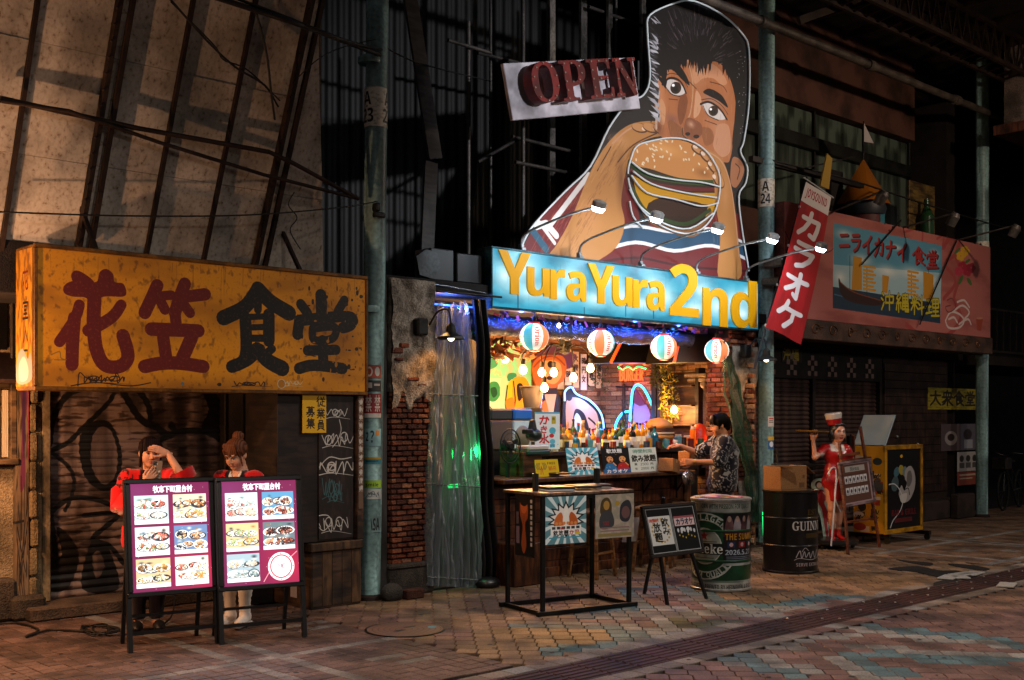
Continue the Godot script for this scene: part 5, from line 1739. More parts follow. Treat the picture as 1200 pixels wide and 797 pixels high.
	for k in 170:
		var an:=hr.randf_range(-3.0,-.15)
		var f:=hr.randf_range(.45,.95)
		var c0:=W(815,82) + W(cos(an)*52,sin(an)*74)*f
		var c1:=c0 + W(cos(an + hr.randf_range(-.3,.1))*7,sin(an)*hr.randf_range(6,14))
		p.line("%f,%f %f,%f" % [c0.x,c0.y,c1.x,c1.y],hr.randf_range(.5,1.2),Color(.42,.37,.38,hr.randf_range(.2,.75)),false,.8)
	for k in 64:
		var y:=hr.randf_range(20,142)
		var x:=767.0 + hr.randf_range(-2.5,2.5) + maxf(0,40 - y)*.4
		p.area("%f,%f %f,%f %f,%f" % [x + 4,y + 4,x - hr.randf_range(2,8),y - hr.randf_range(3,9),x + 5,y - 1],hue(["9c9ca2", "55565c", "b5b5ba", "2a2a2e"][k % 4]))
	for k in 40:
		var y:=hr.randf_range(20,100)
		p.area("%f,%f %f,%f %f,%f" % [780,y + 8,hr.randf_range(764,772),y - 6,782,y - 2],black)
	for k in 40:
		var f:=hr.randf()
		var x:=lerpf(772,858,f)
		var y:=66 + absf(f - .4)*22 + hr.randf_range(-4,4)
		p.area("%f,%f %f,%f %f,%f" % [x - 4,y - 10,x + hr.randf_range(-6,4),y + hr.randf_range(6,17),x + 3,y - 10],black)
	for k in 26: p.ell(hr.randf_range(864,874),hr.randf_range(60,165),.5,.5,hue("9a9aa0"))
	# burger
	p.blob("737,188 744,172 760,166 785,162 808,166 826,178 838,196 842,212 840,235 832,256 818,270 800,274 775,266 752,248 738,224 734,204",hue("231410"))
	p.blob("737,192 742,176 756,167 782,162 806,166 824,178 836,198 838,212 818,212 790,207 762,198",hue("b87c42")); p.soft(780,175,34,13,Color(.85,.62,.36,.7)); p.soft(825,203,16,9,Color(.40,.22,.1,.6))
	for k in 46:
		var f:=hr.randf()
		var x:=lerpf(744,832,f)
		var y:=lerpf(176,190,f) + hr.randf_range(-12,16) - (6 if f > .3 and f < .7 else 0)
		p.ell(x,y,1.8,.9,hue("d8c8a8"),hr.randf_range(.3,1.9))
	p.line("738,190 758,204 790,211 820,214 840,214",7,hue("23401c")); p.line("740,200 760,214 790,220 820,222 840,222",5,hue("5a141c"))
	p.area("741,205 765,218 800,226 838,226 838,250 826,258 830,240 800,236 772,232 760,238 756,250 746,228",hue("b5830f")); p.blob("762,238 775,232 800,234 824,240 820,252 790,254 766,250",hue("2c1712"))
	p.blob("742,226 752,246 776,262 800,268 820,262 834,246 828,264 812,278 785,272 758,258",hue("7a5232")); p.line("742,222 756,246 780,258 806,262 832,246",5,hue("243a1c"))
	# the right hand
	p.blob("822,176 836,178 848,190 856,215 862,250 866,290 868,325 842,325 844,280 838,235 836,212",hand)
	p.soft(850,230,9,40,Color(.75,.54,.36,.6))
	for q in [[820,176,.5],[829,184,.7],[837,196,.9],[842,211,1.1]]: p.ell(q[0],q[1],11,5.6,dark,q[2]); p.ell(q[0] + .4,q[1] - .8,10,4.6,hue("b5804f"),q[2]); p.ell(q[0] - 5,q[1] - 4,3,2,hue("d8bfa8"),q[2])
	p.line("806,164 826,176 846,190 858,226 866,300",2,lite)
	var o:=thing("burger_billboard", "tall cut-out billboard painted with a man biting a big burger", "billboard")
	var b:=mb(); b.prism(poly,z - .05,z,r)
	put(b, "painted_board",prt("burger_paint",p.done(),.5),o)
	# pale tubes along the edge and the burger
	var tubes:=[out,smooth(pts("734,204 737,188 744,172 760,166 785,162 808,166 826,178 838,196 842,212 840,235 832,256 818,270 800,274 775,266 752,248 738,224"),true,4),smooth(pts("738,190 758,204 790,211 820,214 841,219"),false,4),smooth(pts("740,201 762,216 800,226 838,232"),false,4),smooth(pts("738,206 756,226 790,234 820,242 840,238"),false,4),smooth(pts("736,222 748,242 776,262 806,268 834,250"),false,4),smooth(pts("736,236 740,254 752,268"),false,3)]
	var tm:=mat("tube_white", "c6ced0",.3,.0,{"emit": "b5c4c8", "power": .10})
	for q in tubes:
		var path:=[]
		for s in q:
			var w:=pz(s.x,s.y,z)
			path.append(V(w.x,w.y,z + .025))
		b = mb(); b.tube(path,.011,6)
		put(b, "neon_tube",tm,o)
	for x in [8.9,10.0,11.2]:
		b = mb(); b.bar(V(x,2.98,-.2),V(x,6.2 if x > 11 else 3.9 + (x - 8.9)*.9,-.2),.05,.04); b.bar(V(x,2.98,-.9),V(x,4.0,-.2),.04,.04)
		put(b, "support",rust_m(),o)

func build_open_sign() -> void:
	var c:=[pz(602,140,.0),pz(751,128,.0),pz(742,66,.0),pz(590,75,.0)]
	var ex: Vector3 = (c[1] - c[0] + c[2] - c[3]) / 2
	var ey: Vector3 = (c[3] - c[0] + c[2] - c[1]) / 2
	var mid: Vector3 = (c[0] + c[1] + c[2] + c[3]) / 4
	var o:=thing("open_sign", "tilted white board with thick red marquee letters reading OPEN", "sign")
	o.transform = facing(mid,ex,ey)
	var w:=ex.length(); var h:=ey.length()
	var b:=mb(); b.box(V(0,0,-.03),V(w,h,.05),.006)
	put(b, "board",mat("open_board", "c0bbc2",.6,.0,{"grime": tx.grime, "gs": .6}),o)
	var red:=mat("marquee_red", "6a1512",.45,.0,{"grime": tx.grime, "gs": .9})
	var bulbs:={
		"O": "50,4 22,14 8,36 6,62 20,86 50,96 80,86 94,62 92,36 78,14", "P": "20,8 20,30 20,52 20,74 20,95 48,8 78,16 84,34 72,50 46,54", "E": "20,6 20,28 20,50 20,72 20,94 50,6 82,6 50,50 76,50 52,94 84,94", "N": "14,6 14,30 14,54 14,78 14,95 34,30 52,52 70,74 86,6 86,30 86,54 86,78 86,95",
	}
	var x:=-w / 2 + .16
	var lw:=(w - .34) / 4
	for ch in ["O", "P", "E", "N"]:
		var x0:=x + .02; var x1:=x + lw - .015
		var y0:=-h*.28; var y1:=h*.44
		# each letter is a trough: thick back and a raised rim
		b = mb(); lettering(b,ch,font_serif,W(x0,y0),W(x1,y1),.05,.13)
		var l:=put(b, "letter",red,o)
		b = mb()
		for q in pts(bulbs[ch]): b.ball(V(lerpf(x0,x1,q.x / 100),lerpf(y1,y0,q.y / 100),.186),Vector3.ONE*.012,8,6)
		put(b, "bulbs",mat("dead_bulb", "8a7468",.15,.0,{"spec": .8}),l).set_meta("kind", "stuff")
		x += lw
	b = mb(); b.bar(V(-w / 2 + .3,.1,-.08),V(w / 2 - .2,.1,-.08),.05,.05)
	b.bar(V(-.3,.1,-.1),V(-.3,.1,-.75),.04,.04); b.bar(V(.4,.1,-.1),V(.4,.1,-.75),.04,.04)
	put(b, "support",rust_m(),o)

func build_pink_board() -> void:
	var z:=.22
	var a:=pz(913,232,z); var e:=pz(1159,409,z)
	var r:=Rect2(12.55,2.95,18.45 - 12.55,1.48)
	var o:=thing("pink_board", "large pink restaurant board with a painted harbour picture and flowers", "sign")
	var p:=pen(1536,400,hue("9c5a52"))
	p.trace(z,r)
	p.weather(51,.012,.45,.8,Color(.42,.2,.18,.45))
	# faded tall characters and swirl behind the picture
	var fade:=hue("8a3a36")
	p.line("1060,272 1080,268 1078,290 1062,292",3,fade); p.line("1098,280 1106,276 1104,292",3,fade)
	p.line("1106,290 1114,278 1124,284 1120,300 1126,320 1118,350 1126,372 1112,392 1090,396 1074,390 1062,380",6,fade); p.line("1118,300 1108,310 1120,330 1106,350",5,fade)
	# bare branches at the left end
	for q in ["908,262 918,268 926,284 934,300 930,312", "918,268 914,250 908,240", "926,282 938,272 944,258", "934,300 946,290 968,296 978,290", "930,312 940,318 956,316"]: p.line(q,1.6,hue("251a1c"),true,.6)
	# the picture: sky, ships, dark sea
	var pic:=PackedVector2Array([W(977,261),W(1104,288),W(1102,379),W(976,361)])
	p.poly(pic,hue("8aa6ae"))
	p.area("977,261 1104,288 1104,320 977,310",hue("4a7f94"))
	for q in [[990,275,16,10],[1010,305,20,12],[1040,318,22,12],[1070,320,24,12],[1095,300,10,12],[985,325,12,12],[1050,290,12,6],[1090,330,14,12]]: p.soft(q[0],q[1],q[2],q[3],Color(.80,.81,.78,.95))
	p.area("976,336 1102,356 1102,379 976,361",hue("1c3142")); p.line("978,345 1000,350 1030,352 1100,364",1.4,hue("3f5f74"))
	for q in [[996,300,344],[1016,312,346],[1068,318,352],[1088,316,356]]:
		p.line("%d,%d %d,%d" % [q[0],q[1],q[0],q[2]],1.2,hue("33241a"),false)
	p.area("1000,300 1010,302 1010,340 998,340",hue("a8751c"))
	for k in 7: p.line("%f,%f %f,%f" % [1012,312 + k*4.4,1026 - (k % 2)*3,314 + k*4.4],2.8,hue("b5801e"),false); p.line("%f,%f %f,%f" % [1064,318 + k*4.4,1076 - (k % 2)*3,320 + k*4.4],2.8,hue("b5801e"),false)
	p.area("1082,318 1094,322 1094,352 1082,350",hue("a8751c")); p.area("1034,322 1042,324 1040,344 1034,342",hue("a8751c"))
	p.blob("983,326 988,334 1004,342 1026,350 1034,352 1030,358 1006,356 990,350 984,340",hue("2c1714")); p.line("984,330 1000,342 1032,352",1.4,hue("6a3a24"))
	for q in [[1046,350,12,5],[1074,356,10,4]]: p.ell(q[0],q[1],q[2],q[3],hue("2c1f1a"))
	# lettering on the picture
	var t:="ニライカナイ"
	for sh in 2:
		var c:=hue("1a1f2a") if sh == 0 else hue("8e2420")
		var d:=1.2 if sh == 0 else .0
		for k in 6: p.kan(t[k],983 + k*13.6 + d,270 + k*2.9 + d,12.4,22,c,17 if sh == 0 else 15)
		p.kan("食",1069 + d,289 + d,15,22,c,12); p.kan("堂",1085 + d,293 + d,15,22,c,12)
	for k in 4: p.kan("沖縄料理"[k],1032 + k*17.6,341 + k*2.6,16,23,hue("1c1c14"),17); p.kan("沖縄料理"[k],1032 + k*17.6,341 + k*2.6,16,23,hue("a89a1c"),12)
	# flowers, dragon cloud, cup at the right end
	for q in [[1126,300, "b58a1c"],[1131,294, "b58a1c"],[1128,312, "8a1a2c"],[1134,318, "8a1a2c"],[1124,318, "9a2a3c"],[1138,314, "7a1626"]]:
		for k in 5: p.ell(q[0] + cos(k*1.26)*3.2,q[1] + sin(k*1.26)*3.4,2.6,2.6,hue(q[2]))
	p.ell(1126,328,2,6,hue("3d5a2a"),.4); p.ell(1136,330,2,5,hue("3d5a2a"),-.5); p.ell(1122,294,1.6,5,hue("3d5a2a"),.8); p.ell(1134,306,1.6,4,hue("3d5a2a"),.9)
	var cr:=hue("b9a8a2")
	for q in ["1108,376 1114,366 1124,368 1130,376 1124,384 1112,384 1108,376", "1112,374 1118,372 1122,378", "1118,364 1128,358 1136,366 1130,374", "1122,354 1130,352 1136,360", "1124,380 1134,374 1138,380"]: p.line(q,2.6,cr)
	p.line("1110,352 1116,350 1120,360 1112,366 1108,360 1114,358",1.2,hue("5a2a2a"))
	p.area("1144,372 1152,374 1150,388 1145,387",hue("8a3a28")); p.ell(1148,373,4,1.4,hue("a8705a"))
	for q in [[1046,390,10,4],[1040,386,6,3]]: p.ell(q[0],q[1],q[2],q[3],hue("a08a86"))
	for k in 3: p.ell([1037,1046,1042][k],[262,266,270][k],.9,.9,black_c())
	var b:=mb(); bx(b,r.position.x,r.end.x,r.position.y,r.end.y,z - .25,z - .006,.01)
	put(b, "case",stone("pink_case", "6e403c",.8),o)
	sheet("painted_face",prt("pink_face",p.done(),.55),o,r.size.x,r.size.y,tf(V(r.get_center().x,r.get_center().y,z)),.005)
	# the brown band of carved scrolls under it
	p = pen(1024,96,hue("5a4034"))
	p.units(0,0,590,30)
	p.weather(5,.02,.4,.8,Color(.2,.12,.1,.6))
	b = mb(); bx(b,r.position.x,r.end.x + .05,2.68,r.position.y - .004,z - .3,z + .02,.01)
	var band:=put(b, "scroll_band",stone("scroll_band", "5a4034",.6),o)
	for k in 13:
		var x:=12.8 + .43*k
		b = mb()
		var path:=[]
		for j in 13:
			var an:=j*.62
			var rr:=.085 - j*.0052
			path.append(V(x + cos(an)*rr*(1.4 if k % 3 else .8),2.815 + sin(an)*rr,z + .022))
		if k % 2: path.append(V(x + .2,2.86,z + .022))
		b.tube(path,.009,5)
		put(b, "scroll",metal("copper_wire", "8a5a34",.35,.6),band)
	# three lamps on stays above it
	var k:=0
	for q in [[975,230,1034,224,.2],[1057,258,1118,250,.2],[1122,280,1190,264,.2]]:
		var s:=thing("board_lamp",["unlit grey spot lamp on a stay over the left of the pink board", "unlit grey spot lamp on a stay over the middle of the pink board", "unlit grey spot lamp on a stay past the right of the pink board"][k], "lamp",Vector3.ZERO,.0, "unlit lamps over the pink board")
		var p0:=pz(q[0],q[1],.2); p0.y = 4.43
		var p1:=pxx(q[2],q[3],p0.x)
		b = mb(); b.tube([p0,p1],.014,7)
		put(b, "arm",metal("grey_arm", "6a6460",.5,.4),s)
		b = mb(); b.T = facing(p1 + V(0,-.06,0),Vector3.RIGHT,V(0,.85,.5)); b.lathe([W(.07,-.12),W(.075,.02),W(.05,.07),W(0,.07)],14)
		b.lathe([W(.0,-.10),W(.068,-.10)],14)
		put(b, "head",metal("grey_arm"),s)
		k += 1
	b = mb(); b.tube([pz(1122,280,.26),pz(1078,380,.28)],.012,6); b.tube([pz(1056,258,.26),pz(1010,310,.26)],.01,6)
	put(b, "stay_rod",metal("dark_rod", "2a2422",.5,.5),o)
	# toy tower, crate and little flags behind the board
	var tw:=thing("toy_tower", "wooden toy tower with orange pointed roof behind the pink board", "ornament")
	var c:=pz(1012,235,-.2)
	b = mb(); b.T = tf(V(c.x,0,-.2)); b.lathe([W(.28,4.0),W(.28,4.75),W(.31,4.78)],20)
	put(b, "drum",mat("tower_red", "4a1c1c",.6),tw)
	b = mb(); b.T = tf(V(c.x,0,-.2),PI / 4); b.lathe([W(.40,4.78),W(.0,5.45)],4)
	put(b, "pointed_roof",mat("tower_roof", "8a5010",.5),tw)
	b = mb(); bx(b,c.x - .35,c.x - .02,4.3,5.3,-.62,-.52,.01)
	put(b, "dark_back",mat("black_lintel"),tw)
	b = mb(); b.T = tf(V(c.x,0,-.2)); b.lathe([W(.30,4.6),W(.33,4.7),W(.30,4.8)],20,true)
	put(b, "ring",mat("tower_ring", "20242c",.5),tw)
	b = mb(); b.tube([V(c.x,5.4,-.2),V(c.x,6.0,-.2)],.01,6)
	put(b, "flag_pole",metal("dark_rod"),tw)
	b = mb(); b.prism(PackedVector2Array([W(c.x,5.98),W(c.x + .28,5.72),W(c.x,5.70)]),-.205,-.195)
	put(b, "pennant",mat("white_pennant", "b0aaa8",.7,.0,{"back": "b0aaa8"}),tw)
	b = mb(); bx(b,c.x - .02,c.x + .1,4.35,4.62,.06,.09,.01)
	put(b, "little_window",mat("tower_blue", "2c6a78",.4),tw)
	var cr0:=pz(1066,262,-.15); var cr1:=pz(1096,219,-.15)
	var crate:=thing("yellow_crate", "yellow board and green bottle standing behind the pink board", "ornament")
	b = mb(); bx(b,cr0.x,cr1.x,4.3,cr1.y,-.2,-.15,.01); bx(b,cr0.x - .75,cr0.x - .02,4.3,cr1.y - .02,-.7,-.6,.01)
	put(b, "board",wood("crate_yellow", "6e5626"),crate)
	b = mb(); b.T = tf(V(cr0.x + .25,0,.0)); b.lathe([W(.0,4.44),W(.11,4.44),W(.11,4.75),W(.04,4.9),W(.04,5.02),W(0,5.02)],14)
	put(b, "bottle",mat("bottle_green", "1c3a22",.2),crate)
	for k2 in 6:
		b = mb(); b.ball(V(lerpf(cr0.x,cr1.x,.62 + .06*(k2 % 3)),4.55 + .09*k2,-.14),V(.03,.03,.012),8,5)
		put(b, "dark_spot",mat("black_lintel"),crate)
	b = mb(); b.bar(pz(880,186,.0),pz(1010,218,.0),.07,.07); b.bar(pz(930,200,-.1),pz(1000,184,-.1),.02,.02)
	tag(put(b, "sign_beam",metal("dark_rod"),self), "dark steel beam behind the middle teal pole above the pink board", "beam")
	b = mb()
	var f:=[pz(960,218,.35),pz(970,222,.35),pz(974,186,.35),pz(968,180,.35)]
	b.hexa([f[0],f[1],f[1] + V(0,0,.02),f[0] + V(0,0,.02),f[3],f[2],f[2] + V(0,0,.02),f[3] + V(0,0,.02)])
	tag(put(b, "small_pennant",mat("pennant_yellow", "9a7a1c",.7),self), "narrow yellow and red pennant above the red banner", "flag")

func black_c() -> Color:
	return hue("101012")

func build_banner() -> void:
	# a red banner on a slanting pole tied to the middle teal pole
	var z:=.42
	var tl:=pz(945,213,z); var tr:=pz(974,231,z); var br:=pz(937,404,z); var bl:=pz(897,384,z)
	var o:=thing("red_banner", "slanting red banner with white katakana and a white top panel", "banner")
	var p:=pen(320,1280,hue("9e1016"))
	p.units(0,0,40,160)
	p.weather(2,.01,.4,.8,Color(.45,.02,.04,.5))
	p.rct(0,0,40,21,hue("cfc9c6"))
	p.text("JOYSOUND",4,4.5,31,12,hue("9e1a22"),font_bold)
	var w:=hue("d2cccc")
	for k in 4: p.kan("カラオケ"[k],5,26 + 32.5*k,30,29,w,17)
	var t:=p.done()
	var b:=mb()
	b.grid(10,24,func(u,v):
		var q: Vector3 = bl.lerp(br,u).lerp(tl.lerp(tr,u),v)
		q.z += sin(u*5.0 + v*4.0)*.025*(1.2 - v) + .05*u*(1 - v)
		return q)
	put(b, "cloth",prt("banner_cloth",t,.75,{"back": "5a1014"}),o)
	b = mb(); b.tube([pz(884,432,z - .05),pz(946,208,z - .02)],.013,8)
	put(b, "pole",metal("banner_pole", "22262a",.4,.2),o)
	b = mb(); b.tube([pz(942,208,z),pz(977,232,z)],.008,6)
	for k in 4: b.ball((pz(885,425,z - .03)).lerp(pz(945,214,z - .01),.2 + .22*k),V(.016,.018,.016),8,6)
	put(b, "cross_rod",mat("white_rod", "b5b9bc",.4),o)
	b = mb(); b.box(pz(906,330,.22),V(.12,.1,.3),.02); b.box(pz(908,308,.22),V(.1,.12,.3),.02)
	put(b, "bracket",metal("grey_arm"),o)

func food_photo(p: Pen,x: float,y: float,w: float,h: float,kind: int,seed_: int) -> void:     # a blurred, overbright picture of dishes, as printed on the menu
	var r:=RandomNumberGenerator.new(); r.seed = seed_
	var bgs:=["c8dcdc", "f0dcb8", "e8eef0", "6f88b0", "e0c090", "f4e6d0", "dce8ea", "5f9ac0", "e8c890", "6a7a80", "a8bcc4"]
	var foods:=[["e0a080", "f0e0c8", "8fae5a", "f8f4ec", "c05a48"],["f0b060", "e88a40", "f8e8c0", "fff8e8", "b87038"],["c8604a", "f8f8f4", "7a9a4a", "e8d0a0", "3a2a2a"],["f4f0e8", "e8b878", "22242c", "c88a50", "d8e0e8"],["d89850", "f0e0b0", "8a5a2a", "f8f0e0", "5a7a4a"],["e8a048", "f8e8d0", "c84a34", "8a3a2a", "fff0d8"],["f0b0a0", "e87868", "f8f0e8", "f0d8b0", "c8e0d8"],["8a3a2c", "c86a40", "f4e0c0", "e8b890", "5a2a22"],["f0c878", "f8f0d8", "d8a050", "a8c078", "fff8f0"],["7a2c22", "a84a34", "c87048", "e8a878", "401a16"],["e8f0ec", "b8c8c4", "f8f8f0", "d8b890", "88a0a0"]]
	p.rct(x,y,w,h,hue(bgs[kind]))
	var inb:=func(cx,rx): return clampf(cx,x + rx,x + w - rx)
	for k in 16: p.soft(inb.call(x + w*r.randf(),w*.16),y + h*r.randf_range(.1,.8),w*r.randf_range(.08,.16),h*r.randf_range(.06,.1),hue(["4a6470", "f8f8f4", "a87848", "6a8a7a", "2a3038", "f0d8a8"][r.randi() % 6]))
	for k in 6:
		var rx:=w*r.randf_range(.18,.29); var ry:=h*r.randf_range(.1,.17)
		var cx: float = inb.call(x + w*(.2 + .3*(k % 3)) + r.randf_range(-.1,.1)*w,rx); var cy:=y + h*(.34 + .36*(k / 3)) + r.randf_range(-.04,.04)*h
		p.ell(cx,cy + ry*.14,rx,ry,hue("6a6a70"))
		p.ell(cx,cy,rx,ry,hue(["ffffff", "f4f8f8", "33353c", "f8f4ec"][r.randi() % 4]))
		p.ell(cx,cy,rx*.84,ry*.82,hue(["f0f4f4", "e8e8e4", "24262c", "f8f8f0"][r.randi() % 4]))
		var lot:=r.randi() % 5
		for j in 34:
			var fx:=rx*.2
			var an:=r.randf()*TAU
			var d:=sqrt(r.randf())*.66
			var c:=hue(foods[kind][lot if r.randf() < .55 else r.randi() % 5])
			var e:=W(inb.call(cx + cos(an)*d*rx,fx),cy + sin(an)*d*ry - ry*.14*(1.0 - d))
			var q:=W(fx*r.randf_range(.5,1.3),ry*r.randf_range(.12,.3))
			p.ell(e.x,e.y + q.y*.5,q.x,q.y,c.darkened(.5),an)
			p.ell(e.x,e.y,q.x,q.y,c,an)
			p.ell(e.x - q.x*.2,e.y - q.y*.3,q.x*.4,q.y*.3,c.lightened(.5),an)
	for k in 7: p.soft(inb.call(x + w*r.randf(),w*.2),y + h*r.randf_range(.2,.75),w*.13,h*.13,Color(1,1,.98,r.randf_range(.15,.45)))
	p.rct(x,y + h*.86,w,h*.14,hue("fdfcfc"))
	p.rct(x + w*.1,y + h*.915,w*.5,h*.02,hue("c8c0c0"))

func build_menu_stands() -> void:
	var specs:=[[V(3.86,0,.80), "left lit menu stand with six food pictures on plum ground",0],[V(4.475,0,1.0), "right lit menu stand with five food pictures and a round white emblem",1]]
	for s in specs:
		var turn: float = -atan2(.111,.616) if s[2] == 0 else -atan2(.15,.60)
		var o:=thing("menu_stand",s[1], "menu stand",s[0],turn, "lit menu stands before the shutter")
		var lean:=.12      # backwards per metre
		var black:=mat("black_frame", "0f0f10",.35,.2,{"spec": .5})
		var W:=.315
		var b:=mb()
		for sx in [-1,1]:
			b = mb(); b.bar(V(sx*W,0,.05),V(sx*W,1.19,.05 - 1.19*lean),.032,.04,Vector3.BACK)
			put(b, "front_leg",black,o)
			b = mb(); b.bar(V(sx*(W - .04),0,-.33),V(sx*(W - .04),1.12,-.12),.028,.02,Vector3.BACK)
			put(b, "rear_leg",black,o)
		b = mb(); b.bar(V(-W,.13,.035),V(W,.13,.035),.03,.025); b.bar(V(-W + .04,.2,-.292),V(W - .04,.2,-.292),.03,.02)
		put(b, "stretcher",black,o)
		var T:=X(Basis(Vector3.RIGHT,-atan(lean)),V(0,.80,.05 - .80*lean))
		var hh:=.405
		b = mb(); b.T = T
		b.box(V(0,hh + .0,.0),V(W*2 + .03,.035,.06),.006); b.box(V(0,-hh,.0),V(W*2 + .03,.035,.06),.006)
		b.box(V(-W + .012,0,.0),V(.035,hh*2 - .036,.059),.006); b.box(V(W - .012,0,.0),V(.035,hh*2 - .036,.059),.006)
		b.box(V(0,0,-.022),V(W*2 - .07,hh*2 - .04,.012),.0)
		put(b, "frame",black,o)
		var p:=pen(512,670,hue("74204a"))
		p.units(0,0,100,131)
		p.soft(90,110,70,60,Color(.85,.15,.25,.7)); p.soft(10,10,60,40,Color(.5,.2,.42,.7)); p.soft(60,60,30,70,Color(.75,.2,.35,.4))
		p.kan("牧志下町屋台村",28,3.0,7.0,8.6,hue("fff4fa"),15,W(1.03,0))
		var ids:=[[0,1,2,3,4,5],[6,7,8,9,10,-1]][s[2]] as Array
		for k in 6:
			var x:=4.0 + 49.0*(k % 2); var y: float = 14.5 + 38.5*(k / 2)
			if ids[k] >= 0: food_photo(p,x,y,43,35,ids[k],100 + ids[k])
			else:
				p.line("52,128 60,116 78,108 98,92",1.0,hue("f0a0a8"),false); p.ell(76,110,18,18,hue("fff2f2")); p.ell(76,110,15,15,hue("c02a40")); p.ell(76,110,13.5,13.5,hue("ffffff"))
				for j in 8: p.ell(76 + cos(j*.785)*16.5,110 + sin(j*.785)*16.5,.8,.8,hue("c02a40"))
				p.kan("下町",70,106,5.5,7,hue("a8808a"),12)
		var rr:=RandomNumberGenerator.new(); rr.seed = 5
		for k in 40: p.ell(rr.randf_range(0,100),rr.randf_range(0,131),.35,.35,hue("ffd8e0"))
		var t:=p.done()
		b = mb(); b.T = T; quadp(b,.02,-W + .03,-hh + .018,W - .03,hh - .018,.02)
		put(b, "lit_panel",mat("menu_light_%d" % s[2], "303030",.2,.0,{"etex": t, "power": 1.65}),o)
		var l:=AreaLight3D.new()
		l.name = "panel_light"
		l.area_size = W(.56,.76)
		l.area_normalize_energy = true
		l.light_color = hue("ffe6ee"); l.light_energy = .4
		l.area_range = 20.0; l.area_attenuation = 2.0; l.shadow_enabled = true
		o.add_child(l)
		l.transform = T*X(Basis(Vector3.UP,PI),V(0,0,.035))

# ---------------------------------------------------------------- inside the bar
const ORD:=["first", "second", "third", "fourth", "fifth", "sixth", "seventh", "eighth", "ninth", "tenth", "eleventh", "twelfth", "thirteenth", "fourteenth", "fifteenth", "sixteenth", "seventeenth", "eighteenth", "nineteenth", "twentieth", "last"]

func bulb_lamp(at: Vector3,r: float,energy: float,label: String,group: String,cord_top: float,c:="ffb766",em:="ffd9a0") -> Node3D:
	var o:=thing("light_bulb",label, "light bulb",at,.0,group)
	var b:=mb()
	b.lathe([W(.0,-r),W(r*.7,-r*.72),W(r,.0),W(r*.8,r*.6),W(r*.36,r*1.2),W(r*.3,r*1.4)],12,true)
	put(b, "glass_bulb",mat("bulb_" + em,em,.3,.0,{"emit": em, "power": 7.0}),o)
	b = mb(); b.lathe([W(r*.34,r*1.35),W(r*.42,r*1.5),W(r*.42,r*2.5),W(.008,r*2.7)],10)
	put(b, "socket",mat("black_plastic", "121110",.5),o)
	if cord_top > 0:
		b = mb(); b.tube([V(0,r*2.6,0),V(.0,cord_top - at.y,0)],.006,5)
		put(b, "cord",mat("black_plastic"),o)
	if energy > 0: lamp(Vector3.ZERO,c,energy*2.2,r,o)
	return o

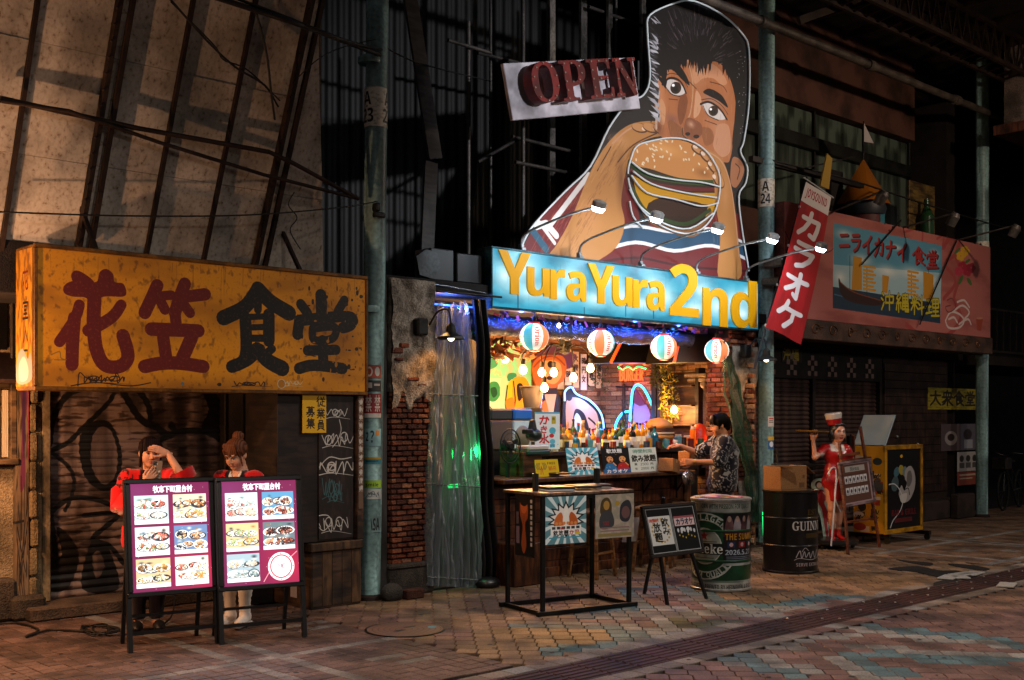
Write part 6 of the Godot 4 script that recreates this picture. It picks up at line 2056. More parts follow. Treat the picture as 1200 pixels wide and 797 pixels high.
func build_bar_inside() -> void:
	# --- lights that burn in the bar
	var spots:=[[567,409,-.5,.035,.5, "fairy bulb at the left edge of the bar opening"],[592,421,-1.2,.05,.9, "round golden pendant bulb above the green mural"],[507,346,.0,.02,.25, "tiny warm bulb over the clear curtain"],[655,382,.0,.022,.0, "tiny warm bulb between the first two paper lanterns"],
		[790,481,-1.0,.05,1.3, "glaring warm bulb in the alcove among dried sprays"],[842,446,-.6,.03,.4, "small bulb before the plaster column"],[820,397,-1.0,.035,.45, "ceiling bulb between the third and fourth lantern"],[797,421,-1.1,.03,.3, "lower ceiling bulb right of the third lantern"],[868,414,.12,.02,.0, ""]]
	for q in spots:
		if q[5] == "": continue
		bulb_lamp(pz(q[0],q[1],q[2]),q[3],q[4],q[5], "warm bulbs in the bar",2.84)
	# the branching lamp of black arms
	var hub:=pz(662,408,-.8)
	var ch:=thing("branch_chandelier", "black branching chandelier with bare bulbs behind the first lantern", "chandelier",hub)
	var b:=mb(); b.lathe([W(.0,-.08),W(.06,-.05),W(.075,.1),W(.05,.2),W(.02,.3)],10)
	b.tube([V(0,.25,0),V(0,2.84 - hub.y,0)],.012,6)
	put(b, "hub",mat("black_plastic"),ch)
	b = mb()
	for k in 40:
		var d:=V(rng.randf_range(-1,1),rng.randf_range(-.6,1.6),rng.randf_range(-1,1)).normalized()
		b.tube([d*.05,d*rng.randf_range(.1,.2)],[.006,.002],4,false)
	put(b, "dark_sprays",mat("dark_spray", "17120f",.9),ch).set_meta("kind", "stuff")
	for q in [[613,434,-.8],[635,437,-.75],[649,437,-.9],[638,455,-.7],[672,443,-.7],[692,432,-.75]]:
		var e:=pz(q[0],q[1],q[2]) - hub
		b = mb(); b.tube(curve3([Vector3.ZERO,V(e.x*.6,.03,e.z*.6),V(e.x,.02 + e.y*.4,e.z),e + V(0,.1,0)],4),.008,6)
		var arm:=put(b, "arm",mat("black_plastic"),ch)
		b = mb(); b.T = X(Basis(),e); b.lathe([W(.0,-.05),W(.035,-.035),W(.048,.0),W(.038,.03),W(.018,.06),W(.018,.07)],12,true)
		put(b, "bulb",mat("bulb_ffd9a0", "ffd9a0",.3,.0,{"emit": "ffd9a0", "power": 7.0}),arm)
		b = mb(); b.T = X(Basis(),e); b.lathe([W(.02,.06),W(.026,.07),W(.026,.12),W(.008,.13)],10)
		put(b, "socket",mat("black_plastic"),arm)
		lamp(e, "ffb468",1.5,.045,ch)
	# --- paper lanterns
	var p:=pen(512,256,hue("e2d2bf"))
	p.units(0,0,512,256)
	for k in 2:
		var x:=256*k
		p.rct(x + 4,0,58,256,hue("4fb0ba")); p.rct(x + 62,0,66,256,hue("f6ece0")); p.rct(x + 128,0,62,256,hue("ee8450")); p.rct(x + 190,0,70,256,hue("f6ece0"))
		for j in 5:
			for side in [[95,0],[223,0]]: pass
		p.text("Orion",x + 95 - 70,128 - 15,140,32,hue("a8281e"),font_serif,PI / 2)
		p.text("Orion",x + 225 - 70,128 - 15,140,32,hue("a8281e"),font_serif,PI / 2)
	for j in 20: p.rct(0,j*13,512,1.6,Color(.4,.25,.18,.18))
	var lt:=p.done()
	var k:=0
	for q in [[626,395,1.47],[704,402,.26],[778,407,1.57],[840,411,1.0]]:
		var at:=pz(q[0],q[1],.0)
		var o:=thing("paper_lantern",["round paper lantern in teal, white and orange, first from the left", "round paper lantern with orange panel to the front, second from the left", "round paper lantern, third from left, before the dark screen", "round paper lantern at the right end near the brick pillar"][k], "paper lantern",at,.0, "paper lanterns under the lit sign")
		b = mb()
		var prof:=[]
		for j in 15:
			var a:=-1.3 + 2.6*j / 14.0
			prof.append(W(cos(a)*.152 + (.002 if j % 2 else -.001),sin(a)*.148))
		b.lathe(prof,28,true)
		var body:=put(b, "paper",mat("lantern_paper",Color.WHITE,.7,.0,{"tex": lt, "etex": lt, "power": .8, "back": "806050"}),o)
		body.rotation.y = q[2]
		for s in [-1,1]:
			b = mb(); b.lathe([W(.0,.138*s - .012),W(.055,.138*s - .012),W(.055,.138*s + .018),W(.0,.138*s + .018)],16)
			put(b, "cap",mat("lantern_cap", "b02218",.5,.0,{"emit": "a01810", "power": .15}),o)
		b = mb(); b.tube([V(0,.15,0),V(0,2.77 - at.y,0)],.006,6); b.ball(V(0,.19,0),V(.025,.03,.025),8,6)
		put(b, "cord",mat("black_plastic"),o)
		lamp(V(0,-.17,0), "ffc690",.12,.05,o)
		k += 1
	# --- the foil duct lit blue, and red-violet festoon above it
	var y:=pz(640,385,-.3).y
	var duct:=thing("foil_duct", "crinkled foil duct gleaming blue behind the lanterns", "duct")
	b = mb()
	var nz:=FastNoiseLite.new(); nz.seed = 6; nz.frequency = 5.0
	var path:=[]
	var rad:=[]
	for j in 110:
		path.append(V(7.75 + j*.032,y + nz.get_noise_1d(j*.05)*.02,-.32))
		rad.append(.105 + (.007 if j % 2 else .0) + nz.get_noise_1d(j*1.3 + 40)*.012)
	b.tube(path,rad,20)
	put(b, "foil",mat("foil", "6a7390",.22,1.0,{"tex": tx.grain, "tri": 8.0, "bump": tx.bump, "depth": .6}),duct)
	b = mb()
	for j in 5:
		b.T = X(Basis(Vector3.FORWARD,-PI / 2 + .2),V(7.62 + .045*j,y - .015*j,-.3)); b.lathe([W(.10,.0),W(.13,.012),W(.10,.026)],18,true)
	put(b, "ribbed_end",metal("dark_duct", "26304a",.35,.7),duct)
	var strip:=thing("blue_neon_strip", "blue neon strip running above the foil duct", "neon light")
	b = mb(); b.tube([V(7.0,y + .14,-.12),V(11.0,y + .14,-.12)],.008,6)
	put(b, "neon_tube",mat("blue_neon", "2040ff",.3,.0,{"emit": "2a5cff", "power": 5.0}),strip)
	for x in [7.2,8.2,9.1,10.0,10.8]: lamp(V(x,y + .12,-.10), "3f72ff",.6,.02,strip)
	var fest:=thing("festoon", "red and violet streamers and dry leaves under the bar ceiling", "decoration")
	for j in 120:
		b = mb()
		var c:=V(rng.randf_range(7.7,11.6),y + rng.randf_range(.06,.22),rng.randf_range(-.25,.02))
		b.box(Vector3.ZERO,V(.07,.03,.004),.0)
		piece(b.mesh(), "streamer",mat("streamer_%d" % (j % 4),["7a1c2a", "4a2450", "1e3a1e", "8a2c40"][j % 4],.6,.0,{"back": "301018"}),fest,X(Basis.from_euler(V(rng.randf()*3,rng.randf()*3,rng.randf()*3)),c))
	for j in 90:
		b = mb()
		var c:=pz(rng.randf_range(572,625),rng.randf_range(398,420),rng.randf_range(-1.3,-.9))
		b.box(Vector3.ZERO,V(.1,.05,.004),.0)
		piece(b.mesh(), "dry_leaf",mat("dry_leaf_%d" % (j % 3),["4a2412", "6a3418", "2e1a10"][j % 3],.7),fest,X(Basis.from_euler(V(rng.randf()*3,rng.randf()*3,rng.randf()*3)),c))
	# --- pictures on the back wall, as cut boards
	var zb:=-2.5
	p = pen(300,460,hue("7fe0b8"))  # mint base also carries the green neon glow in its colour
	var r:=Rect2(pz(566,482,zb).x,pz(566,482,zb).y,pz(622,482,zb).x - pz(566,482,zb).x,pz(566,398,zb).y - pz(566,482,zb).y)
	p.trace(zb,r)
	p.weather(3,.02,.4,.7,Color(.72,.74,.6,.7))
	p.blob("566,415 580,412 582,428 570,432",hue("3f9a7a")); p.blob("595,438 604,438 603,446 594,446",hue("2f8a6a"))
	p.blob("567,452 574,444 590,446 592,466 588,482 566,482",hue("b5d8c0")); p.blob("572,450 582,448 586,460 580,470 572,468",hue("2f8a58")); p.blob("574,456 580,454 582,462 577,466",hue("0f4a30")); p.blob("586,446 594,444 594,480 586,480",hue("9ad0b0"))
	p.blob("594,452 602,446 602,478 592,480",hue("d8b820")); p.blob("600,446 612,442 619,450 620,470 612,480 602,480",hue("d8a018")); p.blob("605,452 611,450 613,462 607,470",hue("2a1c10")); p.line("594,452 592,478 602,480",1.4,hue("1c2418")); p.line("601,447 603,470 600,481",1.4,hue("2a1c10")); p.line("572,450 568,468 576,480",1.2,hue("0f4a30"))
	p.blob("592,470 600,466 602,478 594,480",hue("e0801c"))
	sheet("green_mural",prt("green_mural",p.done(),.8),self,r.size.x,r.size.y,tf(V(r.get_center().x,r.get_center().y,zb + .012)),.01)
	tag(get_child(get_child_count() - 1), "pale green mural, green neon glow painted into its base, with fat green and yellow graffiti shapes at the back", "mural")
	var cutouts:=[
		["painted_figure", "painted cut-out of a figure with orange mane and dark jacket on the back wall",zb + .05, "624,430 632,418 646,416 660,418 664,432 660,446 652,454 658,470 664,500 634,500 636,470 628,452",0],
		["neon_creature", "dark and cream cut-out shape with pale blue neon edge on the back wall",zb + .08, "660,470 661,458 668,454 674,462 690,470 703,486 706,510 704,530 662,530",1],
	]
	for q in cutouts:
		var poly:=PackedVector2Array()
		for s in smooth(pts(q[3]),true,4):
			var w:=pz(s.x,s.y,q[2]); poly.append(W(w.x,w.y))
		var rc:=Rect2(poly[0],Vector2.ZERO)
		for s in poly: rc = rc.expand(s)
		p = pen(300,520,hue("b5651c"))
		p.trace(q[2],rc)
		if q[4] == 0:
			p.area("628,455 662,455 670,505 625,505",hue("1c1516")); p.area("638,462 646,500 652,462",hue("c8b0a0")); p.blob("634,428 644,422 656,426 658,440 650,450 640,446",hue("d0a060"))
			p.ell(645,427,3.4,4,hue("1a1210")); p.ell(644,443,3.2,2.4,hue("1a1210")); p.ell(636,436,2,2.4,hue("5a2a10")); p.ell(653,435,2,2,hue("5a2a10"))
			p.line("626,430 636,420 650,418 662,428",2,hue("8a3c10")); p.blob("632,480 640,470 644,500 632,500",hue("c87818"))
		else:
			p.area("655,450 710,450 710,535 655,535",hue("1c1519")); p.blob("664,470 676,466 690,474 700,486 702,506 696,522 690,500 684,484 674,480 670,500 664,500",hue("b59a88")); p.ell(667,464,4,6,hue("0e0c10")); p.blob("672,494 676,484 682,494 682,510 674,510",hue("a8c8e0")); p.line("690,490 700,500 694,504",2,hue("1c1519"))
		var o:=thing(q[0],q[1], "cut-out")
		b = mb(); b.prism(poly,q[2] - .02,q[2],rc)
		put(b, "board",prt(q[0],p.done(),.6),o)
		if q[4] == 1:
			b = mb()
			var tp:=[]
			for s in poly.slice(0,24): tp.append(V(s.x,s.y,q[2] + .03))
			b.tube(tp,.013,6)
			put(b, "neon_tube",mat("cyan_neon", "60a0ff",.3,.0,{"emit": "7ab4ff", "power": 3.2}),o)
			lamp(V(rc.get_center().x,rc.get_center().y + .3,q[2] + .15), "6aa8ff",.25,.1,o)
	# a violet and a brown board behind the figure
	b = mb()
	var bp:=PackedVector2Array()
	for s in pts("622,420 648,402 676,416 668,432 640,436 626,440"):
		var w:=pz(s.x,s.y,zb + .02); bp.append(W(w.x,w.y))
	b.prism(bp,zb - .01,zb + .02)
	tag(put(b, "violet_board",mat("violet_board", "5a3550",.7),self), "dull violet angular board behind the orange-maned cut-out", "board")
	# --- the right wall: neon figure, burger sign, screen
	var XR:=12.02
	var neo:=thing("blue_neon_figure", "blue neon outline round a pink cone-topped shape on the right wall", "neon sign")
	var loops:=["739,527 738,500 740,470 742,456 747,451 754,455 762,470 768,486 766,497", "738,482 730,484 723,494 720,508 722,526"]
	for s in loops:
		var tp:=[]
		for w in smooth(pts(s),false,5): tp.append(pxx(w.x,w.y,XR - .06))
		b = mb(); b.tube(tp,.017,6)
		put(b, "neon_tube",mat("sky_neon", "30a0ff",.3,.0,{"emit": "38a8ff", "power": 4.5}),neo)
	b = mb()
	var zy:=PackedVector2Array()
	for w in smooth(pts("744,470 746,458 752,462 757,472 763,486 760,498 758,520 744,520 743,490"),true,4):
		var q:=pxx(w.x,w.y,XR); zy.append(W(q.z,q.y))
	b.T = X(Basis(V(0,0,1),V(0,1,0),V(-1,0,0)),V(XR,0,0))
	b.prism(zy,-.01,.015)
	put(b, "pink_board",mat("pink_figure", "8a5a72",.7),neo)
	b = mb(); b.T = X(Basis(V(0,0,1),V(0,1,0),V(-1,0,0)),V(XR,0,0))
	zy = PackedVector2Array()
	for w in pts("744,472 747,456 758,474 751,476"):
		var q:=pxx(w.x,w.y,XR); zy.append(W(q.z,q.y))
	b.prism(zy,.016,.03)
	put(b, "cone_top",mat("figure_hat", "5a1a2c",.7),neo)
	lamp(pxx(735,490,XR - .25), "3f9cff",.55,.1,neo)
	# the little neon reading BURGER
	var bs:=thing("burger_neon", "small red and green neon burger over the red word BURGER", "neon sign")
	var c0:=pxx(727,446,11.95); var c1:=pxx(754,434,11.95)
	var T:=X(Basis(V(0,0,1),V(0,1,0),V(-1,0,0)),V(11.95,0,0))
	b = mb(); b.T = T; lettering(b, "BURGER",font_reg,W(c0.z,c0.y - .01),W(c1.z,c1.y + .02),.0,.02)
	put(b, "neon_word",mat("red_neon", "ff3018",.3,.0,{"emit": "ff4a20", "power": 3.5}),bs)
	for q in [["726,433 740,432 756,434", "ff3018"],["724,430 730,433 736,430 742,433 748,430 757,432", "20d070"],["726,428 732,425 742,424 752,425 756,428", "ff5a30"]]:
		var tp:=[]
		for w in smooth(pts(q[0]),false,5): tp.append(pxx(w.x,w.y,11.93))
		b = mb(); b.tube(tp,.012,6)
		put(b, "neon_tube",mat("neon_" + q[1],q[1],.3,.0,{"emit": q[1], "power": 3.0}),bs)
	b = mb(); b.tube([pxx(731,450,11.95),pxx(731,528,11.95)],.02,8); b.tube([pxx(722,453,11.95),pxx(742,454,11.95)],.012,8)
	put(b, "stand",metal("dark_rod"),bs)
	lamp(pxx(740,440,11.75), "ff6a3a",.18,.08,bs)
	# the dark hanging screens
	for q in [["716,425 736,384 790,388 786,425", "large dark screen hung from the bar ceiling with an orange edge",0],["790,425 798,390 852,394 838,424", "second dark hanging panel behind the fourth lantern",1]]:
		var f:=[]
		for s in pts(q[0]): f.append(pz(s.x,s.y,-.9 + .6*q[2]))
		var o:=thing("hanging_screen",q[1], "screen")
		b = mb(); var d:=V(.05,0,-.5)
		b.hexa([f[0],f[3],f[3] + d,f[0] + d,f[1],f[2],f[2] + d,f[1] + d])
		put(b, "case",mat("screen_black", "100c0c",.5),o)
		b = mb(); b.tube([f[0],f[1]],.02,6)
		put(b, "orange_edge",mat("orange_edge", "c0401a",.4,.0,{"emit": "ff5a1c", "power": .8}),o)
	# alcove with dried sprays, plaster column, dark post
	b = mb(); bx(b,11.98,12.045,.9,2.25,-1.30,-.72,.01)
	var al:=thing("wooden_alcove", "brown wooden alcove in the right wall lit by a bulb", "alcove")
	put(b, "back_board",wood("alcove_wood", "4a2c18"),al)
	b = mb(); bx(b,11.9,12.05,.9,2.3,-1.36,-1.3,.006); bx(b,11.9,12.05,.9,2.3,-.72,-.66,.006)
	put(b, "frame",wood("alcove_frame", "2c1a10"),al)
	for j in 4:
		b = mb(); bx(b,11.85,11.98,1.28 + .26*j,1.30 + .26*j,-1.29,-.73,.004)
		put(b, "shelf",wood("alcove_wood"),al)
	b = mb(); bx(b,11.9,12.0,.9,2.5,-1.46,-1.38,.006)
	tag(put(b, "black_post",mat("black_plastic"),self), "black upright post on the right wall beside the dried sprays", "post")
	var sprays:=thing("dried_sprays", "yellow-green dried sprays hanging in the alcove", "plant")
	var lm:=[mat("spray_a", "5f5a1c",.8,.0,{"back": "5a5410"}),mat("spray_b", "3f4a1c",.8,.0,{"back": "38420c"}),mat("spray_c", "8a7a2c",.8,.0,{"back": "6a5c14"})]
	for j in 3:
		b = mb()
		for i in 150:
			var c:=pz(rng.randf_range(774,797),rng.randf_range(426,494),rng.randf_range(-1.25,-.95))
			b.T = X(Basis.from_euler(V(rng.randf()*6,rng.randf()*6,rng.randf()*6)),c)
			b.face([V(0,0,0),V(.03,.012,0),V(.075,0,.004),V(.03,-.012,0)],V(0,0,-1))
		put(b, "leaves",lm[j],sprays).set_meta("kind", "stuff")
	for q in [[702,442, "hanging green plant on the back wall beside the second lantern"],[768,436, "hanging green plant under the dark screen"]]:
		var hp:=thing("hanging_plant",q[2], "plant")
		b = mb()
		for i in 130:
			var c:=pz(q[0] + rng.randf_range(-11,11),q[1] + rng.randf_range(-22,16),-2.2 + rng.randf_range(-.15,.15)) if q[0] < 720 else pxx(q[0] + rng.randf_range(-8,8),q[1] + rng.randf_range(-8,16),11.8)
			b.T = X(Basis.from_euler(V(rng.randf()*6,rng.randf()*6,rng.randf()*6)),c)
			b.face([V(0,0,0),V(.025,.012,0),V(.07,0,.004),V(.025,-.012,0)],V(0,0,-1))
		put(b, "leaves",mat("plant_leaf", "2f3a14",.8,.0,{"back": "283008"}),hp).set_meta("kind", "stuff")
	var col:=thing("plaster_column", "white plaster column with a scrolled capital against the brick wall", "column",V(pz(824,500,-.7).x,0,-.7))
	b = mb(); b.lathe([W(.10,1.0),W(.10,1.06),W(.075,1.1),W(.065,2.0),W(.075,2.03)],20)
	put(b, "shaft",stone("plaster_white", "9a8a80",.7,.2),col)
	b = mb(); b.box(V(0,2.14,0),V(.3,.05,.3),.012); b.box(V(0,2.2,0),V(.36,.05,.36),.012); b.lathe([W(.075,2.03),W(.12,2.11)],20)
	for sx in [-1,1]: b.ball(V(.12*sx,2.08,.1),V(.05,.05,.05),12,8)
	put(b, "capital",stone("plaster_white"),col)
	for j in 10:
		b = mb(); b.tube([V(cos(j*.63)*.07,1.1,sin(j*.63)*.07),V(cos(j*.63)*.062,2.0,sin(j*.63)*.062)],.008,5)
		put(b, "flute",stone("plaster_white"),col)
	# --- the display of bottles on the back counter
	var sy:=pz(700,527,-.45).y
	var sh:=thing("bottle_shelf", "dark wooden back counter carrying the rows of bottles", "shelf")
	b = mb(); bx(b,8.3,11.6,sy - .05,sy,-.75,-.3,.008)
	put(b, "top",wood("shelf_wood", "3a2214",true),sh)
	b = mb(); bx(b,8.32,11.58,.03,sy - .051,-.73,-.42,.006)
	put(b, "case",wood("shelf_case", "24140c"),sh)
	for j in 6:
		b = mb(); bx(b,8.35 + .54*j,8.35 + .54*j + .52,sy - .28,sy - .07,-.42,-.405,.006)
		put(b, "panel",wood("shelf_panel", "4a2a16",true),sh)
	var kinds:=[["1c3a24",.30,.036, "d8d0c0"],["8a6a3a",.29,.04, "c8a040"],["7f8a8e",.31,.037, "3a6a8a"],["0f1210",.28,.042, "c0b8a8"],["5a3414",.27,.038, "d8c890"],["14525e",.27,.045, "1a5a68"],["c07818",.29,.036, "f0e0b0"],["8a9294",.30,.034, "b03024"]]
	var names:=["green", "amber", "clear", "black", "brown", "turquoise", "golden", "pale"]
	var x:=648.0
	var num:=0
	while x < 772:
		var kd: Array = kinds[rng.randi() % 8]
		for row in 2:
			var at:=pz(x + rng.randf_range(-1,1) + 3.5*row,520,-.40 - .14*row)
			var kk: Array = kd if row == 0 else kinds[rng.randi() % 8]
			var hgt: float = kk[1]*rng.randf_range(.66,1.08) + .04*row
			var o:=thing("bottle", "", "bottle",V(at.x,sy,at.z),.0, "bottles on the back counter")
			o.set_meta("label", "%s glass bottle, %s from the left in the %s row of the display" % [names[kinds.find(kk)],ORD[num], "front" if row == 0 else "rear"])
			var rb: float = kk[2]*rng.randf_range(.9,1.25)
			b = mb(); b.lathe([W(.0,.0),W(rb,.0),W(rb,hgt*.58),W(rb*.8,hgt*.68),W(rb*.36,hgt*.76),W(rb*.34,hgt*.93)],12)
			put(b, "glass",mat("glass_" + kk[0],kk[0],.08,.0,{"spec": .8}),o)
			b = mb(); b.lathe([W(rb*.4,hgt*.92),W(rb*.4,hgt),W(.0,hgt)],10)
			put(b, "cap",mat("cap_%d" % (num % 3),["16161a", "8a1c18", "a88a4a"][num % 3],.4),o)
			b = mb(); b.lathe([W(rb*1.02,hgt*.16),W(rb*1.02,hgt*.48)],12)
			put(b, "paper_label",mat("label_" + kk[3],kk[3],.6),o)
		num += 1
		x += 6.6
	# what stands among and right of the bottles
	var gb:=thing("giant_burger", "giant model burger standing on the bottle display", "ornament",V(pz(772,500,-.55).x,sy + .1,-.55))
	b = mb(); b.lathe([W(.0,.0),W(.17,.0),W(.18,.04),W(.17,.07),W(.0,.07)],20,true)
	put(b, "lower_bun",mat("bun", "9a6a34",.6),gb)
	b = mb(); b.lathe([W(.0,.07),W(.19,.07),W(.195,.09),W(.0,.1)],20); put(b, "cheese",mat("cheese_white", "b5aa98",.5),gb)
	b = mb(); b.lathe([W(.0,.1),W(.18,.1),W(.185,.14),W(.0,.14)],20); put(b, "patty",mat("patty", "3a2014",.8),gb)
	b = mb(); b.lathe([W(.0,.14),W(.18,.14),W(.16,.2),W(.10,.25),W(.0,.27)],20,true); put(b, "upper_bun",mat("bun"),gb)
	b = mb(); b.lathe([W(.0,-.1),W(.14,-.1),W(.1,.0),W(.0,.0)],16); put(b, "foot",mat("foot_blue", "8aa4b8",.3),gb)
	var ld:=thing("red_dome_lamp", "red dome-shaped lamp glowing on the back counter", "lamp",V(pz(820,516,-.6).x,pz(820,516,-.6).y,-.6))
	b = mb(); b.lathe([W(.13,.0),W(.11,.12),W(.06,.2),W(.0,.22)],20,true)
	put(b, "lamp_shade",mat("dome_red", "8a2410",.4,.0,{"emit": "d02a08", "power": .35}),ld)
	b = mb(); b.lathe([W(.0,-.04),W(.15,-.04),W(.15,.0),W(.0,.0)],20)
	put(b, "lamp_base",mat("dome_orange", "c0501c",.4,.0,{"emit": "ff5a14", "power": .8}),ld)
	lamp(V(0,.06,.2), "ff6a2a",.08,.06,ld)
	var jars:=[[795,505, "5a8a8a",.05,.16, "teal glass jar beside the giant burger"],[805,508, "c86a1c",.055,.14, "orange drink jar right of the teal jar"],[812,492, "d8801c",.04,.26, "tall amber flask on the right of the back counter"],[800,522, "d88a1c",.10,.10, "low amber tin beside the bartender's hand"],[786,508, "b02a1c",.045,.12, "small red cup beside the giant burger"]]
	for q in jars:
		var o:=thing("jar",q[5], "jar",pz(q[0],q[1] + 8,-.55))
		o.position.y = sy if q[0] != 800 else sy - .03
		b = mb(); b.lathe([W(.0,.0),W(q[3],.0),W(q[3],q[4]*.8),W(q[3]*.7,q[4]*.86)],14)
		put(b, "body",mat("jar_" + q[2],q[2],.12,.0,{"back": q[2], "spec": .7}),o)
		b = mb(); b.lathe([W(q[3]*.75,q[4]*.85),W(q[3]*.75,q[4]),W(.0,q[4])],14)
		put(b, "lid",mat("jar_lid", "b5a890",.4,.3),o)
	for j in 20:        # glasses, tins and cups crowded along the back counter
		var q:=pz(642 + j*9.2 + rng.randf_range(-3,3),520,rng.randf_range(-.40,-.32))
		var hgt:=rng.randf_range(.07,.13)
		var r0:=rng.randf_range(.025,.042)
		var kind:=j % 5
		b = mb(); b.lathe([W(0,0),W(r0*(.8 if kind < 2 else 1.0),0),W(r0,hgt),W(r0*.9,hgt),W(r0*.8,hgt*.9),W(0,hgt*.9)],12)
		var n2:=put(b,["tumbler", "cup", "can", "tin", "mug"][kind],mat("clutter_%d" % (j % 10),["8a9aa0", "b5a890", "1c2a3a", "a8741c", "3a1c14", "4a8a8a", "c8c0b0", "1a1816", "6a2018", "2a4a34"][j % 10],.2,.0,{"spec": .7}),self)
		n2.position = V(q.x,sy,q.z + .04)
		tag(n2, "small %s %s before the bottles, %s vessel from the left" % [["pale grey", "cream", "navy", "ochre", "brown", "teal", "ivory", "black", "dark red", "dark green"][j % 10],["tumbler", "cup", "can", "tin", "mug"][kind],ORD[j]],["tumbler", "cup", "can", "tin", "mug"][kind], "small vessels before the bottles")
	for j in 9:        # paper menu strips hung under the ceiling
		var q:=pz(676 + j*9.0,0,-1.9)
		p = pen(24,110,hue(["c8b890", "b8a074", "c4c0b0"][j % 3]))
		p.units(0,0,10,46)
		p.kan("飲放題中大時円女男".substr(j % 6,3),1.5,4,7,9,hue("2a1a14"),13,W(0,1.3))
		tag(sheet("menu_strip",prt("menu_strip_%d" % j,p.done(),.8),self,.12,.5,tf(V(q.x,2.35 - .03*(j % 3),-2.49)),.004), "paper menu strip high on the back wall, %s from the left" % ORD[j], "paper strip", "menu strips on the back wall")
	# --- left: drinks machine, fan, bucket, ice poster
	var mx:=pz(594,500,-.5)
	var dm:=thing("drinks_machine", "drinks machine with blue lid and brown and white halves", "machine",V(mx.x,0,-.6))
	var my0:=pz(594,527,-.5).y; var my1:=pz(594,479,-.5).y
	b = mb(); bx(b,-.30,.02,my0,my1 - .13,-.2,.18,.015); put(b, "brown_side",mat("machine_brown", "4a3630",.5),dm)
	b = mb(); bx(b,.025,.30,my0,my1 - .13,-.2,.18,.015); put(b, "white_side",mat("machine_white", "a8b0b4",.4),dm)
	b = mb(); bx(b,.025,.31,my1 - .125,my1,-.21,.19,.02); put(b, "blue_lid",mat("machine_blue", "1c4f94",.35),dm)
	b = mb(); bx(b,-.30,.02,my1 - .125,my1,-.2,.18,.02); put(b, "dark_lid",mat("machine_dark", "2a2526",.5),dm)
	b = mb(); bx(b,-.26,.26,my0 - .3,my0 - .002,-.2,.16,.0); put(b, "stand",wood("shelf_case"),dm)
	b = mb(); b.ball(V(.16,my0 + .14,.18),V(.12,.12,.03),16,8); put(b, "dial",mat("dial_tan", "6a5a4c",.5),dm)
	var fan:=thing("desk_fan", "round black desk fan in front of the drinks machine", "fan",pz(597,523,-.05))
	b = mb()
	for rr in [.14,.11,.075,.04]:
		var ring:=[]
		for j in 25: ring.append(V(cos(TAU*j / 24)*rr,sin(TAU*j / 24)*rr*1.25,.04 - rr*.2))
		b.tube(ring,.008 if rr > .13 else .003,5,false)
	put(b, "guard",mat("black_plastic"),fan)
	b = mb(); b.T = X(Basis(Vector3.RIGHT,PI / 2),V(0,0,-.08)); b.lathe([W(.0,.0),W(.05,.0),W(.05,.1),W(.03,.12),W(.0,.12)],14)
	put(b, "motor",mat("black_plastic"),fan)
	b = mb(); b.bar(V(0,-.17,-.03),V(0,-.36,-.03),.03,.03); b.box(V(0,-.37,0),V(.2,.02,.16),.006)
	put(b, "foot",mat("black_plastic"),fan)
	for j in 3:
		b = mb(); b.T = X(Basis(Vector3.BACK,j*2.1),Vector3.ZERO); b.hexa([V(0,.01,0),V(.1,.02,.0),V(.1,.025,.01),V(0,.015,.01),V(.02,.05,.0),V(.11,.07,.0),V(.11,.075,.01),V(.02,.055,.01)])
		put(b, "blade",mat("fan_blade", "2a2a2c",.3),fan)
	var bk:=thing("grey_bucket", "grey clear bucket standing behind the ice poster", "bucket",pz(624,478,-.9))
	b = mb(); b.lathe([W(.0,.0),W(.10,.0),W(.14,.24),W(.15,.24),W(.15,.25),W(.13,.25)],18)
	put(b, "body",mat("bucket_grey", "4a4644",.2),bk)
	b = mb(); b.lathe([W(.0,-.5),W(.12,-.5),W(.12,-.005),W(.0,-.005)],14)
	put(b, "pedestal",mat("black_plastic"),bk)
	p = pen(240,350,hue("cfd8da"))
	p.units(0,0,30,44)
	p.rct(0,0,30,2,hue("4a98b8"))
	p.kan("か",5,4,12,11,hue("b51c20"),17); p.kan("き",6,16,9,9,hue("b51c20"),17); p.kan("氷",5,26,12,11,hue("b51c20"),17)
	p.rct(20,5,5,9,hue("a89a2c")); p.kan("氷",20.4,6,4,4,hue("2a2a1a"),12); p.ell(21,22,4,4,hue("4aa0b8")); p.ell(20,28,3,2.4,hue("b5282c")); p.ell(21,35,3.4,3,hue("5aa8c0")); p.rct(18,38,6,4,hue("3a88a8"))
	for j in 10: p.ell(rng.randf_range(2,28),rng.randf_range(4,42),.7,.7,hue("5ab0c8"))
	var w0:=pz(627,527,-.12); var w1:=pz(656,483,-.12)
	var n:=sheet("ice_poster",prt("ice_poster",p.done(),.5),self,w1.x - w0.x,w1.y - w0.y,tf((w0 + w1) / 2),.006)
	tag(n, "white poster with red characters for shaved ice and blue drawings", "poster")
	var mc:=thing("ice_shaver", "white and black ice shaver beside the shaved ice poster", "machine",pz(624,528,-.05))
	b = mb(); b.box(V(0,.03,0),V(.3,.05,.2),.012); put(b, "tray",mat("shaver_white", "b5b0a4",.4),mc)
	b = mb(); b.box(V(0,-.02,0),V(.32,.05,.22),.012); put(b, "base",mat("shaver_green", "1c3c34",.4),mc)
	b = mb(); b.ball(V(.02,.16,0),V(.10,.07,.08),16,10); put(b, "drum",metal("shaver_steel", "4a5654",.3,.7),mc)
	b = mb(); b.lathe([W(.05,.22),W(.03,.32),W(.0,.33)],12); b.box(V(-.12,.2,.05),V(.1,.05,.08),.01); put(b, "crank",mat("black_plastic"),mc)
	b = mb(); bx(b,pz(612,545,.0).x,pz(634,545,.0).x,1.046,pz(612,530,.0).y,-.35,.02,.008)
	tag(put(b, "wooden_stand",wood("stand_wood", "5f3a1e"),self), "brown wooden stand on the counter under the ice shaver", "stand")

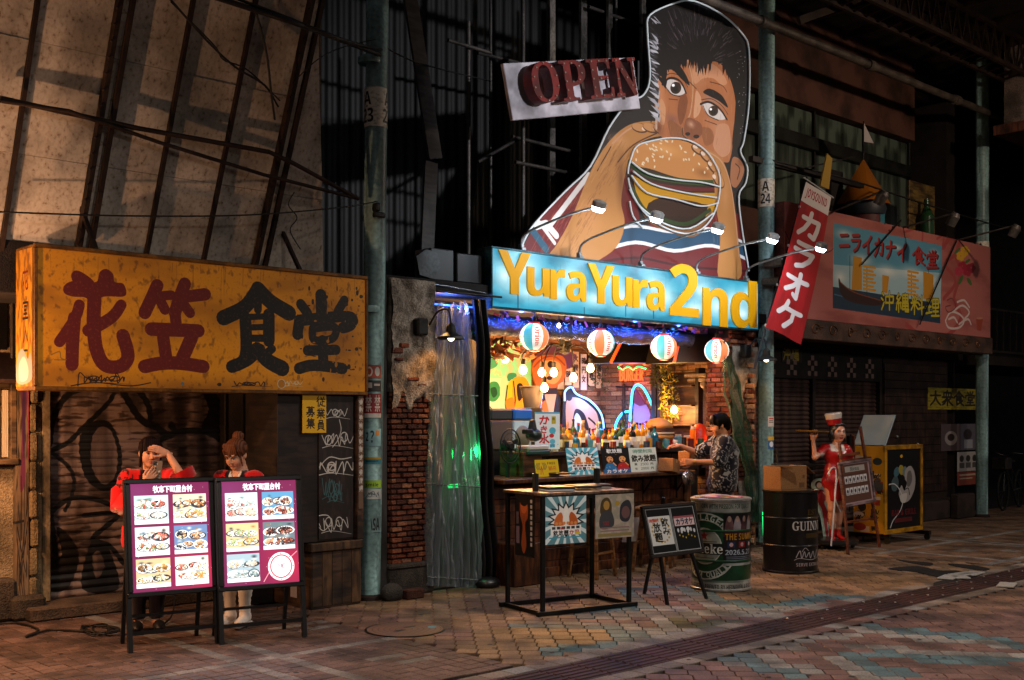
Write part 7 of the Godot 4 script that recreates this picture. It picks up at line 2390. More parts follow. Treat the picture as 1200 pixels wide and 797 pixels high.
	# --- the clear curtain and the dark one tied beside it
	var cu:=thing("clear_curtain", "clear plastic curtain hanging in folds beside the brick pillar", "curtain")
	b = mb()
	nz.frequency = 1.0
	var fold:=func(u,v): return nz.get_noise_2d(u*7.0,v*.9)*.13 + nz.get_noise_2d(u*19.0 + 50,v*2.2)*.07 + nz.get_noise_2d(u*40.0,v*14.0 + 90)*.02
	var top_l:=pz(507,352,.14); var top_r:=pz(556,352,.14); var bot_l:=pz(500,686,.14); var bot_r:=pz(566,690,.14)
	b.grid(90,60,func(u,v):
		var q: Vector3 = bot_l.lerp(bot_r,u).lerp(top_l.lerp(top_r,u),v)
		var gather:=1.0 - .55*exp(-pow((v - .86) / .25,2))
		q.x = lerpf((top_l.x + top_r.x) / 2,q.x,gather*.4 + .6)
		q.z += fold.call(u,v)
		if v > .95: q.y -= (v - .95)*2.6*absf(sin(u*13.0))
		return q)
	put(b, "film",mat("clear_film", "6d757c",.27,.0,{"alpha": .66, "spec": 1.0, "back": "4a5054"}),cu)
	for v in [.355,.67,.03]:
		b = mb()
		var tp:=[]
		for j in 40:
			var u:=j / 39.0
			var q: Vector3 = bot_l.lerp(bot_r,u).lerp(top_l.lerp(top_r,u),v)
			q.z += fold.call(u,v) + .008
			tp.append(q)
		b.tube(tp,.006,5)
		put(b, "seam",mat("film_seam", "6f7478",.3),cu)
	b = mb(); b.tube([V(6.87,2.86,.14),V(7.7,2.86,.14)],.012,6)
	put(b, "rod",metal("dark_rod"),cu)
	var dc:=thing("black_tarpaulin", "black tarpaulin bunched at the right edge of the clear curtain", "curtain")
	b = mb()
	var d0:=pz(556,350,.12); var d1:=pz(572,352,.12); var e0:=pz(562,690,.12); var e1:=pz(582,690,.12)
	b.grid(24,30,func(u,v):
		var q: Vector3 = e0.lerp(e1,u).lerp(d0.lerp(d1,u),v)
		q.z += sin(u*15.0 + v*3.0)*.04 + .02*sin(v*17.0)
		q.x += .02*sin(v*9.0)*(1 - v)
		return q)
	put(b, "cloth",mat("black_tarp", "121214",.35,.0,{"spec": .5}),dc)
	b = mb(); b.ball(pz(572,684,.2),V(.14,.07,.12),10,6)
	put(b, "foot_bunch",mat("black_tarp"),dc)
	var gn:=thing("green_neon_tube", "green glowing tube behind the clear curtain", "neon light")
	b = mb(); b.tube([V(7.36,1.25,-.2),V(7.33,1.62,-.2)],[.012,.003],8); b.tube([V(7.26,.98,-.15),V(7.4,.98,-.15)],.02,8)
	put(b, "neon_tube",mat("green_neon", "10c050",.3,.0,{"emit": "18e070", "power": 3.0}),gn)
	lamp(V(7.33,1.3,-.14), "20e078",.5,.06,gn)
	# green net over the right pillar
	var net:=thing("green_net", "dark green net draped down the brick pillar beside the middle teal pole", "net")
	b = mb()
	b.grid(18,40,func(u,v):
		var cx:=lerpf(884,850,pow(v,1.1)) + sin(v*6.0)*2.0
		var hw:=lerpf(5.0,12.0,pow(clampf(sin(v*3.3 - .3),0,1),2.0))
		var q:=pz(cx + (u - .5)*2*hw,lerpf(612,400,v),.1)
		q.z += sin(u*16.0 + v*2.0)*.03 + sin(u*37.0 + v*3.0)*.02
		q.x += sin(v*23.0 + u*3.0)*.025 + sin(v*51.0)*.012
		return q)
	put(b, "mesh_cloth",mat("green_net", "1d4a33",.9,.0,{"tex": tx.freckle, "tri": 6.0, "grime": tx.grime, "gs": 2.0, "alpha": .62}),net)
	# wall lamps on both pillars
	k = 0
	for q in [[497,384,486,402,.1],[870,412,888,416,.06]]:
		var at:=pz(q[0],q[1],q[4])
		var o:=thing("pillar_lamp",["black industrial wall lamp on the white plaster of the left brick pillar", "black industrial wall lamp on the right pillar beside the middle teal pole"][k], "wall lamp",at,.0, "industrial lamps on the pillars")
		b = mb(); b.box(V(-.08 if k == 0 else .0,.0,.05),V(.13,.16,.09),.015)
		put(b, "box",metal("lamp_box", "2a2c2c",.5,.4),o)
		var h:=pxx(508 if k == 0 else 891,402 if k == 0 else 417,at.x + .12) - at
		h.z = .3
		b = mb(); b.tube(curve3([V(0,.02,.08),V(.02,.14,.18),V(.07,.15,.27),V(.08,.02,.3)],5),.01,6)
		put(b, "arm",metal("lamp_box"),o)
		b = mb(); b.T = X(Basis(),V(.08,-.12,.3)); b.lathe([W(.135,.0),W(.125,.02),W(.05,.06),W(.045,.12),W(.02,.15),W(.0,.15)],18)
		put(b, "lamp_shade",metal("lamp_box"),o)
		b = mb(); b.ball(V(.08,-.10,.3),V(.035,.04,.035),10,7)
		put(b, "bulb",mat("bulb_ffd9a0"),o)
		spot(V(.08,-.11,.3),V(.06,-1.2,.12), "ffb060",.4,65,.04,o)
		k += 1

# ---------------------------------------------------------------- things on the counter and before the bar
func burst_poster(bg: String) -> Texture2D:
	var p:=pen(256,240,hue(bg))
	p.units(0,0,64,60)
	for k in 16:
		var a:=k*TAU / 16
		p.area("%f,%f %f,%f %f,%f" % [32,30,32 + cos(a)*48,30 + sin(a)*48,32 + cos(a + .15)*48,30 + sin(a + .15)*48],hue("d5e4e8"))
	for s in 2:
		var q:=PackedVector2Array()
		for k in 28:
			var a:=k*TAU / 28
			var r:=(1.0 if k % 2 else .68)*(1.0 if s == 0 else .84)
			q.append(W(32 + cos(a)*30*r,29 + sin(a)*24*r))
		p.poly(q,hue("14181c") if s == 0 else hue("e8e4de"))
	p.blob("14,36 16,26 24,20 28,28 30,36",hue("c8682c")); p.blob("50,36 48,26 40,20 36,28 34,36",hue("b8581c")); p.blob("27,34 28,22 32,12 36,22 37,34 32,38",hue("f0ece4"))
	for k in 6: p.ell(17 + k*6,34,2.4,2,hue("d88a4a"))
	p.rct(8,37,48,12,hue("eceae6"))
	for k in 6: p.rct(10 + k*7.6,38,5.4,3.4,hue("30343a"))
	p.text("No.",22,38,8,4,hue("c02a2a"),font_bold)
	for k in 5: p.kan("飲放題か円"[k],12 + k*8.4,43,7,6,hue("b02424") if k > 2 else hue("1a1c20"),16)
	p.line("6,52 58,52",1.4,hue("3a98b8"),false); p.rct(46,46,8,3,hue("d8c030"))
	return p.done()

func build_counter_things() -> void:
	var cz:=.12
	var cy:=1.047
	# yellow notice, burst poster, the two drink menus, all leaning back a little on the counter
	var specs:=[[625,652,538,558, "yellow", "small yellow wireless-network notice leaning on the bar counter"],[663,700,524,558, "burst", "square blue burst poster with orange burgers standing on the counter"],[704,736,524,557, "singers", "black menu card with two singing figures on the counter"],[736,768,524,556, "drinks", "white drinks menu card with black brushed characters on the counter"]]
	for q in specs:
		var a:=pz(q[0],q[3],cz); var c:=pz(q[1],q[2],cz)
		var w:=c.x - a.x; var h:=c.y - cy
		var t: Texture2D
		match q[4]:
			"burst": t = burst_poster("4fa4b8")
			"yellow":
				var p:=pen(160,110,hue("c8a818"))
				p.units(0,0,40,26)
				for k in 3: p.line("%f,5 %f,10 %f,15" % [8 - k*2.2,6 - k*2.4,8 - k*2.2],1.0,hue("6a5a3a")); p.line("%f,5 %f,10 %f,15" % [12 + k*2.2,14 + k*2.4,12 + k*2.2],1.0,hue("6a5a3a"))
				p.line("10,10 8,22",1,hue("b0402a"),false); p.line("10,10 12,22",1,hue("b0402a"),false); p.text("FREE",21,4,14,3.6,hue("5a4a1a"),font_bold); p.text("Wi-Fi",22,10,13,7,hue("b0402a"),font_bold); p.rct(21,20,14,2,hue("5a4a1a"))
				t = p.done()
			"singers":
				var p:=pen(220,230,hue("16161a"))
				p.units(0,0,55,57)
				p.kan("歌放題",10,3,10,9,hue("e8e4e0"),13)
				for k in 2:
					var x:=15.0 + 25*k
					p.ell(x,24,8,8,hue("1c1412")); p.ell(x,26,6.5,7,hue("d8925a")); p.ell(x + 1,30,2.4,2,hue("7a1a18")); p.ell(x - 3,24,1,1,hue("1c1412")); p.ell(x + 3,24,1,1,hue("1c1412"))
					p.blob("%f,57 %f,38 %f,34 %f,38 %f,57" % [x - 12,x - 9,x,x + 9,x + 12],hue(["2a6a9c", "b02424"][k])); p.line("%f,34 %f,40" % [x + 6,x + 11],2.4,hue("d8925a"),false)
				p.rct(0,48,55,9,hue("2a5a8a"))
				for k in 4: p.kan("カラオケ"[k],6 + k*11,48.5,9.5,8,hue("f0ece8"),16)
				for k in 12: p.ell(rng.randf_range(2,53),rng.randf_range(14,48),.7,.7,hue("d8b040"))
				t = p.done()
			"drinks":
				var p:=pen(220,230,hue("c4c8bc"))
				p.units(0,0,55,57)
				p.kan("時間制限",8,4,9.4,9,hue("4a7a64"),11)
				p.kan("飲み放題",4,17,11.6,16,hue("14140f"),13)
				p.kan("男",8,36,6,6,hue("22221c"),12); p.text("2500",20,36,16,6,hue("22221c"),font_reg); p.kan("円",40,36,6,6,hue("22221c"),12)
				p.kan("女",8,46,6,6,hue("22221c"),12); p.text("2000",20,46,16,6,hue("22221c"),font_reg); p.kan("円",40,46,6,6,hue("22221c"),12)
				t = p.done()
		var o:=thing("counter_card",q[5], "menu card",V((a.x + c.x) / 2,cy,cz + .05),.0, "cards standing on the bar counter")
		sheet("printed_card",prt("card_" + q[4],t,.35),o,w,h,X(Basis(Vector3.RIGHT,-.18),V(0,h / 2*.985 + .002,-.18*h / 2)),.006)
		var b:=mb(); b.bar(V(0,.005,-.14),V(0,h*.7,-.13*h - .02),.06,.006)
		put(b, "prop",mat("black_plastic"),o)
	# clear pane of a cooler, foil, greens, crate, flat boxes
	var b:=mb(); b.box(V(0,.03,0),V(.3,.012,.2),.004)
	tag(piece(b.mesh(), "black_tray",mat("black_plastic"),self,tf(V(pz(650,558,.2).x + .1,cy,.16))), "flat black tray on the counter before the yellow notice", "tray")
	var gr:=thing("green_leaves", "bunch of fresh green leaves on the back counter", "leaves",V(pz(775,527,-.4).x,pz(775,527,-.4).y + .01,-.38))
	b = mb()
	for i in 60:
		b.T = X(Basis.from_euler(V(rng.randf()*6,rng.randf()*6,rng.randf()*6)),V(rng.randf_range(-.16,.16),rng.randf_range(0,.04),rng.randf_range(-.05,.05)))
		b.face([V(-.03,0,0),V(0,.02,0),V(.06,0,.01),V(0,-.02,0)],V(0,0,-1))
	put(b, "leaves",mat("fresh_green", "5a8a24",.6,.0,{"back": "4a7a14"}),gr).set_meta("kind", "stuff")
	var foil:=thing("foil_package", "crumpled silver foil package hanging at the counter end", "package",pz(806,560,.32))
	b = mb()
	b.ball(Vector3.ZERO,V(.11,.09,.05),9,6)
	for i in b.v.size(): b.v[i] += V(sin(b.v[i].y*90.0)*.012,cos(b.v[i].x*70.0)*.012,sin(b.v[i].x*60.0 + b.v[i].y*50.0)*.012)
	put(b, "foil",mat("crumpled_foil", "b5b5b8",.25,1.0),foil)
	# wooden fittings at the end of the counter
	b = mb(); bx(b,10.66,10.78,.0,1.03,-.5,.1,.008)
	tag(put(b, "counter_end_post",wood("counter_top"),self), "wooden end post of the bar counter beside the bartender", "post")
	b = mb(); bx(b,10.0,10.5,1.05,1.30,-.36,-.2,.006)
	tag(put(b, "low_cabinet",wood("shelf_case"),self), "dark low wooden cabinet on the counter behind the boxes", "cabinet")
	# cardboard boxes in the bartender's hands
	var card:=mat("cardboard", "96683c",.8,.0,{"tex": tx.grain, "tri": 4.0})
	for q in [[pz(784,546,.25),V(.24,.15,.18),V(0,.35,-.16), "small brown cardboard box tilted in the bartender's near hand"],[pz(808,537,.12),V(.24,.17,.16),V(0,.1,.0), "brown cardboard box under the bartender's raised hand"]]:
		var o:=thing("cardboard_box",q[3], "box",q[0],.0, "small boxes at the bartender's hands")
		o.basis = Basis.from_euler(q[2])
		b = mb(); b.box(Vector3.ZERO,q[1],.006)
		put(b, "carton",card,o)
		b = mb(); b.box(V(0,q[1].y / 2,0),V(q[1].x*.98,.004,.03),.001); b.box(V(0,q[1].y*.38,q[1].z / 2),V(.03,q[1].y*.24,.003),.0)
		put(b, "tape",mat("tape", "a8845a",.4),o)

func build_front_furniture() -> void:
	var steel:=metal("dark_steel", "1d1c1c",.5,.5)
	# the tall steel table
	var t:=thing("steel_table", "tall dark steel frame table with tan top and hanging posters", "table",V(7.227,0,1.528),-.186)
	var hw:=.478; var hd:=.295
	var H:=1.03
	for sx in [-1,1]:
		for sz in [-1,1]:
			var b:=mb(); b.box(V(sx*(hw - .02),H / 2 - .015,sz*(hd - .02)),V(.034,H - .03,.034),.003)
			put(b, "leg",steel,t)
	var b:=mb()
	for sz in [-1,1]: b.box(V(0,.02,sz*hd),V(hw*2 + .1,.036,.036),.003)
	for sx in [-1,1]: b.box(V(sx*hw,.0205,0),V(.036,.035,hd*2 - .038),.003)
	put(b, "base_frame",steel,t)
	b = mb()
	for sz in [-1,1]: b.box(V(0,H - .045,sz*(hd - .02)),V(hw*2 - .075,.034,.03),.003)
	put(b, "upper_frame",steel,t)
	b = mb(); b.box(V(0,H - .013,0),V(hw*2 + .03,.026,hd*2 + .02),.005)
	put(b, "table_top",wood("tan_top", "8a6a52",true,.45),t)
	var tx1:=burst_poster("5a8a94")
	var n:=sheet("burst_poster",prt("hung_burst",tx1,.45),self,.42,.40,X(t.basis,t.transform*V(-.235,H - .235,hd + .004)),.004)
	tag(n, "burst poster hung on the front of the steel table, left", "poster")
	var p:=pen(256,230,hue("948f80"))
	p.units(0,0,64,56)
	p.weather(8,.02,.4,.7,Color(.75,.66,.6,.6))
	p.blob("8,24 10,8 20,4 26,12 26,24 20,30",hue("4a3a1c")); p.ell(18,14,5,6,hue("a8803c")); p.blob("6,34 12,22 26,22 30,40 10,44",hue("3a3c40")); p.blob("40,30 42,14 54,8 60,18 56,34 46,36",hue("2c2c34")); p.ell(50,24,7,8,hue("6a4a48")); p.ell(36,12,4,3,hue("a8882a"))
	p.text("100",12,34,10,6,hue("8a2a2c"),font_bold); p.rct(8,42,48,1.6,hue("8a6a68")); p.rct(8,46,48,1.6,hue("8a6a68")); p.rct(4,50,56,4,hue("8a7a4a"))
	n = sheet("pale_poster",prt("hung_pale",p.done(),.45),self,.42,.38,X(t.basis,t.transform*V(.285,H - .225,hd + .004)),.004)
	tag(n, "pale poster with dim figures hung on the steel table, right", "poster")
	p = pen(160,256,hue("14100f"))
	p.units(0,0,30,50)
	p.blob("8,6 14,2 20,8 20,18 16,24 18,40 14,48 10,40 12,26 8,16",hue("8a4420")); p.ell(14,9,5,6,hue("a8582c")); p.ell(14,5,6,4,hue("1c1210"))
	for k in 9: p.rct(24,3 + k*4.4,3,3,hue("a8a49c"))
	p.rct(2,26,5,14,hue("6a5a68")); p.rct(2,14,4,10,hue("5a4a50"))
	n = sheet("side_poster",prt("hung_dark",p.done(),.4),self,.30,.52,X(t.basis*Basis(Vector3.UP,-PI / 2),t.transform*V(-hw - .022,H - .29,.06)),.004)
	tag(n, "dark poster with an orange figure hung on the table's left side", "poster")
	var top:=t.transform
	for q in [[-.2,.16,.26,.3, "16161a", "a8a8a8", "black menu folder with pale pages on the steel table, left one"],[.10,.16,.24,.28, "141416", "", "flat black menu folder in the middle of the steel table"],[.33,.1,.16,.2, "2c201c", "8a8480", "small brown folder with paper at the table's right"]]:
		var o:=thing("menu_folder",q[6], "folder",top*V(q[0],H,q[1] - .12),-.186 + rng.randf_range(-.2,.2))
		if q[5]:
			b = mb(); b.box(V(0,.008,.02),V(q[2],.014,q[3]),.003); put(b, "pages",mat("pages_" + q[5],q[5],.6),o)
		b = mb(); b.box(V(.02,.028,0),V(q[2],.02,q[3]),.005); put(b, "cover",mat("folder_" + q[4],q[4],.45),o)
	for q in [[-.36,.02,.028,.15, "black cylinder pot on the left of the steel table"],[.40,-.12,.03,.17, "black cylinder pot on the right of the steel table"]]:
		b = mb(); b.lathe([W(0,0),W(q[2],0),W(q[2],q[3]),W(q[2] - .006,q[3]),W(q[2] - .006,.02),W(0,.02)],14)
		n = put(b, "black_pot",mat("black_plastic"),self)
		n.position = top*V(q[0],H,q[1])
		tag(n,q[4], "pot")
	# bar stools
	var k:=0
	for q in [[694,676],[764,668],[806,662]]:
		var at:=pg(q[0],q[1])
		var s:=thing("bar_stool",["tan wooden bar stool behind the steel table", "tan wooden bar stool behind the folding board, nearest the table", "tan wooden bar stool next to the green barrel"][k], "stool",at,.2 + .3*k, "bar stools along the counter")
		for sx in [-1,1]:
			for sz in [-1,1]:
				b = mb(); b.bar(V(sx*.19,0,sz*.17),V(sx*.13,.66,sz*.12),.032,.032,Vector3.BACK)
				put(b, "leg",wood("stool_wood", "8a5c30"),s)
		b = mb(); b.box(V(0,.68,0),V(.36,.035,.32),.012)
		put(b, "seat",wood("stool_seat", "9a6c38",true),s)
		b = mb(); b.bar(V(-.165,.26,.15),V(.165,.26,.15),.022,.022); b.bar(V(-.165,.3,-.15),V(.165,.3,-.15),.022,.022)
		put(b, "stretcher",wood("stool_wood"),s)
		k += 1
	# crates and bits low at the left end of the counter
	b = mb(); bx(b,7.62,8.0,.0,.42,.13,.42,.01)
	tag(put(b, "wooden_crate",wood("crate_wood", "5f3418",true),self), "reddish wooden crate low at the left end of the counter", "crate")
	b = mb(); bx(b,8.28,8.36,.52,.60,.125,.14,.004)
	tag(put(b, "blue_tag",mat("blue_tag", "2a6ab0",.4),self), "small bright blue tag on the counter front under the table", "tag")
	b = mb()
	b.grid(6,8,func(u,v): return V(u*.2 - .1,v*.26,.03*sin(u*5 + v*3)))
	n = put(b, "plastic_bag",mat("pale_bag", "8a8078",.5,.0,{"back": "6a6058"}),self)
	n.transform = tf(pz(738,624,.5) + V(0,-.1,0),-.3)
	tag(n, "pale cloth bag hanging behind the right of the steel table", "bag")
	# the folding sandwich board on its black tripod
	var e:=thing("easel_board", "black framed two-panel menu board on a black tripod beside the green barrel", "menu board")
	var c:=[pz(765,654,2.05),pz(827,647,2.05),pz(811,588,1.93),pz(749,594,1.93)]
	var ex: Vector3 = (c[1] - c[0] + c[2] - c[3]) / 2; var ey: Vector3 = (c[3] - c[0] + c[2] - c[1]) / 2
	var mid: Vector3 = (c[0] + c[1] + c[2] + c[3]) / 4
	var T:=facing(mid,ex,ey)
	var w:=ex.length(); var h:=ey.length()
	b = mb(); b.T = T
	b.box(V(0,h / 2 - .015,0),V(w,.03,.035),.004); b.box(V(0,-h / 2 + .015,0),V(w,.03,.035),.004); b.box(V(-w / 2 + .015,0,0),V(.03,h - .061,.034),.004); b.box(V(w / 2 - .015,0,0),V(.03,h - .061,.034),.004)
	b.box(V(0,0,-.012),V(w - .06,h - .06,.01),.0)
	put(b, "frame",wood("board_frame", "1c1210"),e)
	for s in 2:
		p = pen(200,300,hue("8a8f90"))
		p.units(0,0,40,62)
		if s == 0:
			p.rct(1.2,1.2,37.6,59.6,hue("121214")); p.rct(2,11,36,40,hue("bfc2c0"))
			for j in 18: p.ell(20 + cos(j*.35)*14,31 + sin(j*.35)*16,1.6,1.6,hue("a88a48"))
			p.kan("飲み",22,14,12,12,hue("14120f"),13,W(0,1.0)); p.kan("放題",8,20,12,13,hue("14120f"),13,W(0,1.05)); p.kan("時間制",3,14,5,5,hue("a02a24"),13)
		else:
			p.rct(1.2,1.2,37.6,59.6,hue("121214")); p.rct(3,13,34,14,hue("c0a8a8")); p.rct(3,13,34,3,hue("8a4a50"))
			for j in 4: p.kan("カラオケ"[j],6 + j*7.4,16.5,6.6,9,hue("1c2a44"),17)
			for j in 6: p.ell(7 + j*5.4,33 + (j % 2)*2,1.6,3,hue("b8bcc0")); p.ell(8 + j*5,40 + (j % 3)*2,1,1.4,hue("a8922c"))
			p.ell(14,32,3,3,hue("c0c4c4")); p.ell(24,32,3,3,hue("c0c4c4"))
		b = mb(); b.T = T
		var x0:=-w / 2 + .034 if s == 0 else .004
		quadp(b,.006,x0,-h / 2 + .034,x0 + w / 2 - .038,h / 2 - .034,.006)
		put(b, "printed_panel",prt("board_panel_%d" % s,p.done(),.3),e)
	for q in [[V(8.257,0,1.522),V(0,.3,-.03)],[V(7.923,0,2.073),V(-.2,-.1,-.03)],[V(8.444,0,2.107),V(.2,-.1,-.03)]]:
		b = mb(); b.bar(q[0],T*q[1],.025,.025,Vector3.BACK)
		put(b, "leg",mat("black_frame"),e)

func build_drums() -> void:
	var ps:=1024
	# the green barrel
	var g:=thing("green_barrel", "green and white beer barrel table with round emblem and a poster", "barrel",V(9.1,0,1.78),deg_to_rad(-233))
	var p:=pen(ps*2,ps,hue("b0b2ac"))
	p.units(0,0,360,176)             # degrees round the barrel, half centimetres down
	var green:=hue("0f3d22")
	p.rct(0,22,360,132,green)
	p.weather(4,.01,.4,.8,Color(.03,.16,.08,.5))
	p.rct(0,0,360,20,hue("a8aaa4")); p.rct(0,158,360,18,hue("a8aaa4"))
	for k in 3: p.text("ORN WITH PASSION FOR QUALITY",20 + k*120,5,110,11,hue("2a4a34"),font_bold); p.text("BREWED BY HEINEKEN A FEAST",28 + k*120,162,108,10,hue("2f332f"),font_bold)
	var cx:=146.0; var cy:=88.0
	var sx:=.62         # a degree is about 5 mm
	for q in [[66, "c0c4bc"],[63, "0f3d22"],[52, "b5b9b0"],[50, "0f3d22"],[36, "b5b9b0"],[34, "8a8f86"]]: p.ell(cx,cy,q[0],q[0],hue(q[1]))
	p.soft(cx,cy - 10,30,24,Color(.78,.76,.66,.6)); p.soft(cx,cy + 24,26,14,Color(.5,.5,.42,.6))
	p.arc_text("PREMIUM LAGER BEER",cx,cy,57,-110,110,12,hue("c4c8c0"),font_bold)
	for k in 15:
		var s:="PREMIUM QUALITY"[k]
		if s == " ": continue
		var a:=deg_to_rad(lerpf(250,110,(k + .5) / 15))
		p.text(s,cx + sin(a)*57 - 4.2,cy - cos(a)*57 - 6,8.4,12,hue("c4c8c0"),font_bold,a - PI)
	var star:=PackedVector2Array()
	for k in 10: star.append(W(cx,cy - 20) + Vector2.from_angle(-PI / 2 + k*PI / 5)*(10.0 if k % 2 == 0 else 4.2))
	p.poly(star,hue("9a1a1e"))
	p.rct(cx - 60,cy - 6,120,22,hue("101612")); p.text("Heineken",cx - 52,cy - 5,104,19,hue("d0d2cc"),font_serif)
	p.rct(cx - 26,cy - 10,52,1.5,hue("4a4a3a")); p.rct(cx - 20,cy + 22,40,1.5,hue("4a4a3a"))
	# a concert poster pasted on it
	p.rct(184,24,92,96,hue("15131a"))
	for k in 5: p.blob("%f,60 %f,36 %f,30 %f,36 %f,60" % [188 + k*17,190 + k*17,196 + k*17,202 + k*17,206 + k*17],hue(["6a4a4c", "8a8288", "4a3034", "a8a0a4", "5a2a34"][k])); p.ell(196 + k*17,34,4,6,hue("a88a7c"))
	p.rct(184,58,92,10,hue("3a1420")); p.text("THE SUMMER",188,62,84,13,hue("b5801c"),font_bold)
	for k in 3: p.rct(192 + k*24,78,16,12,hue(["1c2a4a", "8a1c24", "2a2a30"][k])); p.ell(200 + k*24,84,4,4,hue("c8a0a0"))
	p.text("2026.5.23",188,94,62,10,hue("a8b4c0"),font_bold)
	for k in 4: p.rct(190,107 + k*3.4,70 + (k % 2)*10,1.6,hue("6a7480"))
	p.rct(184,120,92,5,hue("9aa09c"))
	var t:=p.done()
	var R:=.285
	var b:=mb(); b.lathe([W(R,.0),W(R,.86)],56)
	put(b, "printed_shell",mat("green_drum",Color.WHITE,.3,.1,{"tex": t, "grime": tx.grime, "gs": 1.2, "coat": .3}),g)
	b = mb(); b.lathe([W(R,.855),W(R + .012,.862),W(R + .012,.878),W(R,.885),W(.0,.885)],56); b.lathe([W(R + .002,.0),W(R + .012,.006),W(R + .012,.02),W(R + .001,.028)],56)
	put(b, "rims",metal("white_rim", "a8a6a0",.4,.2),g)
	b = mb(); for y in [.29,.58]: b.lathe([W(R,y - .01),W(R + .007,y),W(R,y + .01)],56,true)
	put(b, "hoops",mat("green_hoop", "123f25",.35,.1),g)
	var cols:=["a89a98", "9a2c5a", "b5942c", "8a3a8a", "a8a4a8", "b0a0a0"]
	for k in 6:
		p = pen(96,136,hue(cols[k]))
		p.units(0,0,20,28)
		p.rct(2,3,16,8,hue(["5a2a4a", "d8c0c8", "8a2a2a", "d0c8a0", "6a5a70", "3a4a6a"][k])); p.ell(10,18,5,5,hue(["c8a83c", "e0d4d8", "4a2a1c", "c85a5a", "b0b4b8", "c88a8a"][k])); p.rct(3,25,14,1.4,hue("3a3034"))
		var a:=k*1.05
		var n:=sheet("flyer",prt("flyer_%d" % k,p.done(),.5),self,.15,.21,X(Basis(Vector3.UP,a*1.7 + .4)*Basis(Vector3.RIGHT,-PI / 2),g.position + V(cos(a)*.14,.889 + .0022*k,sin(a)*.13)),.0015)
		tag(n,["grey and plum flyer on the green barrel's top, lowest of the heap", "pink flyer on the green barrel's top", "yellow flyer on the green barrel's top", "violet flyer on the green barrel's top", "pale grey flyer with a blue-grey disc on the green barrel's top", "pale flyer with a blue band, uppermost on the green barrel"][k], "flyer")
	# the black barrel
	var k2:=thing("black_barrel", "black oil barrel with white serif lettering under a cardboard box", "barrel",V(10.65,0,1.55),deg_to_rad(-236.7))
	p = pen(ps*2,ps,hue("0d0c0d"))
	p.units(0,0,360,176)
	p.text("GUINNESS",184,62,110,20,hue("b5aea8"),font_serif)
	for q in [["192,140 200,126 204,142 210,128 214,140 222,130 226,142 234,128 240,142 250,126 256,140 268,130",1.8],["188,146 200,142 230,146 262,140 272,144",1.2],["205,128 212,120 220,126",1.2]]: p.line(q[0],q[1],hue("a09a98"))
	p.text("SERVE EXTRA COLD",192,152,84,7.5,hue("9a8a88"),font_bold)
	p.text("EST",218,36,30,12,hue("4a3a14"),font_serif); p.text("1759",216,50,34,9,hue("4a3a14"),font_serif); p.rct(214,88,40,10,hue("3a2c12"))
	t = p.done()
	R = .29
	b = mb(); b.lathe([W(R,.0),W(R,.285),W(R + .008,.295),W(R,.305),W(R,.58),W(R + .008,.59),W(R,.60),W(R,.86)],56)
	put(b, "printed_shell",mat("black_drum",Color.WHITE,.28,.1,{"tex": t, "coat": .4}),k2)
	b = mb(); b.lathe([W(R,.855),W(R + .012,.862),W(R + .012,.878),W(R - .004,.882),W(R - .012,.87),W(.0,.87)],56); b.lathe([W(R + .002,.0),W(R + .012,.006),W(R + .012,.02),W(R + .001,.028)],56)
	put(b, "rims",metal("steel_rim", "4a4848",.35,.8),k2)
	var cb:=thing("cardboard_carton", "open brown cardboard carton standing on the black barrel", "box",V(10.62,.872,1.5),-.15)
	var card:=mat("cardboard")
	b = mb(); b.box(V(0,.006,0),V(.40,.012,.26),.0); b.box(V(0,.14,.127),V(.40,.25,.008),.002); b.box(V(0,.14,-.127),V(.40,.25,.008),.002); b.box(V(-.196,.14,0),V(.008,.25,.245),.002); b.box(V(.196,.14,0),V(.008,.25,.245),.002)
	put(b, "carton",card,cb)
	b = mb(); b.bar(V(-.2,.265,.13),V(-.22,.27,.2),.38,.006); b.hexa([V(.2,.262,-.12),V(.2,.262,.12),V(.2,.266,.12),V(.2,.266,-.12),V(.34,.17,-.12),V(.34,.17,.12),V(.34,.175,.12),V(.34,.175,-.12)])
	put(b, "flap",card,cb)
	b = mb(); b.box(V(.12,.06,.1325),V(.08,.05,.002),.0); b.box(V(.15,.15,.1325),V(.03,.03,.002),.0)
	put(b, "printed_mark",mat("card_mark", "5a3c22",.8),cb)
	var gn:=thing("green_light_cord", "thin green glowing cord hanging at the foot of the net", "light")
	b = mb(); b.tube([pz(894,600,.2),pz(895,636,.2)],.008,6)
	put(b, "neon_tube",mat("green_neon"),gn)

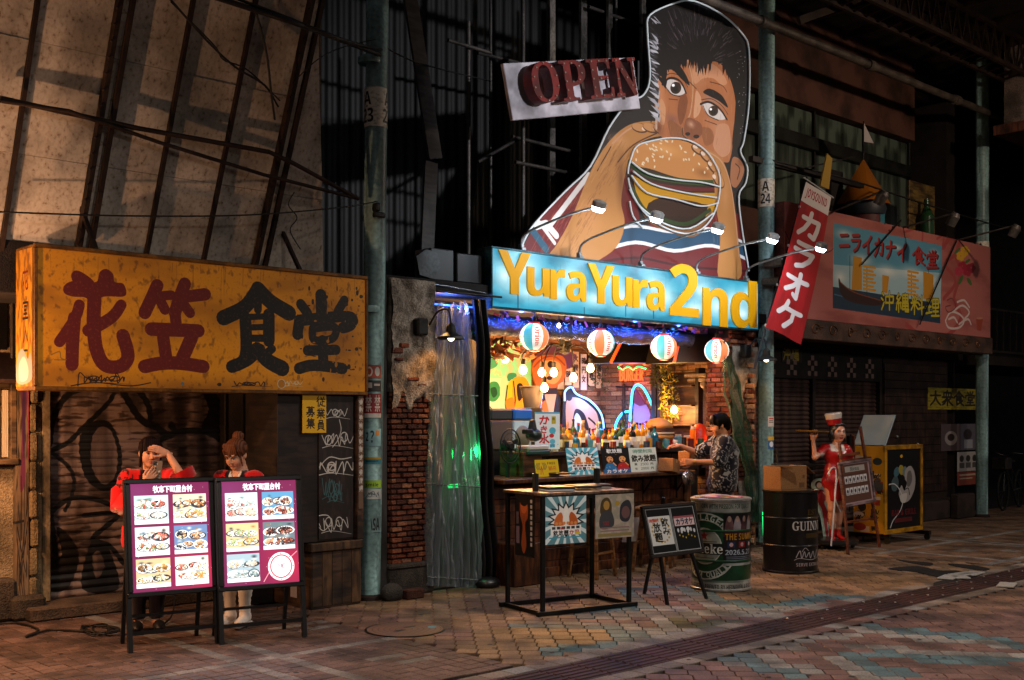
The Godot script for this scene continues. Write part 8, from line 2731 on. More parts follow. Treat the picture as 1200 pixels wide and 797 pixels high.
func build_right_things() -> void:
	# a plain waitress figure of painted plaster, tray raised
	statue()
	# flat cut-out lady, plain
	var p:=pen(160,360,hue("8fa898"))
	p.units(0,0,28,74)
	p.ell(10,8,4.5,5,hue("2a1a16")); p.ell(10.5,9,3.2,3.8,hue("b5927c")); p.blob("6,16 14,15 16,26 13,32 18,50 22,70 18,70 13,54 12,70 9,70 9,40 6,30",hue("8a1a20")); p.line("14,18 18,26 15,32",1.6,hue("b5927c"))
	var poly:=smooth(pts("4,-2 10,-.2 16,-2 19,-12 18,-24 19,-34 22,-50 27,-72 20,-74 14,-60 12,-73 6,-73 6,-50 3,-34 2,-16 1,-8"),true,3)
	var pl:=PackedVector2Array()
	for q in poly: pl.append(W((q.x - 14)*.0118,(q.y + 74)*.0105))
	var st:=thing("flat_cutout", "small flat pale green cut-out lady in red leaning by the black barrel", "cut-out",pg(972,640) + V(.12,.1,-.06),-.5)
	var b:=mb(); b.prism(pl,-.006,.006,Rect2(-14*.0118,0,28*.0118,74*.0105))
	var bd:=put(b, "printed_board",prt("cutout_print",p.done(),.5),st)
	bd.transform = X(Basis(Vector3.BACK,.12)*Basis(Vector3.RIGHT,-.1),Vector3.ZERO)
	# wooden easel with the drinks board
	var e:=thing("wooden_easel", "orange-brown wooden easel holding a pale framed card board", "easel")
	var ew:=wood("easel_wood", "7a3a1a")
	for q in [[994,650,984,520],[1031,641,1008,500]]:
		b = mb(); b.bar(pg(q[0],q[1]),pz(q[2],q[3],.95),.035,.025,Vector3.BACK)
		put(b, "leg",ew,e)
	b = mb(); b.bar(pg(1018,634) + V(.3,0,-.35),pz(1000,510,.85),.03,.025,Vector3.BACK)
	put(b, "leg",ew,e)
	b = mb(); b.bar(pz(992,612,.98),pz(1022,608,.98),.04,.025); b.bar(pz(985,540,.97),pz(1020,536,.97),.03,.02); b.bar(pz(997,648,1.0),pz(1030,642,1.0),.04,.025)
	put(b, "stretcher",ew,e)
	b = mb(); b.bar(pz(984,534,.93),pz(1006,531,.93),.05,.03)
	put(b, "top_rail",ew,e)
	p = pen(220,260,hue("5a3a2c"))
	p.units(0,0,44,52)
	p.rct(0,0,44,52,hue("8a7274")); p.rct(3,3,38,46,hue("4a2c20"))
	for k in 4: p.rct(3,3 + 12*k,38,.6,hue("2c1a12"))
	p.rct(8,5,28,7,hue("8a8680")); p.text("Menu",15,6,13,5,hue("2a3a34"),font_serif)
	for k in 12:
		var x:=6.0 + (k % 6)*5.4; var y:=17.0 if k < 6 else 31.0
		p.rct(x,y,4.6,9,hue("b5b5b8")); p.ell(x + 2.3,y + 4.5,1.3,2.4,hue("2a2628")); p.rct(x + .6,y + 7.4,3.4,.8,hue("6a5a50"))
	var c:=[pz(990,593,1.06),pz(1027,586,1.06),pz(1016,539,1.0),pz(981,544,1.0)]
	var ex: Vector3 = (c[1] - c[0] + c[2] - c[3]) / 2; var ey: Vector3 = (c[3] - c[0] + c[2] - c[1]) / 2
	var T:=facing((c[0] + c[1] + c[2] + c[3]) / 4,ex,ey)
	var bd2:=thing("card_board", "pale framed board of small pictures on the wooden easel", "menu board")
	sheet("printed_board",prt("card_board",p.done(),.5),bd2,ex.length(),ey.length(),T,.012)
	b = mb(); b.T = T
	var w:=ex.length(); var h:=ey.length()
	b.box(V(0,h / 2,.006),V(w + .04,.03,.03),.004); b.box(V(0,-h / 2,.006),V(w + .04,.03,.03),.004); b.box(V(-w / 2,0,.006),V(.03,h - .031,.029),.004); b.box(V(w / 2,0,.006),V(.03,h - .031,.029),.004)
	put(b, "frame",wood("pink_frame", "8a7274"),bd2)
	# the yellow-framed sign case on wheels
	var s:=thing("wheeled_sign_case", "yellow-framed black sign case on wheels with stickered side", "sign")
	var f0:=pz(1037,628,1.0); var f1:=pz(1081,620,1.0)
	var x0:=f0.x; var x1:=f1.x
	var y0:=.14; var yt:=pz(1037,523,1.0).y
	var zf:=1.0; var zb:=.55
	b = mb(); bx(b,x0,x1,y0,yt,zb,zf - .02,.01)
	put(b, "case",mat("case_black", "141214",.4,.0,{"grime": tx.grime}),s)
	var yl:=mat("case_yellow", "a8760e",.4,.0,{"grime": tx.grime, "gs": 1.5})
	b = mb(); bx(b,x0 - .004,x0 + .05,y0 + .05,yt - .05,zf - .03,zf + .01,.006); bx(b,x1 - .05,x1 + .004,y0 + .05,yt - .05,zf - .03,zf + .01,.006); bx(b,x0 - .004,x1 + .004,yt - .049,yt + .01,zf - .03,zf + .011,.006); bx(b,x0 - .004,x1 + .004,y0 - .01,y0 + .049,zf - .03,zf + .011,.006)
	put(b, "yellow_frame",yl,s)
	p = pen(360,620,hue("0f0e11"))
	p.units(0,0,50,92)
	p.ell(22,8,2,2,hue("b58a1c")); p.blob("8,36 14,30 18,38 14,48 8,46",hue("3a4a4c")); p.ell(15,26,4,6,hue("3a5a64"),.3); p.ell(22,24,4,6,hue("8a7a2a"),-.2); p.ell(27,26,3.4,6,hue("5a6a6c"))
	p.blob("28,24 36,20 42,30 42,46 34,60 24,62 18,52 22,42 26,48 30,40 27,34",hue("8a8684")); p.blob("31,28 36,26 38,36 34,44 30,42",hue("5a5654")); p.line("26,48 32,46 34,54",1,hue("1c1a1c")); p.blob("20,54 30,52 28,62 22,62",hue("a8a4a0"))
	p.line("4,40 12,40 20,48 24,60 20,72 10,82 6,90",1.2,hue("a8a8a8")); p.text("BAR & GRILL",8,70,36,7,hue("5a1418"),font_bold); p.rct(12,80,26,5,hue("4a1a1c"))
	sheet("dark_face",prt("case_face",p.done(),.25),s,x1 - x0 - .10,yt - y0 - .10,tf(V((x0 + x1) / 2,(y0 + yt) / 2,zf - .008)),.01)
	p = pen(200,620,hue("a8740e"))
	p.units(0,0,28,92)
	var sr:=RandomNumberGenerator.new(); sr.seed = 12
	for k in 34:
		var x:=sr.randf_range(0,22); var y:=sr.randf_range(2,86)
		var cc:=hue(["2a2018", "9a8a7c", "8a2a1c", "1c2c34", "b5a08a", "5a1c14", "3a3a3c"][sr.randi() % 7])
		if k % 3 == 0: p.ell(x + 3,y,sr.randf_range(3,6),sr.randf_range(3,5),cc)
		else: p.rct(x,y,sr.randf_range(4,9),sr.randf_range(3,8),cc)
		if k % 4 == 0: graffiti(p,k,x,y,7,5,hue("14100c"),.8,3)
	sheet("stickered_side",prt("case_side",p.done(),.35),s,zf - zb - .02,yt - y0,X(Basis(Vector3.UP,-PI / 2),V(x0 - .004,(y0 + yt) / 2,(zf + zb) / 2 - .01)),.003)
	b = mb()
	var pk:=pz(1022,490,.95).y
	b.hexa([V(x0,yt + .012,zf),V(x0 + .03,yt + .012,zf),V(x0 + .03,yt + .012,zb),V(x0,yt + .012,zb),V(x0 + .26,pk + .04,zf),V(x0 + .29,pk + .04,zf),V(x0 + .29,pk + .04,zb),V(x0 + .26,pk + .04,zb)]); b.bar(V(x0 + .27,yt,zb + .03),V(x0 + .27,pk + .04,zb + .03),.02,.02)
	put(b, "sloped_top",mat("pale_panel", "8f9da3",.35),s)
	b = mb(); b.bar(V(x0 + .1,.1,zf + .02),V(x0 + .1,.1,zb - .2),.06,.05); b.bar(V(x1 - .02,.1,zf + .12),V(x1 - .02,.1,zb - .2),.06,.05)
	put(b, "base",metal("dark_rod"),s)
	for q in [[x0 + .1,zf - .02],[x0 + .1,zb - .15],[x1 - .02,zf + .08],[x1 - .02,zb - .15]]:
		b = mb(); b.T = X(Basis(Vector3.BACK,PI / 2),V(q[0] + .015,.042,q[1])); b.lathe([W(.0,.0),W(.042,.0),W(.042,.03),W(.0,.03)],14)
		put(b, "wheel",mat("black_plastic"),s)
	# pale-edged board behind it
	var fb:=thing("pale_edged_board", "black board with a pale metal edge standing behind the wheeled sign case", "board")
	b = mb(); bx(b,x1 + .05,x1 + .3,.12,yt + .12,.2,.26,.01); bx(b,x0 + .4,x1 + .05,yt - .3,yt + .12,.2,.26,.01)
	put(b, "board",mat("case_black"),fb)
	b = mb(); b.tube([V(x1 + .3,.12,.27),V(x1 + .3,yt + .12,.27),V(x0 + .4,yt + .13,.27)],.014,6); b.ball(V(x1 + .05,yt + .0,.9),Vector3.ONE*.03,10,6); b.ball(V(x1 + .05,yt + .1,.6),Vector3.ONE*.03,10,6)
	put(b, "metal_edge",metal("pale_edge", "8d8a86",.3,.8),fb)
	# the tube rack behind the figure
	var rk:=thing("tube_rack", "grey tube rack behind the waitress figure", "rack")
	b = mb(); b.tube([pz(905,545,.5),pz(1015,545,.5)],.02,8); b.tube([pz(905,552,.6),pz(1010,553,.6)],.014,8); b.tube([pz(996,524,.5),pz(996,600,.5)],.014,8); b.tube([pz(911,526,.5),pz(911,560,.5)],.014,8)
	for x in [908,1012]: b.tube([pz(x,545,.5),V(pz(x,545,.5).x,.0,.5)],.02,8)
	put(b, "tubes",metal("rack_tube", "6a6c6e",.35,.8),rk)
	b = mb(); b.tube(curve3([pz(985,600,1.0),pz(978,580,1.0),pz(984,556,.9),pz(990,552,.8)]),.008,5); b.tube(curve3([pz(970,556,1.15),pz(976,548,1.15),pz(980,560,1.15),pz(974,640,1.15)]),.01,5)
	tag(put(b, "white_cord",mat("white_rod"),self), "pale cord looping behind the wooden easel", "cord")
	bicycle()

func bicycle() -> void:
	var o:=thing("bicycle", "dark bicycle parked in the passage at the right edge", "bicycle",V(20.55,0,-.35),.15)
	var tyre:=mat("tyre", "0c0c0c",.8)
	for x in [-.5,.55]:
		var ring:=[]
		for k in 37: ring.append(V(x + cos(TAU*k / 36)*.33,.35 + sin(TAU*k / 36)*.33,0))
		var b:=mb(); b.tube(ring,.02,7,false)
		var w:=put(b, "wheel",tyre,o)
		b = mb()
		for k in 14: b.tube([V(x,.35,.02 if k % 2 else -.02),V(x + cos(TAU*k / 14)*.31,.35 + sin(TAU*k / 14)*.31,0)],.0025,4,false)
		put(b, "spokes",metal("spoke", "6a6a6c",.3,.9),w).set_meta("kind", "stuff")
	var b:=mb()
	for q in [[V(-.5,.35,0),V(-.38,.95,0)],[V(-.4,.85,0),V(.1,.33,0)],[V(.1,.33,0),V(.0,.82,0)],[V(.1,.33,0),V(.55,.35,0)],[V(.02,.72,0),V(.55,.35,0)],[V(-.4,.75,0),V(.06,.45,0)]]: b.tube([q[0],q[1]],.016,8)
	put(b, "frame",mat("bike_frame", "16181c",.35),o)
	b = mb(); b.tube(curve3([V(-.32,1.0,.28),V(-.4,1.02,.15),V(-.38,.97,.0),V(-.4,1.02,-.15),V(-.32,1.0,-.28)]),.012,7)
	put(b, "handlebar",metal("spoke"),o)
	b = mb(); b.ball(V(-.02,.86,0),V(.13,.035,.07),12,6)
	put(b, "saddle",tyre,o)
	b = mb(); bx(b,-.78,-.45,.72,.95,-.14,.14,.03)
	put(b, "basket",metal("dark_rod"),o)

func cable(label: String,p: Array,r: float,called:="cable") -> void:
	var b:=mb()
	b.tube(curve3(p,8),r,6)
	tag(put(b,called,mat("black_cable", "100e0d",.6),self),label, "cable")

func build_wires() -> void:
	cable("thick black cable bundle crossing the top left from wall to pole",[slope_at(225,-12,.3),slope_at(300,12,.35),slope_at(360,32,.4),pz(445,64,.1)],.022)
	cable("second black cable running beside the thick bundle at top left",[slope_at(260,-8,.3),slope_at(330,18,.38),slope_at(400,46,.4),pz(447,58,.1)],.012)
	cable("black cable dropping from the bundle down the double rib",[slope_at(300,14,.3),slope_at(312,60,.25),slope_at(318,110,.2),slope_at(322,140,.15)],.01)
	cable("looped black cable hanging from the top edge toward the rib",[slope_at(196,-5,.3),slope_at(240,45,.2),slope_at(275,78,.2),slope_at(310,100,.2),slope_at(326,125,.15)],.009)
	cable("tangled black cable beside the looped one",[slope_at(200,2,.3),slope_at(250,52,.22),slope_at(262,70,.22),slope_at(290,82,.2),slope_at(328,118,.15)],.006)
	cable("thin level cable above the yellow sign running to the pole",[slope_at(-10,248,.3),slope_at(150,253,.35),slope_at(290,252,.4),pz(400,243,.2),pz(442,236,.11)],.007)
	cable("thin cable from the rib to the pole below the bundle",[slope_at(345,95,.1),slope_at(372,70,.2),pz(400,56,.1),pz(440,46,.1)],.005)
	cable("thin cable sagging in the dark gap toward the scaffold",[pz(445,52,.08),pz(480,70,-.3),pz(520,82,-.6),pz(575,95,-.9)],.007)
	cable("curled thin wire hanging at the right end of the leaning wall",[slope_at(345,225,.1),slope_at(338,240,.1),slope_at(348,255,.1),slope_at(340,270,.1),slope_at(352,292,.1)],.005)
	cable("black cable from the roof bracket over the pink board to the last pole",[pz(905,188,.1),pz(1000,212,.15),pz(1080,238,.15),pz(1160,262,.1),pz(1210,275,.1)],.012)
	# leads on the ground by the menu stands
	cable("black lead on the ground at the far left of the paving",[pg(-10,734) + V(0,.012,0),pg(20,732) + V(0,.012,0),pg(45,740) + V(0,.012,0),pg(30,748) + V(0,.012,0),pg(60,740) + V(0,.012,0),pg(100,742) + V(0,.012,0)],.009)
	var tangle:=[]
	var tr:=RandomNumberGenerator.new(); tr.seed = 8
	for k in 26: tangle.append(pg(118 + cos(k*1.1)*tr.randf_range(8,26),740 + sin(k*1.1)*tr.randf_range(3,9)) + V(0,.012 + .004*(k % 4),0))
	tangle.append(pg(160,744) + V(0,.014,0)); tangle.append(pg(200,728) + V(0,.03,0)); tangle.append(pg(204,716) + V(0,.25,0))
	cable("tangled heap of black leads beside the left lit menu stand",tangle,.007)
	# the little shackle on the first pole
	var b:=mb(); b.box(pz(441,243,.12),V(.05,.08,.08),.012); b.box(pz(444,252,.14),V(.12,.05,.06),.012)
	tag(put(b, "cable_clamp",metal("rack_tube"),self), "small grey cable clamp on the teal pole marked A 23", "clamp")

# ---------------------------------------------------------------- bodies: fields of tapered limbs, meshed as one skin
class Blob:
	var o: Vector3
	var c: float
	var nx: int
	var ny: int
	var nz: int
	var d: PackedFloat32Array
	func _init(lo: Vector3,hi: Vector3,cell: float) -> void:
		o = lo; c = cell
		nx = int((hi.x - lo.x) / c) + 2; ny = int((hi.y - lo.y) / c) + 2; nz = int((hi.z - lo.z) / c) + 2
		d = PackedFloat32Array()
		d.resize(nx*ny*nz)
		d.fill(1.0)
	func cap(a: Vector3,b: Vector3,ra: float,rb: float,k:=.02,fl:=1.0,sub:=false) -> void:      # fl < 1 flattens along z
		var m:=maxf(ra,rb) + k + c
		var lo:=Vector3(minf(a.x,b.x),minf(a.y,b.y),minf(a.z,b.z)) - Vector3.ONE*m - o
		var hi:=Vector3(maxf(a.x,b.x),maxf(a.y,b.y),maxf(a.z,b.z)) + Vector3.ONE*m - o
		var ab:=b - a
		ab.z /= fl
		var l2:=maxf(ab.length_squared(),1e-9)
		var x0:=maxi(int(lo.x / c),0); var x1:=mini(int(hi.x / c) + 1,nx - 1)
		var y0:=maxi(int(lo.y / c),0); var y1:=mini(int(hi.y / c) + 1,ny - 1)
		for z in range(maxi(int(lo.z / c),0),mini(int(hi.z / c) + 1,nz - 1) + 1):
			for y in range(y0,y1 + 1):
				var row:=(z*ny + y)*nx
				var p:=o + Vector3(x0,y,z)*c - a
				p.z /= fl
				for x in range(x0,x1 + 1):
					var t:=clampf(p.dot(ab) / l2,.0,1.0)
					var e:=(p - ab*t).length() - ra - (rb - ra)*t
					p.x += c
					var i:=row + x
					if sub:
						var h2:=maxf(k - absf(d[i] + e),.0) / k
						d[i] = maxf(d[i],-e) + h2*h2*k*.25
					else:
						var h:=maxf(k - absf(d[i] - e),.0) / k
						d[i] = minf(d[i],e) - h*h*k*.25
	func ell(p0: Vector3,r: Vector3,k:=.02,bs:=Basis(),sub:=false) -> void:
		var m:=maxf(r.x,maxf(r.y,r.z)) + k + c
		var lo:=p0 - Vector3.ONE*m - o
		var hi:=p0 + Vector3.ONE*m - o
		var inv:=bs.inverse()
		var x0:=maxi(int(lo.x / c),0); var x1:=mini(int(hi.x / c) + 1,nx - 1)
		var y0:=maxi(int(lo.y / c),0); var y1:=mini(int(hi.y / c) + 1,ny - 1)
		var step:=inv*Vector3(c,0,0)
		var rr:=r*r
		for z in range(maxi(int(lo.z / c),0),mini(int(hi.z / c) + 1,nz - 1) + 1):
			for y in range(y0,y1 + 1):
				var row:=(z*ny + y)*nx
				var p:=inv*(o + Vector3(x0,y,z)*c - p0)
				for x in range(x0,x1 + 1):
					var k0:=(p / r).length()
					var k1:=maxf((p / rr).length(),1e-5)
					var e:=k0*(k0 - 1.0) / k1 if k0 > .05 else -minf(r.x,minf(r.y,r.z))
					p += step
					var i:=row + x
					if sub:
						var h2:=maxf(k - absf(d[i] + e),.0) / k
						d[i] = maxf(d[i],-e) + h2*h2*k*.25
					else:
						var h:=maxf(k - absf(d[i] - e),.0) / k
						d[i] = minf(d[i],e) - h*h*k*.25
	func cut(p0: Vector3,nrm: Vector3) -> void:          # takes away what lies on the side nrm points to
		for z in nz:
			for y in ny:
				var row:=(z*ny + y)*nx
				var p:=o + Vector3(0,y,z)*c - p0
				for x in nx:
					d[row + x] = maxf(d[row + x],p.dot(nrm))
					p.x += c
	func mesh(b: MB,color = null,bump = null) -> void:
		var id:=PackedInt32Array()
		id.resize(nx*ny*nz)
		id.fill(-1)
		var sx:=1; var sy:=nx; var sz:=nx*ny
		var lim:=c*1.8
		var offs:=[0,sx,sy,sx + sy,sz,sx + sz,sy + sz,sx + sy + sz]
		var pos:=[Vector3(0,0,0),Vector3(1,0,0),Vector3(0,1,0),Vector3(1,1,0),Vector3(0,0,1),Vector3(1,0,1),Vector3(0,1,1),Vector3(1,1,1)]
		var edges:=[[0,1],[2,3],[4,5],[6,7],[0,2],[1,3],[4,6],[5,7],[0,4],[1,5],[2,6],[3,7]]
		for z in range(1,nz - 2):
			for y in range(1,ny - 2):
				var i:=(z*ny + y)*nx + 1
				for x in range(1,nx - 2):
					if absf(d[i]) < lim:
						var neg:=0
						for k in 8:
							if d[i + offs[k]] < 0: neg += 1
						if neg > 0 and neg < 8:
							var q:=Vector3.ZERO
							var m:=0
							for e in edges:
								var da:=d[i + offs[e[0]]]
								var db:=d[i + offs[e[1]]]
								if (da < 0) != (db < 0):
									q += (pos[e[0]] as Vector3).lerp(pos[e[1]],da / (da - db))
									m += 1
							q /= m
							var g:=Vector3(d[i + sx] - d[i - sx],d[i + sy] - d[i - sy],d[i + sz] - d[i - sz])*(1 - q.x) + Vector3(d[i + sx + 1] - d[i],d[i + sx + sy] - d[i + sx - sy],d[i + sx + sz] - d[i + sx - sz])*q.x
							g += Vector3(d[i + sy + sx] - d[i + sy - sx],d[i + sy + sy] - d[i],d[i + sy + sz] - d[i + sy - sz])*q.y + Vector3(d[i + sz + sx] - d[i + sz - sx],d[i + sz + sy] - d[i + sz - sy],d[i + sz + sz] - d[i])*q.z
							var w:=o + (Vector3(x,y,z) + q)*c
							var nn:=g.normalized()
							if bump: w += nn*bump.call(w)
							if color: b.tint = color.call(w,nn)
							id[i] = b.vert(w,nn)
					i += 1
		for z in range(1,nz - 2):
			for y in range(1,ny - 2):
				var i:=(z*ny + y)*nx + 1
				for x in range(1,nx - 2):
					if id[i] >= 0:
						var s:=d[i] < 0
						if (d[i + sx] < 0) != s and id[i - sy] >= 0 and id[i - sz] >= 0 and id[i - sy - sz] >= 0: _q(b,id[i - sy - sz],id[i - sz],id[i],id[i - sy],not s)
						if (d[i + sy] < 0) != s and id[i - sx] >= 0 and id[i - sz] >= 0 and id[i - sx - sz] >= 0: _q(b,id[i - sx - sz],id[i - sx],id[i],id[i - sz],not s)
						if (d[i + sz] < 0) != s and id[i - sx] >= 0 and id[i - sy] >= 0 and id[i - sx - sy] >= 0: _q(b,id[i - sx - sy],id[i - sy],id[i],id[i - sx],not s)
					i += 1
	func _q(b: MB,a: int,e: int,f: int,g: int,flip: bool) -> void:
		if flip: b.tri(a,f,e); b.tri(a,g,f)
		else: b.tri(a,e,f); b.tri(a,f,g)

func lin(s: String) -> Color:
	return hue(s).srgb_to_linear()

func loft(b: MB,rings: Array,sides:=20) -> void:      # an open cloth tube through elliptic rings [centre, half axis u, half axis v]
	var first:=b.v.size()
	for k in rings.size():
		for j in sides + 1:
			var a:=TAU*j / sides
			var q: Vector3 = rings[k][1]*cos(a) + rings[k][2]*sin(a)
			b.vert(rings[k][0] + q,q.normalized(),W(float(j) / sides,float(k) / rings.size()))
	for k in rings.size() - 1:
		for j in sides:
			var i:=first + k*(sides + 1) + j
			var out: bool = (b.v[i + 1] - b.v[i]).cross(b.v[i + sides + 1] - b.v[i]).dot(b.n[i]) > 0
			if out: b.tri(i,i + 1,i + sides + 2); b.tri(i,i + sides + 2,i + sides + 1)
			else: b.tri(i,i + sides + 2,i + 1); b.tri(i,i + sides + 1,i + sides + 2)

func head(b: MB,T: Transform3D,skin: Color,lips: Color,brow: Color,f:=1.0) -> void:     # local: y up, z the way the face looks; the same field also carries the neck's top
	var h:=Blob.new(V(-.11,-.17,-.13),V(.11,.14,.14),.0042)
	h.ell(V(0,.035,-.012),V(.074,.084,.092),.02)
	h.ell(V(0,-.025,.022),V(.062,.075,.066),.03)
	h.ell(V(0,-.085,.055),V(.024,.02,.022),.035)
	h.ell(V(.036,-.035,.052),V(.026,.028,.024),.02); h.ell(V(-.036,-.035,.052),V(.026,.028,.024),.02)
	h.cap(V(-.035,.024,.074),V(.035,.024,.074),.012,.012,.02)
	h.ell(V(.03,.004,.088),V(.019,.012,.014),.012,Basis(),true); h.ell(V(-.03,.004,.088),V(.019,.012,.014),.012,Basis(),true)
	h.ell(V(.03,.004,.069),V(.0145,.0125,.0125),.004); h.ell(V(-.03,.004,.069),V(.0145,.0125,.0125),.004)
	h.cap(V(0,.012,.083),V(0,-.026,.1),.007,.0095,.014)
	h.ell(V(.011,-.03,.09),V(.008,.007,.009),.006); h.ell(V(-.011,-.03,.09),V(.008,.007,.009),.006)
	h.ell(V(0,-.053,.082),V(.021,.006,.011),.006); h.ell(V(0,-.063,.08),V(.018,.007,.011),.005)
	for s in [-1,1]:
		h.ell(V(.073*s,-.004,-.012),V(.009,.03,.019),.008,Basis(Vector3.UP,-.4*s))
		h.ell(V(.084*s,-.002,-.008),V(.005,.018,.01),.005,Basis(),true)
	h.cap(V(0,-.06,-.02),V(0,-.165,-.03),.045,.046,.03)
	var old:=b.T
	b.T = old*T*X(Basis.from_scale(Vector3.ONE*f),Vector3.ZERO)
	h.mesh(b,func(p,_n):
		var c:=skin
		if absf(p.x) < .022 and p.y < -.048 and p.y > -.071 and p.z > .078: c = lips
		if absf(absf(p.x) - .032) < .018 and absf(p.y - .026 - (.018 - absf(absf(p.x) - .032))*.12) < .0045 and p.z > .05: c = skin.lerp(brow,.85)
		var ex: float = (absf(p.x) - .03) / .0145
		var ey: float = (p.y - .004) / .0062
		if p.z > .07 and ex*ex + ey*ey < 1.0:
			c = Color(.45,.43,.41)
			if ex*ex + ey*ey*.35 < .22: c = Color(.012,.008,.006)
		if p.z > .07 and absf(ex) < 1.15 and absf(p.y - .0115) < .0032: c = skin.lerp(Color(.01,.01,.01),.85)
		if p.z > .07 and p.y < -.02 and p.y > -.042 and absf(p.x) > .024: c = skin.lerp(Color(skin.r,skin.g*.62,skin.b*.6),.35)
		return c)
	b.T = old

func hand(b: MB,T: Transform3D,skin: Color,curl: Array,thumb:=.3,f:=1.0,spread:=.07) -> void:     # local: y to the fingertips, x to the thumb, z to the palm's side
	var h:=Blob.new(V(-.075,-.04,-.06),V(.1,.2,.12),.0036)
	h.cap(V(0,-.03,0),V(0,.02,0),.023,.024,.012,.8)
	for x in [.026,.009,-.009,-.025]: h.cap(V(x*.6,.012,0),V(x,.078,0),.014,.0115,.012,.9)
	var ls:=[.072,.08,.075,.058]
	for k in 4:
		var x: float = [.029,.0095,-.0095,-.027][k]
		var p:=V(x,.08,0)
		var sp:=spread*(1.5 - k)
		var a:=.0
		for j in 3:
			a += curl[k]*[.9,1.3,.8][j]
			var l: float = ls[k]*[.46,.30,.24][j]
			var q:=p + V(sin(sp)*cos(a),cos(a)*cos(sp),sin(a))*l
			h.cap(p,q,.0088 - .0007*j,.0082 - .0008*j,.003)
			p = q
	var t0:=V(.02,.02,.006)
	var t1:=t0 + V(.026,.030,.008 + thumb*.02)
	var t2:=t1 + V(.016 - thumb*.02,.03,.004 + thumb*.02)
	var t3:=t2 + V(.004 - thumb*.022,.024,.004 + thumb*.012)
	h.cap(t0,t1,.015,.0115,.012); h.cap(t1,t2,.0108,.0095,.004); h.cap(t2,t3,.0095,.0078,.003)
	var old:=b.T
	b.T = old*T*X(Basis.from_scale(Vector3.ONE*f),Vector3.ZERO)
	var flip:=b.T.basis.determinant() < 0
	var first:=b.ix.size()
	h.mesh(b,func(_p,_n): return skin)
	if flip:
		for i in range(first,b.ix.size(),3):
			var s:=b.ix[i + 1]; b.ix[i + 1] = b.ix[i + 2]; b.ix[i + 2] = s
	b.T = old

func frame3(o: Vector3,y: Vector3,z: Vector3,mirror:=false) -> Transform3D:     # y kept, z as near as may be, x = y cross z or its opposite
	var yy:=y.normalized()
	var zz:=(z - yy*z.dot(yy)).normalized()
	var xx:=yy.cross(zz)
	return X(Basis(-xx if mirror else xx,yy,zz),o)

func skin_mat(key: String) -> StandardMaterial3D:
	return mat(key,Color.WHITE,.6,.0,{"vc": true, "spec": .3, "sss": .03})

func cloth_vc(key: String) -> StandardMaterial3D:
	return mat(key,Color.WHITE,.8,.0,{"vc": true, "rim": .4, "spec": .2})

func body_field(J: Dictionary,cell:=.012) -> Blob:
	var lo:=Vector3.ONE*9; var hi:=Vector3.ONE*-9
	for k in J:
		lo = V(minf(lo.x,J[k].x),minf(lo.y,J[k].y),minf(lo.z,J[k].z)); hi = V(maxf(hi.x,J[k].x),maxf(hi.y,J[k].y),maxf(hi.z,J[k].z))
	return Blob.new(lo - Vector3.ONE*.2,hi + Vector3.ONE*.2,cell)

func limbs(f: Blob,J: Dictionary,g:=.0,what:="torso legs arms",s:=1.0) -> void:      # the figure's limbs, g fatter
	if "torso" in what:
		f.cap(J.neck + V(0,.03,0),J.chest,.047*s + g*.3,.06*s + g,.03)
		f.cap(J.sl,J.sr,.052*s + g,.052*s + g,.04)
		f.cap(J.chest + V(-.065,.0,0),J.chest + V(.065,.0,0),.085*s + g,.085*s + g,.05,.85)
		f.cap(J.chest,J.waist,.10*s + g,.085*s + g,.06,.85)
		f.cap(J.waist + V(-.035,0,0),J.waist + V(.035,0,0),.08*s + g,.08*s + g,.05,.85)
		f.cap(J.hl,J.hr,.085*s + g,.085*s + g,.06)
		f.cap(J.waist,(J.hl + J.hr) / 2,.085*s + g,.10*s + g,.06)
	if "legs" in what:
		for k in ["l", "r"]:
			f.cap(J["h" + k],J["k" + k],.078*s + g,.05*s + g,.04)
			f.cap(J["k" + k],J["a" + k],.05*s + g,.034*s + g,.02)
			f.cap(J["k" + k].lerp(J["a" + k],.3) + V(0,0,-.012),J["k" + k].lerp(J["a" + k],.45) + V(0,0,-.012),.046*s + g,.042*s + g,.03)
			f.cap(J["a" + k] + V(0,-.03,-.02),J["t" + k],.034*s + g,.028*s + g,.03)
	if "arms" in what:
		for k in ["l", "r"]:
			f.cap(J["s" + k],J["e" + k],.046*s + g,.036*s + g,.03)
			f.cap(J["e" + k],J["w" + k],.037*s + g,.024*s + g,.015)

func hair_cap(f: Blob,T: Transform3D) -> void:
	f.ell(T*V(0,.042,-.02),V(.088,.09,.1),.02,T.basis)
	f.ell(T*V(0,-.045,.085),V(.066,.098,.085),.01,T.basis,true)

func neck_hole(f: Blob,J: Dictionary) -> void:          # an opening round the neck, lower in front
	f.cap(J.neck + V(0,.0,.0),J.neck + V(0,.2,.0),.05,.075,.01,1.0,true)
	f.cap(J.neck + V(0,-.09,.12),J.neck + V(0,.02,.05),.008,.036,.01,1.0,true)

func build_people() -> void:
	girl_with_phone()
	girl_reading()
	bartender()

